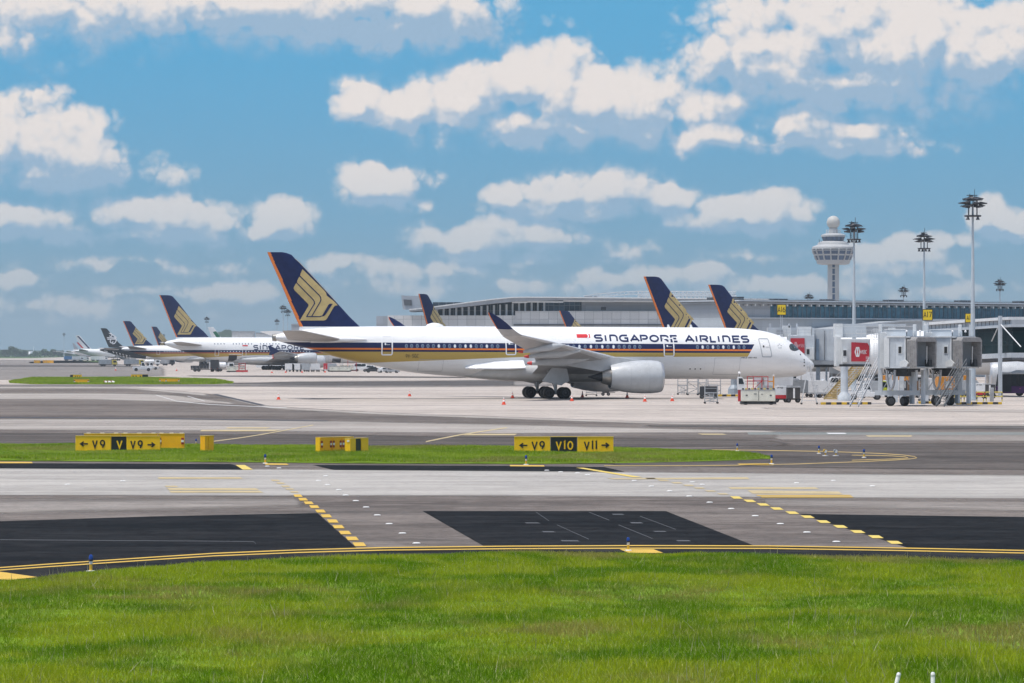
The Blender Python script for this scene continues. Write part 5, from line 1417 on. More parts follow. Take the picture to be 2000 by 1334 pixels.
def twin_jet(label, nose, psi, livery, fin_mat='navy_paint', te='orange_paint', emblem=True, L=70.0, group=None, fin=None, windows=True, name='airliner'):
    b = Body(L, 1.0, 1.03, pitch=0.0)
    r = thing(name, label, 'airliner', nose, psi, group)
    b.mb(28).build('fuselage', livery, r, True)
    bf = MB(); rings = []
    for s, hw, zb, zt in ((22, .5, 2.5, 3.2), (24, 2.6, 2.1, 4.2), (29, 3.4, 1.95, 4.5), (38, 3.4, 1.95, 4.5), (43, 2.6, 2.2, 4.0), (46.5, .3, 2.7, 3.0)):
        rings.append([(-s, hw*math.cos(2*math.pi*i/20), (zb+zt)/2+(zt-zb)/2*math.sin(2*math.pi*i/20)) for i in range(20)])
    bf.loft(rings).build('belly_fairing', MATS['nacelle_paint'], r, True)
    for sg in (-1, 1):
        secs = [(sg*a, *q) for a, *q in ((2.5, 22.5, 14, 4.0, .12, 2.5), (10, 28.8, 9, 4.9, .11, 1.6), (20, 36.2, 5.4, 6.0, .10, 1), (29, 42.9, 2.6, 7.2, .10, 0), (32.2, 46.0, .8, 7.7, .08, 0))]
        w = wing_mb(secs, False, .02).build('wing', MATS['wing_grey'], r, True)
        engine(r, 22.5, sg*9.8, 2.45, .98)
        hs = [(sg*1.0, L-10.5, 7.6, 7.2, .10, 0), (sg*2.0, L-9.8, 7.0, 7.25, .10, 0), (sg*10.6, L-3.0, 2.6, 8.2, .08, 0)]
        wing_mb(hs).build('horizontal_stabilizer', MATS['tail_grey'], r, True)
        gear_leg(r, 35.2, sg*5.4, 4.2, .2).build('main_gear_leg', MATS['strut_metal'], r, True)
        for s_ in (33.8, 35.2, 36.6): wheel(r, s_, sg*5.5, .66, 1.3)
        MB().prism([(-34.0, 1.9), (-36.6, 1.9), (-36.4, 3.9), (-34.2, 3.9)], sg*6.6, sg*6.7).build('gear_door', MATS['nacelle_paint'], r)
    gear_leg(r, 5.5, 0, 2.6, .12).build('nose_gear_leg', MATS['strut_metal'], r, True); wheel(r, 5.5, 0, .53, .8)
    fin = fin or [(8.5, 12.9, 4.7), (11.0, 9.9, 3.6), (18.1, 3.9, .55), (18.4, 3.4, .42), (18.5, 2.7, .38)]
    rows = [(z, L-a, L-c) for z, a, c in fin]
    em = None
    if emblem:
        k = 1.11
        em = (lambda p: (L-4.7-.55)-(p[0]-258)/10.26/16.1*k, lambda p: 9.15+(1190-p[1])/10.26/16.4*k)
    fo, surf = fin_builder(r, b, rows, .088, MATS[fin_mat], MATS[te] if te else None, em)
    if windows:
        q = []
        for k in range(20): q.append(disc_pts(L-17-k*1.1, 6.05, .20, .28, 8))
        conform(q, b.fn(-1, .03)).build('window_row', MATS['pane_shade'], r, recalc=False)
        s0 = L-14.5
        outline(b, round_rect(s0-.6, s0+.6, 4.9, 6.95, .15), .12, 'cabin_door', MATS['line_white'], r)
    return r, b, surf, fo

lo777 = (4.5, 0, 4.5+.05*45, -.05)
fr777 = (11.0, -.6)
LIV777 = livery_mat('cheatline_twinjet', {'belly': 3.6, 'stripes': [
    (GOLD, (4.35, 0, 4.35+.042*42, -.042), (5.25, 0), fr777), (NAVY2, (5.25, 0), (6.45, 0), fr777), (ORANGE, (5.42, 0), (5.66, 0), fr777)]})
GRP = 'navy tailed airliners parked around the piers'
nz = nose_for(238, 1871, R(14), 70)
TWIN, TB, _, _ = twin_jet('navy tailed white airliner left of the double-deck jet, gold stripe along its side', nz, R(14), LIV777, group=GRP)
def twin_copy(top_px, Y, psi, label, L=70.0):
    """place a copy so that its fin's upper rear corner stands at photo column top_px"""
    X = (top_px-PCX)/F*Y; d = L-.4
    return copy_thing(TWIN, (X+d*math.cos(psi), Y+d*math.sin(psi), 0), psi, label, GRP)
twin_copy(295.5, 2267, R(38), 'small far airliner whose navy fin pokes up between two bigger navy tails')
twin_copy(817, 1016, R(52), 'airliner whose narrow navy fin stands before the sloping terminal roof')
twin_copy(1092, 1420, R(24), 'airliner with only a short navy fin tip showing above the main fuselage')
twin_copy(1257, 786, R(28), 'airliner behind the long white jet with the tallest navy fin before the roof truss')
twin_copy(1383, 880, R(24), 'airliner behind the forward fuselage with navy fin nearest the A16 stand sign')

# black-tailed jet
LIVBLK = livery_mat('black_tail_livery', {'belly': 2.4, 'stripes': [((.010, .011, .013), (-5, 0), (30, 0), (46.0, 0.0))]})
psi = R(14)
KT, KB, ks, kf = twin_jet('airliner with black tail carrying a white spiral emblem and fern strips', nose_for(195, 2406, psi, 70), psi, LIVBLK, 'black_paint', None, False, windows=False)
def koru():
    L = 70.0; q = []
    cen = lambda x, y: (L-6.0+(-x), 13.2+y)           # x towards the nose, y up (m)
    def sp(cx, cy, r0, r1, a0, a1, n=22):
        return [(cx+(r0+(r1-r0)*i/n)*math.cos(R(a0+(a1-a0)*i/n)), cy+(r0+(r1-r0)*i/n)*math.sin(R(a0+(a1-a0)*i/n))) for i in range(n+1)]
    up = sp(-.5, 1.55, .35, 1.15, 200, 470)+[(1.4, 1.6), (2.9, .2)]
    dn = sp(.55, -1.75, .35, 1.2, 20, 270+20)+[(2.2, -2.2), (2.6, -.9), (2.7, -.2)]
    dn = sp(.4, -1.7, .3, 1.15, 30, -240)
    dn = dn[::1]
    b1 = [(-2.3, .35), (2.9, .25)]; b2 = [(-2.1, -.45), (2.6, -.35)]
    tail = [(2.6, -.35), (2.5, -1.5), (1.7, -2.6), (.6, -2.9)]
    for k, st in enumerate((up, dn, b1, b2, tail)):
        q += [(p, .01*k) for p in ribbon([cen(*p) for p in st], .5)]
    conform(q, ks, .6).build('spiral_emblem', MATS['line_white'], kf, recalc=False)
    q = []
    for i in range(6):
        s_ = L-6.2-i*1.75; z_ = 6.35-i*.45
        q.append([(s_, z_+.2), (s_-1.0, z_-.2), (s_-.2-1.3, z_-1.9-.12*i), (s_-1.0, z_-1.5-.1*i)])
    conform([[(L-1.9, 7.05), (L-4.0, 6.6), (L-3.8, 6.1), (L-2.4, 6.3)]]+q, KB.fn(-1, .04), .8).build('fern_strips', MATS['line_white'], KT, recalc=False)
koru()

PLAIN = livery_mat('plain_white_livery', {'belly': 3.2, 'stripes': []})
psi = R(20)
AF, AB, afs, aff = twin_jet('hazy white airliner on the far left with navy and red stripes on its fin', nose_for(146, 3370, psi, 66), psi, PLAIN, 'white_paint', None, False, L=66.0, windows=False)
def af_marks():
    L = 66.0
    fin = [(L-12.9, 8.5), (L-3.9, 18.1)]
    le = lambda z: L-12.9+(z-8.5)/9.6*9.0
    for nm, o, w, z0, z1, mt in (('fin_stripe', .9, 1.5, 9.0, 18.0, 'navy_paint'), ('fin_stripe', 5.6, 1.5, 9.2, 13.4, 'red_paint')):
        conform([[(le(z0)+o, z0), (le(z0)+o+w, z0), (le(z1)+o+w, z1), (le(z1)+o, z1)]], afs, 1.0).build(nm, MATS[mt], aff, recalc=False)
af_marks()
psi = R(62)
twin_jet('far hazy airliner with grey fin just left of the striped white fin', nose_for(140, 4350, psi, 62), psi, PLAIN, 'line_grey', None, False, L=62.0, windows=False,
         fin=[(8.5, 12.9, 4.7), (14.8, 4.2, 1.2), (15.1, 3.2, 1.0)])
psi = R(30)
EM, EB, ems, emf = twin_jet('airliner hidden behind the double-deck jet, white fin with a green band showing', nose_for(404, 2290, psi, 70), psi, PLAIN, 'white_paint', None, False, windows=False)
conform([[(70-9.3, 12.1), (70-5.0, 16.4), (70-3.2, 16.0), (70-7.2, 10.6)]], ems, 1.0).build('fin_band', MATS['green_paint'], emf, recalc=False)
conform([[(70-10.5, 9.4), (70-8.0, 11.0), (70-7.2, 10.3), (70-9.4, 9.0)]], ems, 1.0).build('fin_band', MATS['red_paint'], emf, recalc=False)
o = twin_jet('tiny far airliner facing the camera on the left skyline, wings spread', Vector((-828, 7900, 0)), R(-92), PLAIN, 'white_paint', None, False, L=62.0, windows=False)[0]
o = twin_jet('white airliner behind the boarding bridges pointing left, only its belly showing', Vector((45.0, 655, 0)), R(176), PLAIN, 'white_paint', None, False, windows=False)[0]

# double-deck jet
def build_a380():
    L = 72.7; psi = R(13); nose = nose_for(321, 1489, psi, L); lc = locator(nose, psi)
    b = Body(L, 1.353, 1.2, pitch=0.0, base=2.15)
    r = thing('airliner', 'double-deck four-engined white airliner with navy tail parked left behind the main jet', 'airliner', nose, psi)
    fr = (14, -.6)
    st = [(GOLD, (4.75, 0, 4.75+.05*45, -.05), (5.35, 0), fr), (NAVY2, (5.35, 0), (6.45, 0), fr), (ORANGE, (5.42, 0), (5.62, 0), fr)]
    b.mb(32).build('fuselage', livery_mat('cheatline_doubledeck', {'stripes': st, 'belly': 3.6}), r, True)
    rings = []
    for s, hw, zb, zt in ((20, .5, 2.6, 3.4), (23, 3.4, 1.75, 4.4), (30, 4.3, 1.55, 5.0), (42, 4.3, 1.55, 5.0), (48, 3.4, 1.9, 4.6), (53, .4, 2.8, 3.3)):
        rings.append([(-s, hw*math.cos(2*math.pi*i/24), (zb+zt)/2+(zt-zb)/2*math.sin(2*math.pi*i/24)) for i in range(24)])
    MB().loft(rings).build('belly_fairing', MATS['nacelle_paint'], r, True)
    rows = []
    for le, te, py in ((408, 344, 658.7), (397.5, 339, 647), (385, 334.6, 636.5), (374, 330, 624.6), (348.7, 317.5, 592), (337.5, 312, 579), (333, 311, 577.2), (328, 310.7, 576.5)):
        s1, z1 = lc(le, py); s2, _ = lc(te, py); rows.append((z1, s1, s2))
    em = (lambda p: lc(340+(p[0]-135)/885*44, 0)[0], lambda p: lc(360, 597.3+(p[1]-162)/1028*56.1)[1])
    fin_builder(r, b, rows, .085, MATS['navy_paint'], MATS['orange_paint'], em)
    wing_mb([(q[0], q[1], q[2]-q[1], 0, .088, 0) for q in ((8.2, rows[0][1]-2.5, rows[0][2]+.6), (rows[0][0]-.01, rows[0][1], rows[0][2]))], True).build('fin_root', MATS['white_paint'], r, True)
    for sg in (-1, 1):
        st_ = lc(535, 688, 39.5)[0]-2.4
        secs = [(sg*a, *q) for a, *q in ((3.0, 22.0, 18.5, 3.9, .13, 3), (14.5, 22+(st_-22)*.34, 11.0, 4.6, .11, 2), (26, 22+(st_-22)*.66, 7, 5.3, .10, 1.2), (39.3, st_, 3.6, 6.0, .10, 0))]
        w = wing_mb(secs, False, .03).build('wing', MATS['wing_grey'], r, True)
        MB().prism([(-st_-.3, 6.1), (-st_-3.4, 7.7), (-st_-4.4, 7.75), (-st_-3.6, 6.0), (-st_-4.0, 4.8), (-st_-3.0, 4.9)], sg*39.25, sg*39.4).build('wingtip_fence', MATS['navy_paint'], w)
        for yy, s_, z_, ln in ((30, st_-1.5, 5.0, 5), (23, st_-3.2, 4.5, 6), (17, st_-4.6, 3.9, 6.5)):
            f = MB().loft([[(-(s_+ln*(u-.5)), sg*yy+q*.6*math.cos(2*math.pi*i/12), z_+q*math.sin(2*math.pi*i/12)) for i in range(12)] for u, q in ((0, .1), (.2, .5), (.5, .55), (.85, .3), (1, .12))]).build('flap_track_fairing', MATS['nacelle_paint'], w, True)
            MB().cyl((-(s_+ln*.47), sg*yy, z_), (-(s_+ln*.56), sg*yy, z_), .26, .1).build('fairing_tip', MATS['fairing_red'], f)
        engine(r, lc(617.5, 700, 25.7)[0], sg*25.7, lc(600, 700.3, 25.7)[1], .98)
        engine(r, lc(634, 706, 14.8)[0], sg*14.8, lc(620, 706, 14.8)[1], 1.02)
        for yy, px, zt in ((25.7, 617.5, 5.2), (14.8, 634, 4.6)):
            s_ = lc(px, 700, yy)[0]
            MB().prism([(-s_-1.5, zt-.1), (-s_-7.5, zt+.1), (-s_-10, zt-.4), (-s_-5.5, zt-1.3)], sg*yy-.25, sg*yy+.25).build('pylon', MATS['nacelle_paint'], r)
        hs = [(sg*1.2, L-13, 9, 8.0, .10, 0), (sg*3, L-11.6, 8, 8.1, .10, 0), (sg*14.5, L-3.6, 3.2, 9.0, .08, 0)]
        wing_mb(hs).build('horizontal_stabilizer', MATS['tail_grey'], r, True)
        for s_, yy, nw in ((33, 6.1, 2), (38, 2.6, 3)):
            gear_leg(r, s_, sg*yy, 3.6, .25).build('main_gear_leg', MATS['strut_metal'], r, True)
            for k in range(nw): wheel(r, s_+(k-(nw-1)/2)*1.7, sg*yy, .70, 1.6)
    gear_leg(r, 5.2, 0, 3.0, .16).build('nose_gear_leg', MATS['strut_metal'], r, True); wheel(r, 5.2, 0, .6, .9)
    # lettering, flag, window rows
    ls = lambda px, py: lc(px, py, 3.3)
    spec = []
    for ch, a, c in (('S', 302, 385), ('I', 410, 428), ('n', 455, 540), ('G', 560, 640), ('A', 668, 765), ('P', 782, 858), ('O', 878, 968), ('R', 990, 1070), ('E', 1092, 1165)):
        s0, zt = ls(460+(a+6)*.115, 650+216*.115); s1, zb = ls(460+(c-6)*.115, 650+284*.115); spec.append((ch, s0, s1, zb, zt))
    conform(text_quads(spec, .30), b.fn(-1, .03), .7).build('airline_lettering', MATS['navy_paint'], r, recalc=False)
    s0, zt = ls(473.5, 674); s1, zb = ls(484, 678.4)
    fl = patch(b, [(s0, (zt+zb)/2), (s1, (zt+zb)/2), (s1, zt), (s0, zt)], 'flag', MATS['red_paint'], r, off=.03)
    q = []
    for k in range(42):
        if k % 9 in (4, 5): continue
        q.append(disc_pts(L-16-k*1.0, 8.45, .16, .24, 8))
    conform(q, b.fn(-1, .03)).build('window_row', MATS['pane_dark'], r, recalc=False)
    q = [disc_pts(L-18-k*1.0, 6.0, .16, .22, 8) for k in range(30)]
    conform(q, b.fn(-1, .03)).build('window_row', MATS['pane_shade'], r, recalc=False)
    for px in (424, 477):
        s_, z_ = lc(px, 691.5, 3.5); outline(b, round_rect(s_-.6, s_+.6, 4.6, 6.7, .15), .14, 'cabin_door', MATS['line_white'], r)
    # open cargo doors, dark inside
    for p0, p1, q0, q1 in ((447, 463, 694, 709), (650, 667, 700, 708)):
        s0, z1 = lc(p0, q0, 3.4); s1, z0 = lc(p1, q1, 3.2)
        patch(b, [(s0, z0), (s1, z0), (s1, z1), (s0, z1)], 'cargo_opening', M('hold_dark', (.03, .033, .04), .7, 0, .2, 2), r, off=.04)
    s0, z1 = lc(447, 692.5, 3.6); s1, _ = lc(470, 692, 3.6)
    MB().prism([(-s0, z1), (-s1, z1), (-s1, z1+.15), (-s0, z1+.15)], -3.4, -5.6).build('cargo_door', MATS['white_paint'], r)
    d = MB().lathe([(-L+.6, .7), (-L-.2, .5), (-L-.21, .3)], (0, 0, 8.6), 'X', 16); d.build('tail_exhaust', MATS['dark_metal'], r, True)
    return r
A380 = build_a380()
# ------------------------------------------------------------------ taxiway signs
SY = M('sign_yellow', (.93, .53, .004), .45, 0, .05, 1.5); SK = M('sign_black', (.012, .013, .016), .4, 0, .1, 2); SYT = M('sign_trim', (.74, .50, .10), .5, 0, .06, 2)
SRED = M('reflector_red', (.30, .02, .02), .4); SWH = M('reflector_white', (.75, .75, .75), .4); SBK = M('sign_back_orange', (.96, .46, .003), .5, 0, .06, 1.2)
def sign_box(parent, x0, x1, h, d, mat, nm='panel', y0=0.0):
    """one cabinet: body, raised rim on top, face"""
    p = MB().box(((x0+x1)/2, y0+d/2, .06+h/2), (x1-x0-.02, d, h)).build(nm, mat, parent, bevel=.015)
    MB().box(((x0+x1)/2, y0+d/2, .06+h+.012), (x1-x0, d+.05, .03)).build('top_trim', SYT, p)
    q = MB()
    for x in (x0+.15, x1-.15): q.cyl((x, y0+d/2, -.1), (x, y0+d/2, .07), .035)
    q.build('foot', M('galvanised', (.45, .46, .47), .4, .5), p)
    return p
def lettering(parent, spec, x0px, y0px, kpx, sc, base_py, mat, stroke, y=-.018):
    """spec in zoom pixels -> strokes on the sign face"""
    q = text_quads([(c, (a*kpx)/sc, (b*kpx)/sc, (base_py-(y0px+d*kpx))/sc+.06, (base_py-(y0px+t*kpx))/sc+.06) for c, a, b, t, d in spec], stroke)
    conform(q, lambda a, b, l=0: Vector((a, y-l, b))).build('lettering', mat, parent, recalc=False)
def sign_root(px, base_py, label, rz=0.0, name='taxiway_sign', group=None):
    q = gnd(px, base_py); return thing(name, label, 'sign', (q.x, q.y, .0), rz, group), F/q.y
t, sc = sign_root(1004, 887, 'wide yellow and black sign reading V9 V10 V11 with arrows on the grass strip')
e = [(0, 71), (71.5, 123), (123.5, 194.5)]
p1 = sign_box(t, e[0][0]/sc, e[0][1]/sc, 31.5/sc, .28, SY); p2 = sign_box(t, e[1][0]/sc, e[1][1]/sc, 31.5/sc, .28, SK); p3 = sign_box(t, e[2][0]/sc, e[2][1]/sc, 31.5/sc, .28, SY)
b = lambda *l: [(c, a-127, d-127, u, v) for c, a, d, u, v in l]
lettering(p1, b(('<', 235, 365, 200, 292), ('V', 448, 535, 180, 312), ('9', 585, 665, 180, 308)), 0, 845, .11, sc, 887, SK, .080)
lettering(p2, b(('V', 878, 962, 180, 312), ('1', 1012, 1040, 180, 312), ('0', 1085, 1165, 180, 312)), 0, 845, .11, sc, 887, SY, .075)
lettering(p3, b(('V', 1378, 1458, 180, 312), ('1', 1508, 1532, 180, 312), ('1', 1575, 1600, 180, 312), ('>', 1680, 1806, 195, 290)), 0, 845, .11, sc, 887, SK, .080)
MB().box((p2 and (71.5+51.5/2)/sc, -.012, .06+31.5/sc/2), (51.5/sc, .02, .02)).build('spacer', SK, p2) if False else None
t, sc = sign_root(147, 886, 'wide yellow and black sign reading V9 V V9 with arrows on the left grass strip')
e = [(0, 70), (70.3, 99.7), (100, 166)]
p1 = sign_box(t, e[0][0]/sc, e[0][1]/sc, 32/sc, .28, SY); p2 = sign_box(t, e[1][0]/sc, e[1][1]/sc, 31.5/sc, .28, SK); p3 = sign_box(t, e[2][0]/sc, e[2][1]/sc, 31.5/sc, .28, SY)
b = lambda *l: [(c, a-47, d-47, u, v) for c, a, d, u, v in l]
lettering(p1, b(('<', 118, 212, 160, 228), ('V', 275, 332, 150, 243), ('9', 374, 430, 150, 243)), 0, 840, .15, sc, 886, SK, .080)
lettering(p2, b(('V', 592, 655, 153, 247),), 0, 840, .15, sc, 886, SY, .075)
lettering(p3, b(('V', 772, 826, 155, 248), ('9', 866, 920, 155, 248), ('>', 988, 1078, 172, 240)), 0, 840, .15, sc, 886, SK, .080)
def reflector(parent, x, z, y=-.012, w=.14, h=.36):
    o = MB().box((x, y, z), (w, .02, h)).build('reflector', SRED, parent)
    MB().box((x, y-.012, z), (w*1.02, .015, h*.34)).build('reflector_stripe', SWH, o)
t, sc = sign_root(164, 881, 'plain orange back of a three-panel sign standing behind the V9 V V9 sign')
for a, c in ((0, 71), (72, 144), (145, 196.5)): 
    p = sign_box(t, a/sc, c/sc, 31.5/sc, .28, SBK)
    for f_ in (.12, .5, .88): MB().box(((a+(c-a)*f_)/sc, .14, .06+31.5/sc+.04), (.22, .06, .04)).build('top_clip', SWH, p)
    if a == 145: reflector(p, (a+3.5)/sc, .06+17.5/sc); reflector(p, (c-4)/sc, .06+17.5/sc)
t, sc = sign_root(400, 887, 'narrow yellow sign seen nearly edge-on right of the V9 V V9 sign', R(52))
for a, c in ((0, 10), (10.4, 27)): sign_box(t, a/sc, c/sc, 33/sc, .34, SBK)
t, sc = sign_root(626, 888, 'angled orange sign back with three panels and red reflectors at mid left', R(52))
xs = [0, 1.08, 2.2, 3.2]
for i, (a, c) in enumerate(((-.0, .95), (.98, 1.75), (1.78, 2.75))):
    p = sign_box(t, a*1.0, c, 31/sc, .34, SBK); reflector(p, a+.1, .55); reflector(p, c-.1, .55)
MB().box((-.02, .17, .06+15.5/sc), (.02, .30, 30/sc)).build('end_plate', SY, t)
t, sc = sign_root(684, 889, 'yellow sign with a black panel turned away beside the angled orange sign', R(58))
for a, c, mt in ((0, .55, SY), (.56, 1.02, SK), (1.04, 1.75, SY)): sign_box(t, a, c, 30/sc, .34, mt)
MB().box((-.012, .12, .75), (.02, .14, .10)).build('label_plate', SWH, t)
# far signs on the left verge
def far_sign(px0, px1, base, hpx, label, split=None, back=False):
    t, sc = sign_root(px0, base, label, group='small signs on the far left verge')
    w = (px1-px0)/sc
    if split:
        f_ = split[0]; sign_box(t, 0, w*f_, hpx/sc, .3, SK if split[1] else SY); sign_box(t, w*f_+.02, w, hpx/sc, .3, SY if split[1] else SK)
        q = MB()
        for x in ((.45, .62, .85) if split[1] else (.12, .3, .55)): q.box((w*x, -.02, hpx/sc*.55), (w*.07, .02, hpx/sc*.42))
        q.build('lettering', SK, t)
    else:
        p = sign_box(t, 0, w, hpx/sc, .3, SBK)
        for x in (.05, .95)+((.34,) if w > 3 else ()): reflector(p, w*x, hpx/sc*.55, w=.25, h=.45)
    return t
far_sign(137, 159.5, 739.5, 7, 'far small sign with black left panel on the left verge', (.24, True)); far_sign(256, 289, 739, 7, 'far small sign with black right panel on the left verge', (.66, False))
far_sign(144, 174, 750, 8.5, 'far plain orange sign at the left front of the far verge'); far_sign(310.5, 351, 748.5, 8.5, 'far plain orange sign with red marks, right of the others')
far_sign(66, 79, 709.2, 5.2, 'farthest orange sign, left one of the hazy pair'); far_sign(83.5, 105, 709.2, 5.2, 'farthest orange sign, right one of the hazy pair')
# red-white barrier humps on the verge
bm_ = thing('barrier', 'row of red and white striped barrier humps on the far left verge', 'barrier', gnd(203, 750.5))
for i in range(3):
    x = i*.62+.1
    o = MB().cyl((x, 0, .35), (x+.45, 0, .2), .32, .32, 10).build('hump', SWH, bm_, True); MB().cyl((x-.12, 0, .38), (x, 0, .36), .325, .325, 10).build('red_stripe', SRED, o, True)

# ------------------------------------------------------------------ edge lights, lamps, stakes, inset lights
LB = M('lens_blue', (.01, .05, .28), .2, 0, .1, 3); LY = M('light_yellow', (.70, .42, .03), .5, 0, .08, 4); LW = M('light_white', (.8, .8, .78), .5, 0, .05, 4)
def edge_light():
    t = thing('taxiway_edge_light', 'blue-topped taxiway edge light at the left corner of the near grass', 'taxiway light', (0, 0, 0))
    MB().lathe([(0, .10), (.02, .10), (.03, .07)], n=14).build('base_plate', LW, t)
    MB().lathe([(.02, .034), (.15, .034)], n=10).build('stem', LY, t); MB().lathe([(.15, .037), (.21, .037)], n=10).build('white_band', LW, t)
    MB().lathe([(.21, .05), (.225, .055), (.24, .05)], n=12).build('collar', SK, t)
    MB().lathe([(.24, .045), (.29, .047), (.325, .03), (.335, .005)], n=12).build('lens', LB, t, True)
    return t
EL = edge_light(); gl = 'blue taxiway edge lights'; EL['group'] = gl
ELP = [(177.5, 1117, 1.15, None), (518, 905.5, 1.25, 'blue edge light before the grass strip below the narrow sign'), (1027.5, 908, 1.25, 'blue edge light just below the V10 sign'), (1227, 1076, 1.0, 'blue edge light at the near grass edge, centre'),
       (1507, 906.5, 1.25, 'blue edge light just past the tip of the grass strip'), (1440, 881, 1.15, 'blue edge light behind the tip of the grass strip'), (1599.5, 886, 1.15, 'blue edge light left of the two lamp heads'), (1687.5, 894, 1.2, 'blue edge light inside the yellow curve at right'), (383, 869.5, 1.0, 'far blue edge light left of the narrow edge-on sign')]
for i, (x, y, k, lb) in enumerate(ELP):
    q = gnd(x, y, .02)
    o = EL if i == 0 else copy_thing(EL, q, 0, lb, gl)
    o.location = q; o.scale = (k, k, k*1.12)
def lamp_head(x, y, label):
    t = thing('guard_light', label, 'lamp', gnd(x, y, .02), 0, 'lamp heads inside the yellow curve')
    MB().lathe([(0, .16), (.03, .16), (.04, .05)], n=12).build('base_plate', LW, t); MB().cyl((0, 0, .02), (0, 0, .2), .035).build('stem', LY, t)
    MB().cyl((-.04, .06, .27), (0, -.1, .25), .09, .11, 12).build('lamp_housing', LY if x < 1620 else M('lamp_grey', (.35, .35, .36), .5), t, True)
    MB().cyl((0, -.1, .25), (0, -.11, .25), .09, .09, 12).build('lens', LW, t)
lamp_head(1612, 890.5, 'yellow lamp head on a short stem, left of the pair'); lamp_head(1632.5, 890.5, 'grey lamp head on a short stem, right of the pair')
for x, lb in ((1748, 'leaning white marker stake at the bottom right, left one'), (1822, 'upright white marker stake at the bottom right, right one')):
    t = thing('marker_stake', lb, 'stake', gnd(x, 1347, .05), 0, 'white stakes in the near grass')
    MB().lathe([(-.1, .036), (.26, .034), (.28, .02)], n=10).build('shaft', LW, t, True); MB().lathe([(.21, .037), (.24, .037)], n=10).build('band', M('stake_band', (.62, .63, .6), .6), t)
    if x < 1800: t.rotation_euler = (0, R(14), 0)
IN = thing('inset_light', 'flush white taxiway light in the brown asphalt lane, left row', 'taxiway light', (0, 0, 0), 0, 'flush lights in the near taxiway')
MB().lathe([(0, .12), (.015, .12), (.03, .09), (.035, .03)], n=14).build('lens_body', LW, IN, True); MB().box((0, -.085, .018), (.07, .03, .016)).build('light_slot', SK, IN)
pl = [(662, 957), (675, 967.5), (695, 978.5), (715, 991), (737, 1006.5), (760, 1023.5), (786, 1042), (813.5, 1061.5), (622, 939), (640, 947), (636, 930),
      (1346, 969.5), (1386, 981.5), (1428, 994), (1475, 1008), (1524, 1023.5), (1576, 1040), (1633.5, 1058.5), (1239, 939), (1272, 950), (1308, 959.5), (1352, 942), (1372, 946.5), (1128, 924), (1148, 927.5), (1556, 943.5), (1704, 949.5), (1628, 939), (132, 946.5), (240, 939.5), (522, 911), (545, 914.5), (1068, 919), (1095, 922)]
for i, (x, y) in enumerate(pl):
    q = gnd(x, y, .02); lb = 'flush white taxiway light, left row across the brown lane' if i < 11 else ('flush white taxiway light, right row across the brown lane' if i < 18 else 'flush white taxiway light scattered on the pale lane')
    o = IN if i == 0 else copy_thing(IN, q, 0, lb)
    o['label'] = lb; o.location = q; k = .95; o.scale = (k, k, k)

# ------------------------------------------------------------------ cones
CO = M('cone_orange', (.70, .07, .025), .5, 0, .1, 4)
def cone():
    t = thing('traffic_cone', 'cone', 'traffic cone', (0, 0, 0), 0, 'traffic cones around the main jet')
    MB().box((0, 0, .03), (.50, .50, .06)).build('base', CO, t, bevel=.02)
    MB().lathe([(.05, .20), (.33, .125)], n=16).build('lower_body', CO, t, True); MB().lathe([(.33, .126), (.52, .08)], n=16).build('white_sleeve', LW, t, True)
    MB().lathe([(.52, .08), (.60, .06)], n=16).build('orange_ring', CO, t, True); MB().lathe([(.60, .06), (.80, .025)], n=16).build('tip', LW, t, True)
    return t
CN = cone()
for i, (x, y, lb) in enumerate(((544, 780.5, 'traffic cone alone on the apron below the main jet tail'), (800, 774, 'traffic cone on the apron below the aft fuselage'), (1001, 777.5, 'traffic cone just left of the main wheels'), (984, 790.5, 'traffic cone nearest the camera, left of the main wheels'), (1117, 783.5, 'traffic cone touching the right side of the main wheels'), (1137.5, 776, 'traffic cone behind, right of the main wheels'), (1225, 777, 'traffic cone under the engine, farther one'), (1259.5, 784.5, 'traffic cone under the engine front, nearer one'), (1313, 783.5, 'traffic cone standing just ahead of the engine'))):
    o = CN if i == 0 else copy_thing(CN, gnd(x, y)); o.location = gnd(x, y); o['label'] = lb
for x, y, lb in ((531, 728.5, 'tiny far cone before the double-deck jet wheels'), (558, 728, 'tiny far cone right of the double-deck jet wheels'), (590, 728, 'tiny far cone under the double-deck jet engines'), (635, 727.5, 'tiny far cone before the forward loaders'), (345, 724.5, 'tiny far cone left of the flatbed truck'), (226, 723.5, 'tiny far cone left of the white pickup')):
    o = copy_thing(CN, gnd(x, y), 0, lb, 'far cones by the double-deck jet'); o.scale = (1.3,)*3

# ------------------------------------------------------------------ stand number signs
def stand_sign(text, x0, x1, y0, y1, Y, label, pole_px, pole_bot, cut=None):
    s = F/Y; a = at((x0+x1)/2, y1, Y); w, h = (x1-x0)/s, (y1-y0)/s
    t = thing('stand_sign', label, 'sign', (a.x, Y, 0), 0, 'yellow stand number signs')
    MB().box((0, .18, a.z+h/2), (w+.14, .3, h+.14)).build('box', SK, t, bevel=.02)
    f = MB().box((0, .015, a.z+h/2), (w, .02, h)).build('face', M('stand_yellow', (.78, .56, .02), .4, 0, .04, 2), t)
    q, xe = line_text(text, 0, 0, h*.50, h*.24, h*.10, h*.07)
    conform([([(x-xe/2+h*.05, a.z+h*.27+y) for x, y in p], l) for p, l in q], lambda u, v, l=0: Vector((u, -.002-l, v))).build('lettering', SK, f, recalc=False)
    b_ = at(pole_px, pole_bot, Y)
    MB().box((b_.x-a.x-.1, .2, (a.z+b_.z)/2-.05), (.09, .09, a.z-b_.z)).box((b_.x-a.x+.12, .2, (a.z+b_.z)/2-.05), (.09, .09, a.z-b_.z)).build('post', STEEL, t)
    MB().box((b_.x-a.x, .2, b_.z/2), (.3, .3, b_.z)).build('post_base', STEEL, t)
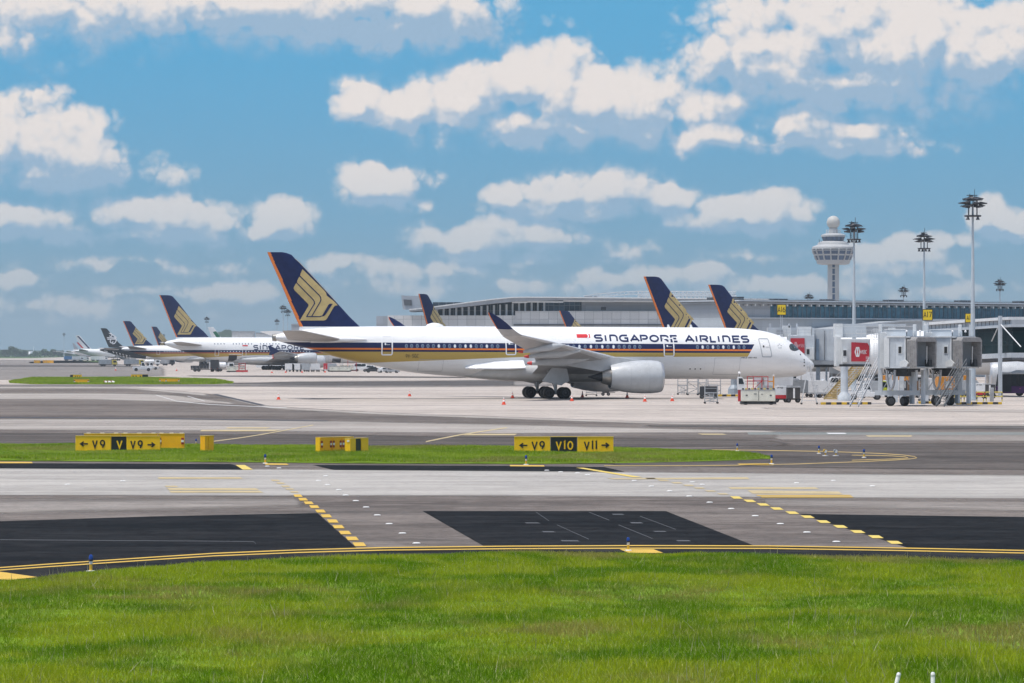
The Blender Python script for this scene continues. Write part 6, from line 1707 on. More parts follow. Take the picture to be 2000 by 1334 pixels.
stand_sign('A16', 1518.5, 1534.5, 595.5, 614.5, 600, 'yellow A16 stand sign above the main jet nose', 1526, 642)
stand_sign('A17', 1803, 1820.5, 605, 625, 500, 'yellow A17 stand sign above the open boarding bridges', 1811, 634)
stand_sign('A18', 1886, 1902.5, 613, 629, 560, 'yellow stand sign half hidden by the tallest mast, only A1 readable', 1895, 634)
# ------------------------------------------------------------------ boarding bridges
BW = M('bridge_white', (.62, .64, .65), .5, 0, .08, .8); BG = M('bridge_grey', (.50, .54, .58), .5, 0, .08, .8); BELL = M('bellows_grey', (.27, .265, .265), .85, 0, .2, 2.5)
RED = M('panel_red', (.46, .02, .035), .45, 0, .06, 1.5); DK = M('bridge_dark', (.03, .033, .038), .7, 0, .2, 2); INT = M('cab_interior', (.33, .38, .45), .6, 0, .12, 1.2)
GALV = M('galvanised', (.45, .46, .47), .4, .5)
def stair(parent, p0, p1, w, name, mat_side, mat_step, rail=True, nstep=12):
    """flight from p0 (foot) to p1 (top), w wide across"""
    p0, p1 = Vector(p0), Vector(p1); d = p1-p0; hd = Vector((d.x, d.y, 0)).normalized(); sd_ = Vector((-hd.y, hd.x, 0))*w/2
    s = MB()
    for sg in (-1, 1): s.bar(p0+sd_*sg, p1+sd_*sg, .07, .22)
    st = s.build(name, mat_side, parent)
    t = MB()
    for i in range(nstep):
        c = p0+d*((i+.6)/nstep); t.box(c, (.32, w*.94, .05), math.atan2(hd.y, hd.x))
    t.build('tread', mat_step, st)
    if rail:
        r = MB()
        for sg in (-1, 1):
            for h in (.55, 1.0): r.bar(p0+sd_*sg+Vector((0, 0, h)), p1+sd_*sg+Vector((0, 0, h)), .045)
            for i in range(6):
                c = p0+d*(i/5)+sd_*sg; r.bar(c, c+Vector((0, 0, 1.0)), .04)
        r.build('handrail', mat_side, st)
    return st
def bridge():
    """open boarding bridge: local origin under the cab, +x the way the cab mouth faces"""
    t = thing('boarding_bridge', 'open boarding bridge with the red panel, left one of the two empty cabs', 'boarding bridge', (0, 0, 0), 0, 'open boarding bridges')
    zb, zt = 4.05, 7.0
    # cab: floor, back, roof and the side wall with a window
    cab = MB().box((.2, 0, zb-.08), (3.3, 3.5, .18)).box((.2, 0, zt+.07), (3.3, 3.6, .16)).box((-1.38, 0, (zb+zt)/2), (.10, 3.4, zt-zb)).box((.2, 1.72, (zb+zt)/2), (3.2, .08, zt-zb)).box((-.05, -1.70, (zb+zt)/2), (2.7, .10, zt-zb))
    c = cab.build('cab', BG, t)
    MB().box((.2, 0, zb+.05), (2.9, 3.2, .06)).build('cab_floor', DK, c)
    MB().box((-1.25, .25, (zb+zt)/2), (.08, 2.5, zt-zb-.2)).build('cab_inner_wall', INT, c)
    w = MB().box((.62, -1.78, 5.75), (.50, .05, .80)).build('window_frame', BW, c, bevel=.04); MB().box((.62, -1.82, 5.75), (.36, .03, .66)).build('window', MATS['hole_black'], c, bevel=.05)
    MB().box((-1.0, -1.80, 5.5), (.62, .12, 3.0)).build('corner_post', BW, c); MB().box((1.28, -1.80, 5.55), (.10, .10, 2.9)).build('corner_post', BW, c)
    rb = MB()
    for i in range(8): rb.box((-.62+i*.16 if i < 5 else .92+(i-5)*.14, -1.765, 5.3), (.03, .03, 2.3))
    rb.build('wall_ribs', BG, c)
    MB().box((.2, -1.84, zt+.10), (2.3, .14, .14)).build('rain_gutter', BW, c)
    MB().prism([(.7, zb-.02), (1.5, zb-.02), (1.75, zb+.35), (1.3, zb+.72), (.7, zb+.5)], -1.98, -1.8).build('hinge_cover', BW, c)
    # folding canopy
    k = MB(); rings = []
    for i in range(10):
        x = 1.45+i*.13; e = .07 if i % 2 else 0.0; up = .10*i/9
        o = [(-1.72-e, zb-.05), (-1.78-e, zt-.3), (-1.55, zt+.05+e-up), (1.55, zt+.05+e-up), (1.78+e, zt-.3), (1.72+e, zb-.05)]
        inn = [(1.62, zb-.05), (1.62, zt-.32-up), (-1.62, zt-.32-up), (-1.62, zb-.05)]
        rings.append([(x, a, b) for a, b in o+inn])
    k.loft(rings).build('canopy', BELL, t)
    MB().box((1.9, 0, zb-.12), (1.0, 3.3, .16)).build('bumper', M('bumper_pale', (.45, .44, .42), .7), t)
    cs = MB().bar((1.9, 1.1, zb+.2), (2.2, .7, zt-.9), .10, .16); cs.build('canopy_strut', BW, t)
    MB().box((2.0, 1.25, zb+.35), (.5, .5, .7)).build('console', DK, t)
    # lamps and plant on the roof
    MB().box((-.8, 0, zt+.45), (2.6, 1.2, .7)).build('roof_unit', BG, t); MB().box((-.8, -.62, zt+.83), (2.7, .08, .06)).build('roof_unit_edge', BW, t)
    for x, y in ((1.1, -1.3), (1.0, 1.2)):
        b_ = MB().cyl((x, y, zt+.15), (x, y, zt+.55), .04).build('beacon_stem', DK, t); MB().lathe([(.55+zt, .10), (.68+zt, .12), (.78+zt, .05)], (x, y, 0), n=10).build('beacon', SWH, b_, True)
    # tunnel running back to the rotunda; direction set in world by the caller's angle
    a = R(122)      # relative to cab mouth direction
    u = Vector((math.cos(a), math.sin(a), 0)); v = Vector((-u.y, u.x, 0))
    o0 = Vector((-.9, -.2, 0))
    def tun(d0, d1, hw, z0, z1, nm, mat, bev=.03):
        q = MB(); c = o0+u*((d0+d1)/2); q.box((c.x, c.y, (z0+z1)/2), (d1-d0, hw*2, z1-z0), a); return q.build(nm, mat, t, bevel=bev)
    tun(.2, 1.3, 1.75, 3.85, 7.55, 'tunnel_head', BW); tun(1.3, 4.5, 1.55, 3.95, 7.0, 'tunnel', BG); tun(4.5, 10.5, 1.40, 4.05, 6.85, 'tunnel', BG)
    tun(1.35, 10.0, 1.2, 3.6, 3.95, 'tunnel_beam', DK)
    tun(1.5, 4.3, 1.5, 7.02, 7.1, 'tunnel_roof', BW); tun(4.6, 9.5, .8, 6.9, 7.75, 'tunnel_roof_unit', BG)
    rl = MB()
    for h in (7.35, 7.75): rl.bar(o0+u*1.4+v*1.5+Vector((0, 0, h)), o0+u*4.4+v*1.5+Vector((0, 0, h)), .05)
    for i in range(5): rl.bar(o0+u*(1.4+i*.75)+v*1.5+Vector((0, 0, 7.05)), o0+u*(1.4+i*.75)+v*1.5+Vector((0, 0, 7.75)), .05)
    rl.build('roof_railing', BW, t)
    # drive column
    for s_ in (-1, 1):
        c = o0+u*1.2+v*s_*1.75
        MB().box((c.x, c.y, 4.4), (.55, .45, 6.6), a).build('lift_column', BG, t, bevel=.03)
        MB().box((c.x, c.y, 8.0), (.42, .36, .7), a).build('column_head', BW, t, bevel=.04)
    ax = o0+u*1.2
    MB().box((ax.x, ax.y, 1.35), (.5, 4.6, .5), a).build('drive_axle', BG, t)
    for s_ in (-1, 1):
        c = ax+v*s_*.72
        wh = MB().lathe([(-.26, .32), (-.26, .46), (-.16, .51), (.16, .51), (.26, .46), (.26, .32)], (0, 0, 0), 'Y', 24); wo = wh.build('drive_wheel', MATS['tyre_rubber'], t, True); wo.location = (c.x, c.y, .51); wo.rotation_euler = (0, 0, R(52 if s_ > 0 else -18))
        MB().lathe([(-.27, .33), (-.2, .14), (.2, .14), (.27, .33)], (0, 0, 0), 'Y', 16).build('hub', MATS['wheel_hub'], wo, True)
        MB().box((c.x, c.y, 1.05), (.9, .3, .12), a).build('fork', BG, t)
    br = MB()
    for s_ in (-1, 1): br.bar(ax+v*s_*1.6+Vector((0, 0, 1.6)), ax+v*s_*.2+Vector((0, 0, 3.8)), .09)
    br.build('brace', BG, t)
    ho = MB()
    rnd = random.Random(5)
    for i in range(5):
        p = o0+u*rnd.uniform(.4, 2.2)+v*rnd.uniform(-1.2, 1.2)
        for j in range(6):
            t0, t1 = math.pi*j/6, math.pi*(j+1)/6
            ho.cyl((p.x-.4*math.cos(t0), p.y, 3.75-.5*math.sin(t0)), (p.x-.4*math.cos(t1), p.y, 3.75-.5*math.sin(t1)), .05, n=6)
    ho.build('cable_loops', DK, t)
    MB().box((-.2, .3, 3.75), (2.2, 2.2, .5)).build('cab_underframe', DK, t)
    for k_, (dx_, dy_, sx, sy, z0, z1) in enumerate(((.9, 1.9, .35, .35, .2, 3.7), (-.7, 2.2, .4, .4, .2, 3.7), (.9, .6, .3, .3, 2.6, 3.7))):
        MB().box((dx_, dy_, (z0+z1)/2), (sx, sy, z1-z0)).build('support_leg', BG, t, bevel=.03)
    MB().box((-.1, -.2, 3.3), (1.5, .8, .5)).build('hydraulic_box', DK, t, bevel=.05); MB().box((.4, -1.0, 2.2), (.5, .4, .7)).build('control_box', BW, t, bevel=.04)
    hs = MB()
    for j in range(9):
        a0, a1 = math.pi*j/9, math.pi*(j+1)/9; hs.cyl((-1.0+.5*math.cos(a0), -1.1, 3.7-2.0*math.sin(a0)), (-1.0+.5*math.cos(a1), -1.1, 3.7-2.0*math.sin(a1)), .13, n=8)
    hs.build('air_hose', M('hose_silver', (.42, .43, .45), .35, .5), t, True)
    return t, o0, u, v
BR, bo, bu, bv = bridge()
def wpos(px, base): q = gnd(px, base); return q
# cab mouth to the right and toward the camera
BR.location = at(1770, 690, 470)*Vector((1, 1, 0)).x if False else (at(1768, 690, 470).x, 470, 0)
BR.rotation_euler = (0, 0, R(-40))
B2 = copy_thing(BR, (at(1857, 690, 474).x, 474, 0), R(-40), 'open boarding bridge, right one of the two empty cabs', 'open boarding bridges')
# extras that only the left bridge shows: red advertising panel, rotunda and service stair, in world axes
def W2L(o, p): return o.matrix_basis.inverted() @ Vector(p)
def world_part(mb, name, mat, root, **k):
    M_ = root.matrix_basis.inverted(); mb.v = [tuple(M_ @ Vector(v)) for v in mb.v]; return mb.build(name, mat, root, **k)
bpy.context.view_layer.update()
Yp = 488.0; kp = Yp/F
P = lambda x, y, Y=Yp: at(x, y, Y)
def wbox(x0, x1, y0, y1, Y, dep):
    a, b = at(x0, y0, Y), at(x1, y1, Y); return ((a.x+b.x)/2, Y+dep/2, (a.z+b.z)/2), (b.x-a.x, dep, a.z-b.z)
world_part(MB().box(*wbox(1643, 1700, 662, 712, Yp+.3, 3.2)), 'front_tunnel', BW, BR, bevel=.04)
world_part(MB().box(*wbox(1640, 1702, 711.5, 716, Yp+.2, 3.2)), 'tunnel_beam', DK, BR)
pan = world_part(MB().prism([(P(x, y).x, P(x, y).z) for x, y in ((1663, 668.5), (1694.5, 670), (1698, 676), (1698, 706), (1663, 706))], Yp+.22, Yp+.28), 'advert_panel', RED, BR)
def hexlogo(cx, cy, w, h, Y):
    """white hexagon with red triangles"""
    q = lambda x, y, d: (P(x, y, Y).x, Y-d, P(x, y, Y).z)
    hx = [(cx-w, cy), (cx-w/2, cy-h), (cx+w/2, cy-h), (cx+w, cy), (cx+w/2, cy+h), (cx-w/2, cy+h)]
    a = MB().poly([q(x, y, 0) for x, y in hx])
    r_ = MB()
    r_.poly([q(cx-w*.12, cy, .004), q(cx-w/2, cy-h*.80, .004), q(cx-w/2, cy+h*.80, .004)]); r_.poly([q(cx+w*.12, cy, .004), q(cx+w/2, cy+h*.80, .004), q(cx+w/2, cy-h*.80, .004)])
    return a, r_
a, r_ = hexlogo(1675, 687.3, 6.0, 9.6, Yp+.20)
world_part(a, 'hexagon_logo', SWH, BR, recalc=False); world_part(r_, 'logo_triangles', RED, BR, recalc=False)
q, xe = line_text('HSBC', 0, 0, .38, .15, .07, .05)
tm = MB(); k_ = (11.0*kp)/xe; b0 = P(1682.5, 691, Yp+.2)
for pl_, l in q: tm.poly([(b0.x+x*k_, Yp+.20-l, b0.z+y) for x, y in pl_])
world_part(tm, 'advert_lettering', SWH, BR, recalc=False)
pl_ = MB()
for i, (y0, y1) in enumerate(((697, 698), (700.3, 701.3), (703.6, 704.6))): pl_.box(*wbox(1691-i*.0, 1698, y0, y1, Yp+.18, .03))
world_part(pl_, 'advert_slats', SWH, BR)
world_part(MB().box(*wbox(1632.5, 1643, 656, 716, Yp+1, 3.0)), 'rotunda_wall', BW, BR, bevel=.08)
world_part(MB().box(*wbox(1646.5, 1655, 683, 708, Yp-.2, .5)), 'air_unit', BW, BR, bevel=.03); world_part(MB().box(*wbox(1647, 1653, 684, 695, Yp-.24, .1)), 'air_unit_grille', DK, BR)
world_part(MB().box(*wbox(1632, 1692, 632.5, 659, Yp+4, 3.0)), 'roof_house', BG, BR); world_part(MB().box(*wbox(1631, 1646, 632, 658, Yp+3.4, 3.0)), 'roof_house_end', BW, BR)
world_part(MB().box(*wbox(1675, 1770, 632.5, 637.5, Yp+5, 1.5)), 'roof_duct', BG, BR); world_part(MB().box(*wbox(1676, 1684, 632.5, 637, Yp+4.8, .3)), 'roof_duct_end', BW, BR)
world_part(MB().box(*wbox(1736, 1770, 645.8, 655, 478, 1.2)), 'cab_roof_house', BG, BR); world_part(MB().box(*wbox(1736, 1749, 640, 646.5, 478, .8)), 'cab_roof_box', BW, BR)
rl = MB()
for y in (644.5, 652): rl.bar(P(1672, y), P(1770, y), .06)
for x in range(1672, 1771, 10): rl.bar(P(x, 644.5), P(x, 660), .05)
rl.bar(P(1632, 651), P(1692, 651), .05); rl.bar(P(1632, 637.5), P(1790, 637.5), .06)
world_part(rl, 'roof_railing', BW, BR)
# caged ladder on the column
ld = MB()
for x in (1707, 1713): ld.bar(P(x, 640, 470), P(x, 716, 470), .05)
for i in range(18): ld.bar(P(1707, 642+i*4.2, 470), P(1713, 642+i*4.2, 470), .035)
for i in range(5): ld.bar(P(1704, 643+i*5, 469.6), P(1718, 643+i*5, 469.6), .04)
world_part(ld, 'caged_ladder', BW, BR)
# rotunda column with flared foot
cq = gnd(1649, 783); cm = MB().lathe([(0, .80), (.55, .75), (.95, .45), (1.1, .42), (4.0, .42)], (cq.x, cq.y, 0), n=16)
world_part(cm, 'rotunda_column', BG, BR, smooth=True)
for px in (1738, 1749, 1761):
    c = gnd(px, 786); world_part(MB().box((c.x, c.y, 2.0), (.5, .5, 4.0)), 'support_column', BG, BR)
# service stair on the left side
f = gnd(1668, 795); top = at(1706, 717, 468)
st_m = MB(); M_ = BR.matrix_basis.inverted()
stair(BR, M_ @ Vector((f.x, f.y, .1)), M_ @ Vector(top), .9, 'service_stair', M('bright_steel', (.62, .63, .64), .3, .4, .1, 3), GALV, True, 16)
f = at(1842, 795, 466); 
M_ = B2.matrix_basis.inverted()
stair(B2, M_ @ Vector((gnd(1846, 796).x, 464, .1)), M_ @ Vector(at(1880, 720, 468)), .9, 'service_stair', M('stair_grey', (.16, .17, .18), .5, .3, .1, 3), M('stair_grey', (.16, .17, .18), .5, .3), True, 14)

def nose_bridge():
    Y = 566.0
    t = thing('boarding_bridge', 'boarding bridge with a red panel docked behind the main jet nose', 'boarding bridge', (at(1600, 690, Y).x, Y, 0))
    ox = at(1600, 690, Y).x
    def bx(x0, x1, y0, y1, dep, off): 
        c, d = wbox(x0, x1, y0, y1, Y+off, dep); return (c[0]-ox, c[1]-Y, c[2]), d
    MB().box(*bx(1540, 1591, 655, 704, 3.4, 0)).build('cab', BG, t, bevel=.04); MB().box(*bx(1591.2, 1634, 642, 704, 3.2, 2.0)).build('tunnel', BG, t, bevel=.04)
    MB().box(*bx(1594, 1600, 662, 703, .3, 1.6)).build('door_panel', M('blue_grey_panel', (.20, .27, .36), .5, 0, .1, 1), t); MB().box(*bx(1610, 1611, 646, 703, .1, 1.85)).build('panel_joint', ROOFD, t)
    MB().box(*bx(1588, 1638, 704.2, 712, 3.2, 1.6)).build('floor_beam', ROOFG, t); MB().box(*bx(1590, 1634, 712.2, 717, 2.6, 2.0)).build('underframe', DK, t)
    p = MB().box(*bx(1544, 1571.5, 660.5, 690, .06, -.1)).build('advert_panel', RED, t)
    q = lambda x, y, d: (P(x, y, Y).x-ox, -.1-d, P(x, y, Y).z)
    a = MB().poly([q(x, y, .01) for x, y in ((1549, 677), (1552, 668), (1556, 668), (1559, 677), (1556, 685), (1552, 685))]); a.build('hexagon_logo', M('logo_pink', (.55, .30, .32), .5), p, recalc=False)
    qd, xe = line_text('HSBC', 0, 0, .36, .16, .06, .05); b0 = P(1559, 678, Y); m = MB()
    for pl_, l in qd: m.poly([(b0.x-ox+x, -.115-l, b0.z+y) for x, y in pl_])
    m.build('advert_lettering', M('logo_pink', (.55, .30, .32), .5), p, recalc=False)
    MB().box(*bx(1558, 1585, 638, 662, 2.0, 1)).build('roof_house', BW, t); MB().box(*bx(1586, 1591, 640, 661, 2, 1)).build('roof_house', BG, t)
    MB().box(*bx(1500, 1558, 640, 652, 2.4, 4)).build('tunnel_roof_unit', BG, t); MB().box(*bx(1529, 1545, 636, 658, 1.2, 2.0)).build('tunnel_head', BW, t); MB().box(*bx(1517, 1529, 643, 652, 1, 1.2)).build('roof_unit', ROOFG, t)
    MB().box(*bx(1574, 1590, 678, 702, .5, -.6)).build('air_unit', BW, t, bevel=.03); MB().box(*bx(1575.5, 1581, 682, 692, .1, -.65)).build('air_unit_grille', DK, t)
    r_ = MB()
    for y in (644, 650): r_.bar(Vector(P(1500, y, Y))-Vector((ox, Y, 0)), Vector(P(1634, y, Y))-Vector((ox, Y, 0)), .05)
    for x in range(1500, 1635, 12): r_.bar(Vector(P(x, 643, Y))-Vector((ox, Y, 0)), Vector(P(x, 655, Y))-Vector((ox, Y, 0)), .05)
    for x in (1503, 1540, 1555): r_.box(*bx(x, x+3, 632, 640, .3, 2))
    r_.build('roof_railing', BG, t)
    for px, w in ((1600.5, .5), (1617, .24)):
        b_ = P(px, 716, Y); MB().box((b_.x-ox, 2.6, b_.z/2), (w, w, b_.z)).build('support_leg', M('leg_grey', (.28, .32, .37), .5, .1), t)
        MB().lathe([(0, w), (.3, w*.9), (.7, w*.55)], (b_.x-ox, 2.6, 0), n=8).build('leg_foot', M('leg_grey', (.28, .32, .37), .5, .1), t)
nose_bridge()

# ------------------------------------------------------------------ apron furniture
KERB = bpy.data.materials.new('striped_kerb'); KERB.use_nodes = True
def _k():
    nt = KERB.node_tree; b = nt.nodes['Principled BSDF']; tc = nt.nodes.new('ShaderNodeTexCoord'); sep = nt.nodes.new('ShaderNodeSeparateXYZ'); nt.links.new(tc.outputs['Object'], sep.inputs[0])
    X = NV(nt, sep.outputs[0]); f = ((X/1.1)._op('FRACT', X/1.1) < .5); n = noise(nt, tc.outputs['Object'], 3.0, 4)
    c = mixc(nt, f, (.02, .02, .022), (.62, .40, .02)); nt.links.new(mixc(nt, n.step(.45, .75)*.4, c, (.16, .14, .11)), b.inputs['Base Color']); b.inputs['Roughness'].default_value = .7
_k()
def kerb(x0, x1, y, label, dep=2.0):
    a, b = gnd(x0, y), gnd(x1, y); w = b.x-a.x
    t = thing('kerb_island', label, 'kerb', (a.x, a.y, 0), 0, 'yellow and black kerb islands')
    MB().box((w/2, .15, .13), (w, .3, .26)).build('kerb', KERB, t, bevel=.03); MB().box((w/2, .32+dep/2, .11), (w*.985, dep, .22)).build('island_top', CONC, t)
kerb(1603, 1662, 790.5, 'striped kerb island at the foot of the yellow stairs'); kerb(1664, 1702, 790.2, 'striped kerb island beside the bright service stair'); kerb(1794, 1822, 788.5, 'short striped kerb between the two pairs of bridge wheels'); kerb(1868, 1957, 790, 'striped kerb island around the tallest mast', 3.0)
kerb(1402, 1452, 774.5, 'striped kerb island under the pillar below the forward fuselage'); kerb(1597, 1625, 773.5, 'striped kerb behind the docked bridge legs')
# yellow stairs of the fixed bridge
t = thing('staircase', 'yellow staircase rising to the right behind the bright service stair', 'stairs', gnd(1622, 781))
ys = M('stair_yellow', (.44, .33, .15), .6, 0, .1, 3); o = gnd(1622, 781)
dx = at(1690, 708, o.y).x-o.x; ddy = 4.2; sA = math.atan2(ddy, dx)
stair(t, (0, 0, .1), (dx, ddy, 4.3), 2.0, 'flight', ys, ys, False, 17)
rr = MB(); nx, ny = -math.sin(sA), math.cos(sA)
for sg in (-1.0, 1.0):
    rr.bar((sg*nx, sg*ny, 1.1), (dx+sg*nx, ddy+sg*ny, 5.3), .05).bar((sg*nx, sg*ny, .65), (dx+sg*nx, ddy+sg*ny, 4.85), .04)
    for i in range(9): rr.bar((dx*i/8+sg*nx, ddy*i/8+sg*ny, .2+4.1*i/8), (dx*i/8+sg*nx, ddy*i/8+sg*ny, 1.2+4.1*i/8), .045)
rr.build('handrail', GALV, t)
rs = MB()
for i in range(17): rs.box((dx*(i+.2)/17, ddy*(i+.2)/17, .1+4.2*(i+.30)/17), (.04, 1.9, .20), sA)
rs.build('riser', M('stair_riser', (.34, .25, .11), .6, 0, .1, 3), t)
# pillar with splayed foot under the forward fuselage
t = thing('bridge_pillar', 'grey steel pillar with a flared foot seen below the forward fuselage', 'pillar', gnd(1433.5, 772))
MB().lathe([(0, .95), (.15, .95), (.16, .78), (.85, .74), (1.35, .40), (4.4, .36)], n=8).build('shaft', M('pillar_grey', (.26, .30, .34), .5, .1), t); MB().box((0, 0, .1), (2.6, 1.8, .2)).build('footing', CONC, t)

# ---- vehicles
TY = MATS['tyre_rubber']
def vwheel(t, x, y, r, w=.24):
    o = MB().lathe([(-w/2, r*.5), (-w/2, r*.9), (-w*.35, r), (w*.35, r), (w/2, r*.9), (w/2, r*.5)], (x, y, r), 'Y', 18).build('wheel', TY, t, True)
    MB().lathe([(-w*.52, r*.52), (-w*.45, r*.2), (w*.45, r*.2), (w*.52, r*.52)], (x, y, r), 'Y', 12).build('hub', MATS['wheel_hub'], o, True)
GLS = M('vehicle_glass', (.02, .028, .035), .1, 0, .2, 3); VW = M('vehicle_white', (.70, .71, .72), .35, 0, .06, 1.5, coat=.3); VY = M('vehicle_yellow', (.62, .50, .10), .4, 0, .08, 1.5); VS = M('vehicle_silver', (.42, .44, .46), .35, .4, .1, 1.5)
VD = M('vehicle_dark', (.035, .037, .042), .5, 0, .2, 2); VO = M('vehicle_orange', (.62, .25, .02), .45, 0, .1, 2); VR = M('vehicle_red', (.48, .02, .03), .4, 0, .1, 2); VG = M('vehicle_grey', (.33, .34, .36), .5, 0, .15, 1.5)
def shell(t, prof, w, nm, mat, bev=.06): return MB().prism(prof, -w/2, w/2).build(nm, mat, t, bevel=bev)
def lights(t, L, w, z=.75):
    for sg in (-1, 1):
        MB().box((L/2+.01, sg*w*.36, z), (.04, .3, .16)).build('headlight', SWH, t); MB().box((-L/2-.01, sg*w*.38, z), (.04, .18, .2)).build('tail_light', SRED, t)
def box_truck(loc, rz, label, body=None, cab=None, L=8.0, hb=2.9, tank=False, group=None):
    t = thing('service_truck', label, 'truck', loc, rz, group); body = body or VS; cab = cab or VW; w = 2.4
    MB().box((0, 0, .72), (L, w*.7, .25)).build('chassis', VD, t)
    if tank:
        MB().loft([[(x, 1.12*r*math.cos(2*math.pi*i/18), 1.85+.92*r*math.sin(2*math.pi*i/18)) for i in range(18)] for x, r in ((-L/2, .6), (-L/2+.25, .95), (-L/2+.6, 1), (L/2-2.9, 1), (L/2-2.6, .95), (L/2-2.4, .6))]).build('tank', body, t, True)
        MB().box((-1.2, 0, 2.85), (2.4, .6, .18)).build('tank_walkway', VG, t)
    else:
        b = MB().box((-1.15, 0, .9+hb/2), (L-2.3, w, hb)).build('cargo_body', body, t, bevel=.04)
        j = MB()
        for i in range(5): j.box((-1.15-(L-2.3)/2+(i+.5)*(L-2.3)/5, -w/2-.01, .9+hb/2), (.06, .03, hb*.92))
        j.build('body_ribs', VG, b)
    shell(t, [(L/2-2.1, .75), (L/2, .75), (L/2+.02, 1.55), (L/2-.28, 2.5), (L/2-.5, 2.65), (L/2-2.1, 2.65)], w*.96, 'cab', cab)
    for sg in (-1, 1): MB().prism([(L/2-1.5, 1.6), (L/2-.22, 1.6), (L/2-.45, 2.35), (L/2-1.5, 2.35)], sg*w*.483, sg*w*.49).build('side_window', GLS, t)
    MB().add([(L/2+.03, -w*.42, 1.62), (L/2+.03, w*.42, 1.62), (L/2-.25, w*.42, 2.42), (L/2-.25, -w*.42, 2.42)], [(0, 1, 2, 3)]).build('windscreen', GLS, t, recalc=False)
    lights(t, L, w, .95)
    for x in (L/2-1.1, -L/2+1.2, -L/2+2.3):
        for sg in (-1, 1): vwheel(t, x, sg*w*.42, .46, .3)
    return t
def van(loc, rz, label, mat=None, group=None, car=False):
    t = thing('van' if not car else 'parked_car', label, 'van' if not car else 'car', loc, rz, group); mat = mat or VW; w = 1.8; L = 4.7 if not car else 4.4
    prof = [(-L/2, .35), (-L/2, 1.9), (-L/2+.2, 2.0), (L/2-1.75, 2.0), (L/2-.95, 1.25), (L/2-.05, 1.05), (L/2, .35)] if not car else [(-L/2, .3), (-L/2, .95), (-L/2+.6, 1.0), (-L/2+1.2, 1.45), (L/2-1.9, 1.47), (L/2-1.1, .98), (L/2-.1, .8), (L/2, .3)]
    shell(t, prof, w, 'body', mat, .09)
    zt, zb = (1.85, 1.2) if not car else (1.38, .98)
    for sg in (-1, 1):
        for x0, x1 in (((-L/2+.3, -.5), (-.4, L/2-1.75)) if not car else ((-.95, -.1), (0, L/2-1.85))):
            MB().prism([(x0, zb), (x1+.25, zb), (x1, zt), (x0+.1, zt)], sg*(w/2+.004), sg*(w/2+.02)).build('side_window', GLS, t)
    fx = (L/2-1.02, L/2-1.68) if not car else (L/2-1.12, L/2-1.82)
    MB().add([(fx[0]+.06, -w*.42, zb+.08), (fx[0]+.06, w*.42, zb+.08), (fx[1]+.06, w*.40, zt+.02), (fx[1]+.06, -w*.40, zt+.02)], [(0, 1, 2, 3)]).build('windscreen', GLS, t, recalc=False)
    lights(t, L, w, .8)
    for x in (-L*.31, L*.31):
        for sg in (-1, 1): vwheel(t, x, sg*w*.44, .33, .22)
    return t
def tug(loc, rz, label, mat=None, group=None):
    t = thing('tow_tractor', label, 'tow tractor', loc, rz, group); mat = mat or VW; w = 1.9
    shell(t, [(-2.2, .35), (-2.2, .95), (-.4, 1.0), (-.3, 1.15), (.3, 1.15), (.5, .95), (2.1, .85), (2.2, .35)], w, 'body', mat)
    shell(t, [(-.3, 1.15), (-.2, 2.0), (.35, 2.0), (.75, 1.0)], w*.85, 'cab', mat, .05); 
    for sg in (-1, 1): MB().prism([(-.2, 1.25), (-.12, 1.88), (.30, 1.88), (.58, 1.2)], sg*w*.43, sg*w*.437).build('side_window', GLS, t)
    MB().box((-1.3, 0, 1.05), (1.4, w*.8, .1)).build('deck', VG, t); lights(t, 4.4, w, .7)
    for x in (-1.4, 1.35):
        for sg in (-1, 1): vwheel(t, x, sg*w*.44, .38, .26)
    return t
def dolly(loc, rz, label, load=None, group=None):
    t = thing('baggage_dolly', label, 'dolly', loc, rz, group)
    MB().box((0, 0, .5), (2.6, 1.5, .12)).build('deck', VG, t); MB().bar((1.3, 0, .45), (2.2, 0, .25), .07).build('drawbar', VD, t)
    for x in (-.9, .9):
        for sg in (-1, 1): vwheel(t, x, sg*.55, .22, .14)
    if load is not None:
        MB().prism([(-1.2, .58), (1.2, .58), (1.2, 1.75), (.9, 2.1), (-1.2, 2.1)], -.7, .7).build('container', load, t, bevel=.03)
    else:
        q = MB()
        for x in (-1.2, 1.2): q.bar((x, -.7, .55), (x, -.7, 1.5), .05).bar((x, .7, .55), (x, .7, 1.5), .05).bar((x, -.7, 1.5), (x, .7, 1.5), .05)
        q.build('end_rails', GALV, t)
    return t
def loader(loc, rz, label, L=4.0, group=None):
    """scissor-lift container loader with a roller deck"""
    t = thing('container_loader', label, 'loader', loc, rz, group); w = 2.6
    MB().box((0, 0, .95), (L, w, 1.15)).build('body', M('loader_cream', (.64, .64, .56), .5, 0, .1, 1.2), t, bevel=.05)
    q = MB().box((0, -w/2-.01, .95), (.04, .03, 1.0)).box((-.35, -w/2-.015, 1.15), (.3, .03, .06)).box((.35, -w/2-.015, 1.12), (.22, .03, .05)); q.box((-L*.36, -w/2-.012, 1.0), (.2, .03, .12)).box((L*.36, -w/2-.012, 1.0), (.2, .03, .12)); q.build('panel_latches', VD, t)
    MB().box((0, 0, 1.56), (L*1.02, w*1.02, .08)).build('deck_frame', VG, t)
    for i in range(11):
        x = -L*.46+i*L*.092; MB().box((x, -w*.25, 1.68), (.16, w*.5, .14), 0, 0, 0).build('deck_roller', VY if i % 2 else VD, t)
    MB().box((0, 0, .22), (L*1.06, w*.9, .3)).build('skirt', VD, t)
    for x in (-L*.38, L*.38):
        for sg in (-1, 1): vwheel(t, x, sg*w*.4, .30, .25)
    return t
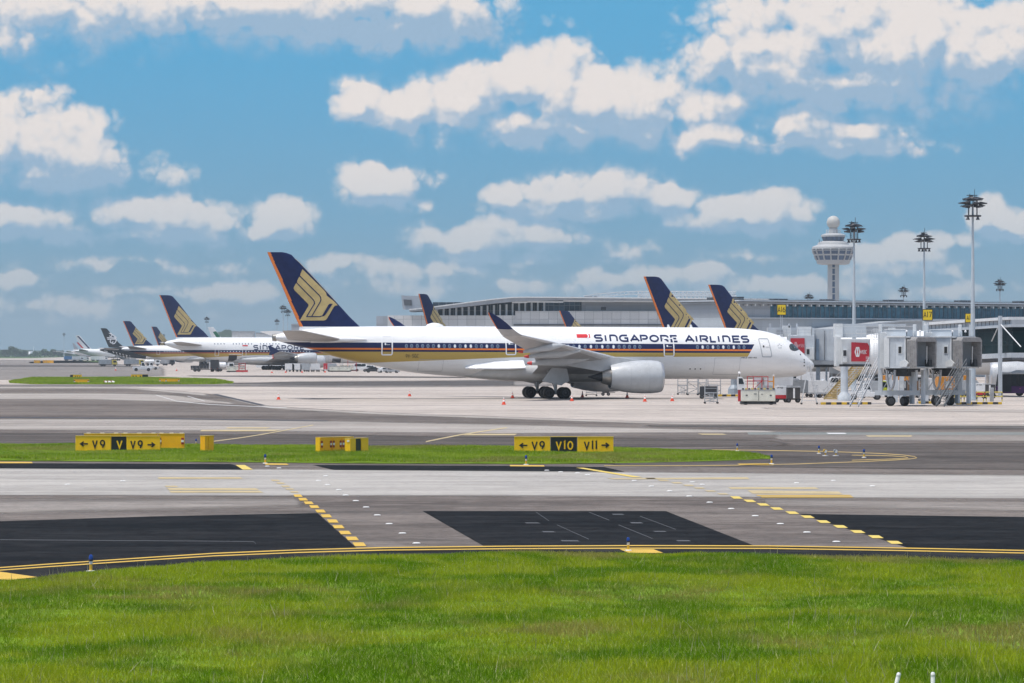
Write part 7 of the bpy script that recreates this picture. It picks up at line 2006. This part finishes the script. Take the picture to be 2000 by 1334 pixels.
def lattice_stand(loc, label, w, d, h, name='maintenance_stand', ladder=True, mat=None):
    t = thing(name, label, 'stand', loc); mat = mat or GALV; f = MB()
    for x in (-w/2, w/2):
        for y in (-d/2, d/2): f.bar((x, y, .15), (x, y, h+.9), .06)
    for z in (.25, h*.5, h):
        for y in (-d/2, d/2): f.bar((-w/2, y, z), (w/2, y, z), .05)
        for x in (-w/2, w/2): f.bar((x, -d/2, z), (x, d/2, z), .05)
    for y in (-d/2, d/2): f.bar((-w/2, y, .25), (w/2, y, h*.5), .04).bar((w/2, y, h*.5), (-w/2, y, h), .04)
    f.build('frame', mat, t)
    MB().box((0, 0, h+.04), (w, d, .06)).build('platform', VG, t)
    r_ = MB()
    for y in (-d/2, d/2): r_.bar((-w/2, y, h+.9), (w/2, y, h+.9), .045).bar((-w/2, y, h+.5), (w/2, y, h+.5), .04)
    r_.build('guard_rail', mat, t)
    if ladder:
        l = MB()
        for x in (-.25, .25): l.bar((x, -d/2-.5, .1), (x, -d/2-.05, h), .05)
        for i in range(7): l.box((0, -d/2-.5+.45*i/7, .2+(h-.2)*i/7), (.5, .16, .04))
        l.build('ladder', mat, t)
    for x in (-w/2, w/2):
        for sg in (-1, 1): vwheel(t, x, sg*d/2, .11, .07)
    return t
# under and ahead of the nose
lattice_stand(gnd(1389, 788.5), 'wheeled step stand in front of the forward belly, nearest the camera', 1.35, 1.2, 1.15)
lattice_stand(gnd(1333, 771), 'cluttered steel access frame behind the engine, left one', 1.2, 1.6, 1.2, ladder=True); lattice_stand(gnd(1353, 772), 'cluttered steel access frame behind the engine, right one', 1.3, 2.0, 1.7, ladder=False)
lattice_stand(gnd(1395, 773), 'taller access frame behind the step stand', 1.6, 1.6, 1.3, ladder=False)
t = thing('lift_unit', 'dark wheeled unit behind the step stand', 'ground unit', gnd(1384, 779)); MB().box((0, 0, .95), (2.1, 1.0, 1.1)).build('body', VD, t, bevel=.05); MB().box((0, 0, .3), (2.2, .9, .12)).build('chassis', VG, t)
for x in (-.8, .8):
    for sg in (-1, 1): vwheel(t, x, sg*.42, .24, .15)
LD = loader(gnd(1480.5, 790.5), 0, 'cream container loader with a striped roller deck below the forward fuselage', 3.5)
t = thing('loader_lift_post', 'orange upright post beside the cream loader', 'lift post', gnd(1511, 789)); MB().box((0, 0, 1.5), (.14, .3, 2.9)).build('mast', VO, t); MB().box((0, 0, .15), (.5, .9, .3)).build('foot', VD, t); MB().box((-.3, 0, 2.4), (.5, .2, .12)).build('arm', VO, t); MB().cyl((0, 0, 2.95), (0, 0, 3.15), .10).build('beacon', SWH, t, True)
t = thing('loader_cabin', 'white and red operator cabin left of the cream loader', 'cabin', gnd(1447.5, 784))
MB().prism([(-.42, 1.3), (.5, 1.3), (.42, 2.2), (.1, 2.75), (-.42, 2.75)], -.5, .5).build('shell', VW, t, bevel=.04); MB().prism([(-.30, 1.95), (.30, 1.95), (.12, 2.6), (-.30, 2.6)], -.53, -.505).build('window', GLS, t); MB().box((-.1, 0, .65), (.5, .6, 1.3)).build('pedestal', VR, t); MB().cyl((-.2, 0, 2.75), (-.2, 0, 3.1), .04).build('mirror_stem', VD, t); MB().lathe([(3.05, .12), (3.2, .17), (3.35, .08)], (-.2, 0, 0), n=10).build('mirror', SWH, t, True)
fr_ = thing('lift_rig', 'red and white steel lift rig behind the cream loader', 'lift rig', gnd(1478, 781)); q = MB()
for x in (-1.1, -.4, .6, 1.3): q.bar((x, 0, .2), (x, 0, 2.7), .08)
for z in (1.2, 2.2, 2.7): q.bar((-1.1, 0, z), (1.3, 0, z), .07)
q.bar((-.4, 0, 1.2), (.6, 0, 2.2), .06); q.build('frame', VR, fr_); MB().box((.1, .3, 2.3), (.9, .5, .5)).build('control_box', VW, fr_); MB().box((.1, .2, .25), (3.0, 1.2, .3)).build('base', VD, fr_)
t = thing('ground_power_unit', 'white and red ground power box just right of the cream loader', 'power unit', gnd(1524, 786)); MB().box((0, 0, 1.32), (1.35, 1.5, 1.0)).build('upper_cover', VW, t, bevel=.03); MB().box((0, 0, .62), (1.35, 1.5, .38)).build('lower_cover', VR, t, bevel=.03)
q, xe = line_text('VP700', 0, 0, .13, .10, .04, .03); m = MB()
for pl_, l in [x for x in q]: m.poly([(x-.4, -.765-l, 1.55+y) for x, y in pl_])
m.build('lettering', VD, t, recalc=False); MB().box((.2, 0, .35), (1.8, 1.1, .14)).build('chassis', VD, t)
for x in (-.4, .6):
    for sg in (-1, 1): vwheel(t, x, sg*.55, .24, .16)
t = thing('equipment_container', 'dark slatted container on wheels between the power box and the nose steps', 'container', gnd(1549, 786.5)); b_ = MB().box((0, 0, 1.05), (1.45, 1.4, 1.2)).build('body', M('container_dark', (.075, .07, .068), .6, 0, .15, 2), t, bevel=.03); MB().box((.06, -.72, 1.05), (.20, .03, 1.1)).build('door_strip', SWH, b_); MB().box((0, 0, .38), (1.7, 1.0, .14)).build('chassis', VD, t); MB().box((0, 0, 1.72), (1.6, 1.5, .10)).build('top_rail', GALV, t)
q = MB()
for i in range(10): q.box((-.66+i*.145, -.712, 1.05), (.03, .02, 1.1))
q.build('slats', VD, b_)
for x in (-.5, .5):
    for sg in (-1, 1): vwheel(t, x, sg*.5, .26, .16)
CONT = t; GPU = [o for o in bpy.data.objects if o.name.startswith('ground_power_unit')][0]
t = thing('nose_steps', 'tall white folding step ladder standing under the aircraft nose', 'steps', gnd(1582, 790)); q = MB(); st2 = MB()
for y in (-.35, .35): q.bar((.75, y, .1), (-.05, y, 3.9), .06).bar((-.9, y, .1), (-.25, y, 3.9), .06).bar((.75, y, 1.05), (-.05, y, 4.5), .04)
for i in range(13): st2.box((.75-.8*(i+.5)/13, 0, .1+3.8*(i+.5)/13), (.24, .7, .04))
for i in range(5): q.bar((-.9+.65*i/5, -.35, .1+3.8*i/5), (-.9+.65*i/5, .35, .1+3.8*i/5), .05)
q.bar((-.9, -.35, .4), (.75, -.35, .4), .05).bar((-.9, .35, .4), (.75, .35, .4), .05); q.build('frame', M('ladder_white', (.66, .67, .68), .4, .2), t); st2.build('tread', GALV, t); MB().box((-.15, 0, 3.95), (.4, .8, .06)).build('top_platform', GALV, t)
for x in (-.9, .75):
    for sg in (-1, 1): vwheel(t, x, sg*.35, .10, .07)
t = thing('towbar', 'two-wheeled towbar cart under the main jet wing', 'towbar', gnd(1183, 773)); MB().bar((-1.2, 0, .35), (1.2, 0, .4), .07).box((0, 0, .45), (.9, .3, .16)).build('bar', VD, t)
for x in (-.35, .35):
    vwheel(t, x, -.3, .22, .14); vwheel(t, x, .3, .22, .14)
lattice_stand(gnd(1155, 774), 'small steel frame trolley behind the main wheels', 1.3, 1.0, .5, name='frame_trolley', ladder=False)
# more handling gear crowding the stand
for i, (px, py, lb, ld) in enumerate(((1562, 775, 'loaded silver dolly under the nose, behind the dark container', VS), (1598, 776, 'white container dolly behind the nose steps', VW), (1615, 777, 'grey empty dolly behind the yellow stairs foot', None), (1470, 772, 'grey empty dolly behind the cream loader', None), (1497, 771, 'silver container dolly behind the cream loader', VS), (1700, 778, 'silver container dolly right of the bright service stair', VS), (1757, 781, 'empty railed dolly between the left bridge wheels and brown container', None), (1778, 777, 'dark container dolly beside the brown container', VD), (1840, 778, 'empty railed dolly behind the right bridge wheels', None), (1893, 776, 'silver container dolly just left of the tallest mast foot', VS))):
    dolly(gnd(px, py), R(4*(i % 3)-4), lb, ld, 'dollies parked around the stand')
lattice_stand(gnd(1805, 783), 'steel access frame between the two open bridges', 1.1, 1.2, 1.5); lattice_stand(gnd(1372, 770), 'steel frame right of the cluttered pair behind the engine', 1.0, 1.6, 1.5, ladder=False)
# traffic beyond the bridges
van(gnd(1632, 763), R(180), 'white van with dark windows behind the docked bridge legs')
box_truck(gnd(1868, 775), R(4), 'orange-yellow loader truck half hidden behind the right bridge stair', VO, VO, 5.0, 1.6)
box_truck(gnd(1767, 773), R(3), 'orange truck standing behind the bridge columns', VO, VW, 6.0, 1.7)
tug(gnd(1722, 776), R(10), 'lime yellow tow tractor behind the left bridge axle', M('lime_paint', (.45, .50, .02), .4, 0, .08, 2))
tug(gnd(1690, 781), R(0), 'white and red tow tractor behind the bright service stair', VW)
dolly(gnd(1793, 780), 0, 'brown container dolly between the two bridges', M('container_brown', (.14, .075, .03), .6, 0, .15, 2)); dolly(gnd(1822, 770), R(5), 'white container dolly behind the right bridge wheels', VW); dolly(gnd(1852, 772), R(-5), 'silver container dolly behind the right bridge stair', VS)
dolly(gnd(1745, 776), 0, 'white container dolly under the left open cab', VW)
van(gnd(1718, 764), R(176), 'white van beyond the left bridge axle'); box_truck(gnd(1575, 768), R(182), 'white service truck behind the nose steps', VW, VW, 6, 2.0); tug(gnd(1612, 770), R(185), 'white and red tractor behind the docked bridge', VW); dolly(gnd(1545, 770), 0, 'grey dolly behind the power box', VG)
copy_thing(GPU, gnd(1912, 778), 0, 'white and red power box between the tallest mast and the bus').scale = (1, 1, 1.0)
copy_thing(CONT, gnd(1931, 778), 0, 'dark slatted container just left of the bus')
# guard posts by the mast
def bollard(x, y, label):
    t = thing('safety_barrier', label, 'barrier', gnd(x, y, .0), 0, 'yellow and black safety barriers'); q = MB()
    for dx in (-.5, .5): q.cyl((dx, 0, .2), (dx, 0, 1.25), .055)
    q.cyl((-.5, 0, 1.22), (.5, 0, 1.22), .055).cyl((-.5, 0, .75), (.5, 0, .75), .05); q.build('hoop', VY, t, True)
    b = MB()
    for dx in (-.5, .5):
        for z in (.45, .9): b.cyl((dx, 0, z), (dx, 0, z+.2), .06)
    b.build('black_bands', VD, t, True)
for x, lb in ((1874, 'safety barrier left of the tallest mast'), (1886, 'safety barrier just left of the mast foot'), (1917, 'safety barrier just right of the mast foot'), (1930, 'safety barrier by the grey cabinet'), (1948, 'safety barrier at the right end of the island')): bollard(x, 788, lb)
t = thing('electrical_cabinet', 'grey electrical cabinet on the island right of the tallest mast', 'cabinet', gnd(1937, 788)); MB().box((0, 0, .95), (.42, .4, 1.5)).build('body', GALV, t, bevel=.03); MB().box((0, -.21, .95), (.34, .02, 1.3)).build('door', VG, t)
# bus
def bus():
    q = gnd(1990, 773.5); t = thing('apron_bus', 'purple apron bus with white roof cut by the right edge', 'bus', (at(1988, 690, q.y).x, q.y, 0), R(172)); L, w = 12.0, 2.6
    P_ = M('bus_purple', (.10, .018, .14), .35, 0, .1, 1, coat=.3)
    x0 = L/2-(at(1988, 690, q.y).x-at(1945, 690, q.y).x)-.0
    dx = L/2*0
    root = t
    def X(v): return v-x1
    x1 = 6.0-((1988-1945)/F*q.y)
    MB().prism([(X(-6), .35), (X(6.0), .35), (X(5.97), 1.25), (X(-6), 1.25)], -w/2, w/2).build('lower_body', P_, t, bevel=.06)
    MB().prism([(X(-6), 1.26), (X(5.96), 1.26), (X(5.75), 2.75), (X(-6), 2.75)], -w/2+.03, w/2-.03).build('glazing', GLS, t)
    MB().prism([(X(-6.02), 2.76), (X(5.85), 2.76), (X(5.5), 3.0), (X(-5.8), 3.0)], -w/2-.02, w/2+.02).build('roof', VW, t, bevel=.06); MB().prism([(X(-3), 3.0), (X(4.2), 3.0), (X(3.4), 3.3), (X(-2.5), 3.3)], -.8, .8).build('roof_unit', VW, t, bevel=.08)
    for xx in (3.2, -.2, -3.4):
        MB().box((X(xx), w/2+.0, 2.0), (.35, .06, 1.5)).build('window_pillar', VW if xx < 3 else VD, t); 
    MB().box((X(4.6), w/2+.01, 1.65), (1.25, .05, 2.2)).build('door', VD, t); MB().box((X(-1.6), w/2+.01, 1.2), (2.2, .04, .5)).build('side_panel', P_, t)
    MB().box((X(2.9), w/2+.03, .95), (.16, .04, .10)).build('side_light', M('lamp_pink', (.8, .08, .25), .4), t)
    for xx in (3.0, -3.2):
        for sg in (-1, 1): vwheel(t, X(xx), sg*(w/2-.16), .48, .3)
bus()

# ------------------------------------------------------------------ service vehicles by the far jets
gv = 'service vehicles around the far jets'
def side(px, py): return gnd(px, py)
box_truck(side(211, 715.5), 0, 'silver box truck with a yellow cab, leftmost on the far apron', VS, VY, 7.6, 1.9, group=gv); box_truck(side(262, 715), 0, 'second silver truck with a yellow cab below the black tail', VS, VY, 8.5, 1.9, group=gv)
box_truck(side(298, 714.5), 0, 'white tank truck below the gold-striped jet', VW, VW, 6.5, 2, True, group=gv); box_truck(side(328, 714), 0, 'dark grey box truck below the gold-striped jet', VG, VD, 6, 1.8, group=gv)
tug(side(278, 725), R(6), 'white pickup tractor alone on the far apron, front one', group=gv).scale = (1.35,)*3; tug(side(294, 722), R(10), 'white tractor just behind the lone white pickup', group=gv).scale = (1.2,)*3
box_truck(side(398, 726), 0, 'flatbed truck with a white cab under the double-deck tail', VD, VW, 7.5, .9, group=gv); box_truck(side(420, 726), R(90), 'dark high-lift truck under the double-deck cargo door', VD, VD, 6, 2.6, group=gv); box_truck(side(437, 725.5), 0, 'white tank truck left of the double-deck wheels', VW, VW, 6.5, 2, True, group=gv)
loader(side(461, 727), 0, 'white container loader by the double-deck open cargo door', 5.0, group=gv); t = thing('scissor_lift', 'red scissor lift mast beside the double-deck jet', 'lift', side(473, 727.5), 0, gv); MB().box((0, 0, .4), (3.2, 2, .5)).build('base', VR, t); q = MB()
for x in (-.9, .9): q.bar((x, 0, .6), (x, 0, 2.7), .2)
for z in (1.2, 1.9, 2.6): q.bar((-.9, 0, z), (.9, 0, z), .16)
q.build('mast', VR, t); MB().box((0, 0, 2.8), (2.2, 1.5, .2)).build('platform', VG, t)
for i, (px, py, lb, ld) in enumerate(((566, 726.3, 'white loaded dolly, first right of the double-deck wheels', VW), (573, 726, 'brown loaded dolly, second right of the double-deck wheels', VS), (580, 726.3, 'white loaded dolly under the outer engine', VW), (588, 726, 'silver loaded dolly under the outer engine front', VS), (596, 726.3, 'silver loaded dolly under the inner engine', VS), (606, 726, 'empty dolly under the inner engine', None), (616, 726.2, 'white loaded dolly below the big engine', VW), (626, 726, 'empty railed dolly ahead of the big engine', None), (641, 725.5, 'red loaded dolly ahead of the engines', VR), (649, 726, 'silver loaded dolly left of the forward loader', VS))):
    o = dolly(side(px, py), 0, lb, ld, gv); o.scale = (1.15,)*3
loader(side(664, 726.5), 0, 'white framed loader under the forward cargo door', 6.0, group=gv); lattice_stand(side(655, 724), 'pale steel frame stack left of the forward loader', 4.5, 3, 3.6, ladder=False, mat=VS)
t = copy_thing(t, side(690, 726.5), 0, 'red scissor lift mast left of the white van', gv) if False else t
lattice_stand(side(688, 726), 'red lift frame just left of the white van', 2.6, 2, 4.6, ladder=False, mat=VR); loader(side(680, 724.5), 0, 'dark red loader deck behind the white framed loader', 5.0, group=gv)
o = van(side(709, 725), 0, 'white van below the main jet tail', group=gv); o.scale = (1.2,)*3; o = van(side(725, 726.3), 0, 'white saloon car right of the white van', group=gv, car=True); o.scale = (1.35,)*3; o = van(side(730, 727.8), R(8), 'dark car in front of the white saloon', VD, group=gv, car=True); o.scale = (1.1,)*3; o = van(side(753, 728), R(10), 'small white car farthest right in the far vehicle row', group=gv, car=True)
o = van(side(765, 728.3), R(-10), 'small grey car at the right end of the far vehicle row', VG, group=gv, car=True)
for px, py, lb, mt in ((152, 705.2, 'tiny far white truck under the striped fin jet, left', VW), (163, 705, 'tiny far white truck under the striped fin jet, middle', VW), (188, 705, 'tiny far white truck under the striped fin jet, right', VW), (136, 704.5, 'tiny far blue truck left of the white trucks', M('truck_blue', (.05, .18, .40), .5)), (199, 705.5, 'tiny far white truck touching the black tail', VW)):
    box_truck(gnd(px, py), 0, lb, mt, VW, 8, 2.4, group='tiny trucks far under the striped fin jet')

# ------------------------------------------------------------------ air
hz = MB().box((0, 5900, 46), (9400, 12600, 94)).build('haze', bpy.data.materials.new('haze'), kind='stuff')
hm = hz.data.materials[0]; hm.use_nodes = True; nt = hm.node_tree; nt.nodes.remove(nt.nodes['Principled BSDF'])
pv = nt.nodes.new('ShaderNodeVolumePrincipled'); pv.inputs['Color'].default_value = (.80, .90, .98, 1); pv.inputs['Density'].default_value = HAZE; pv.inputs['Anisotropy'].default_value = .2
nt.links.new(pv.outputs[0], nt.nodes['Material Output'].inputs['Volume'])
tag(hz, 'thin blue haze over the airfield', 'haze')
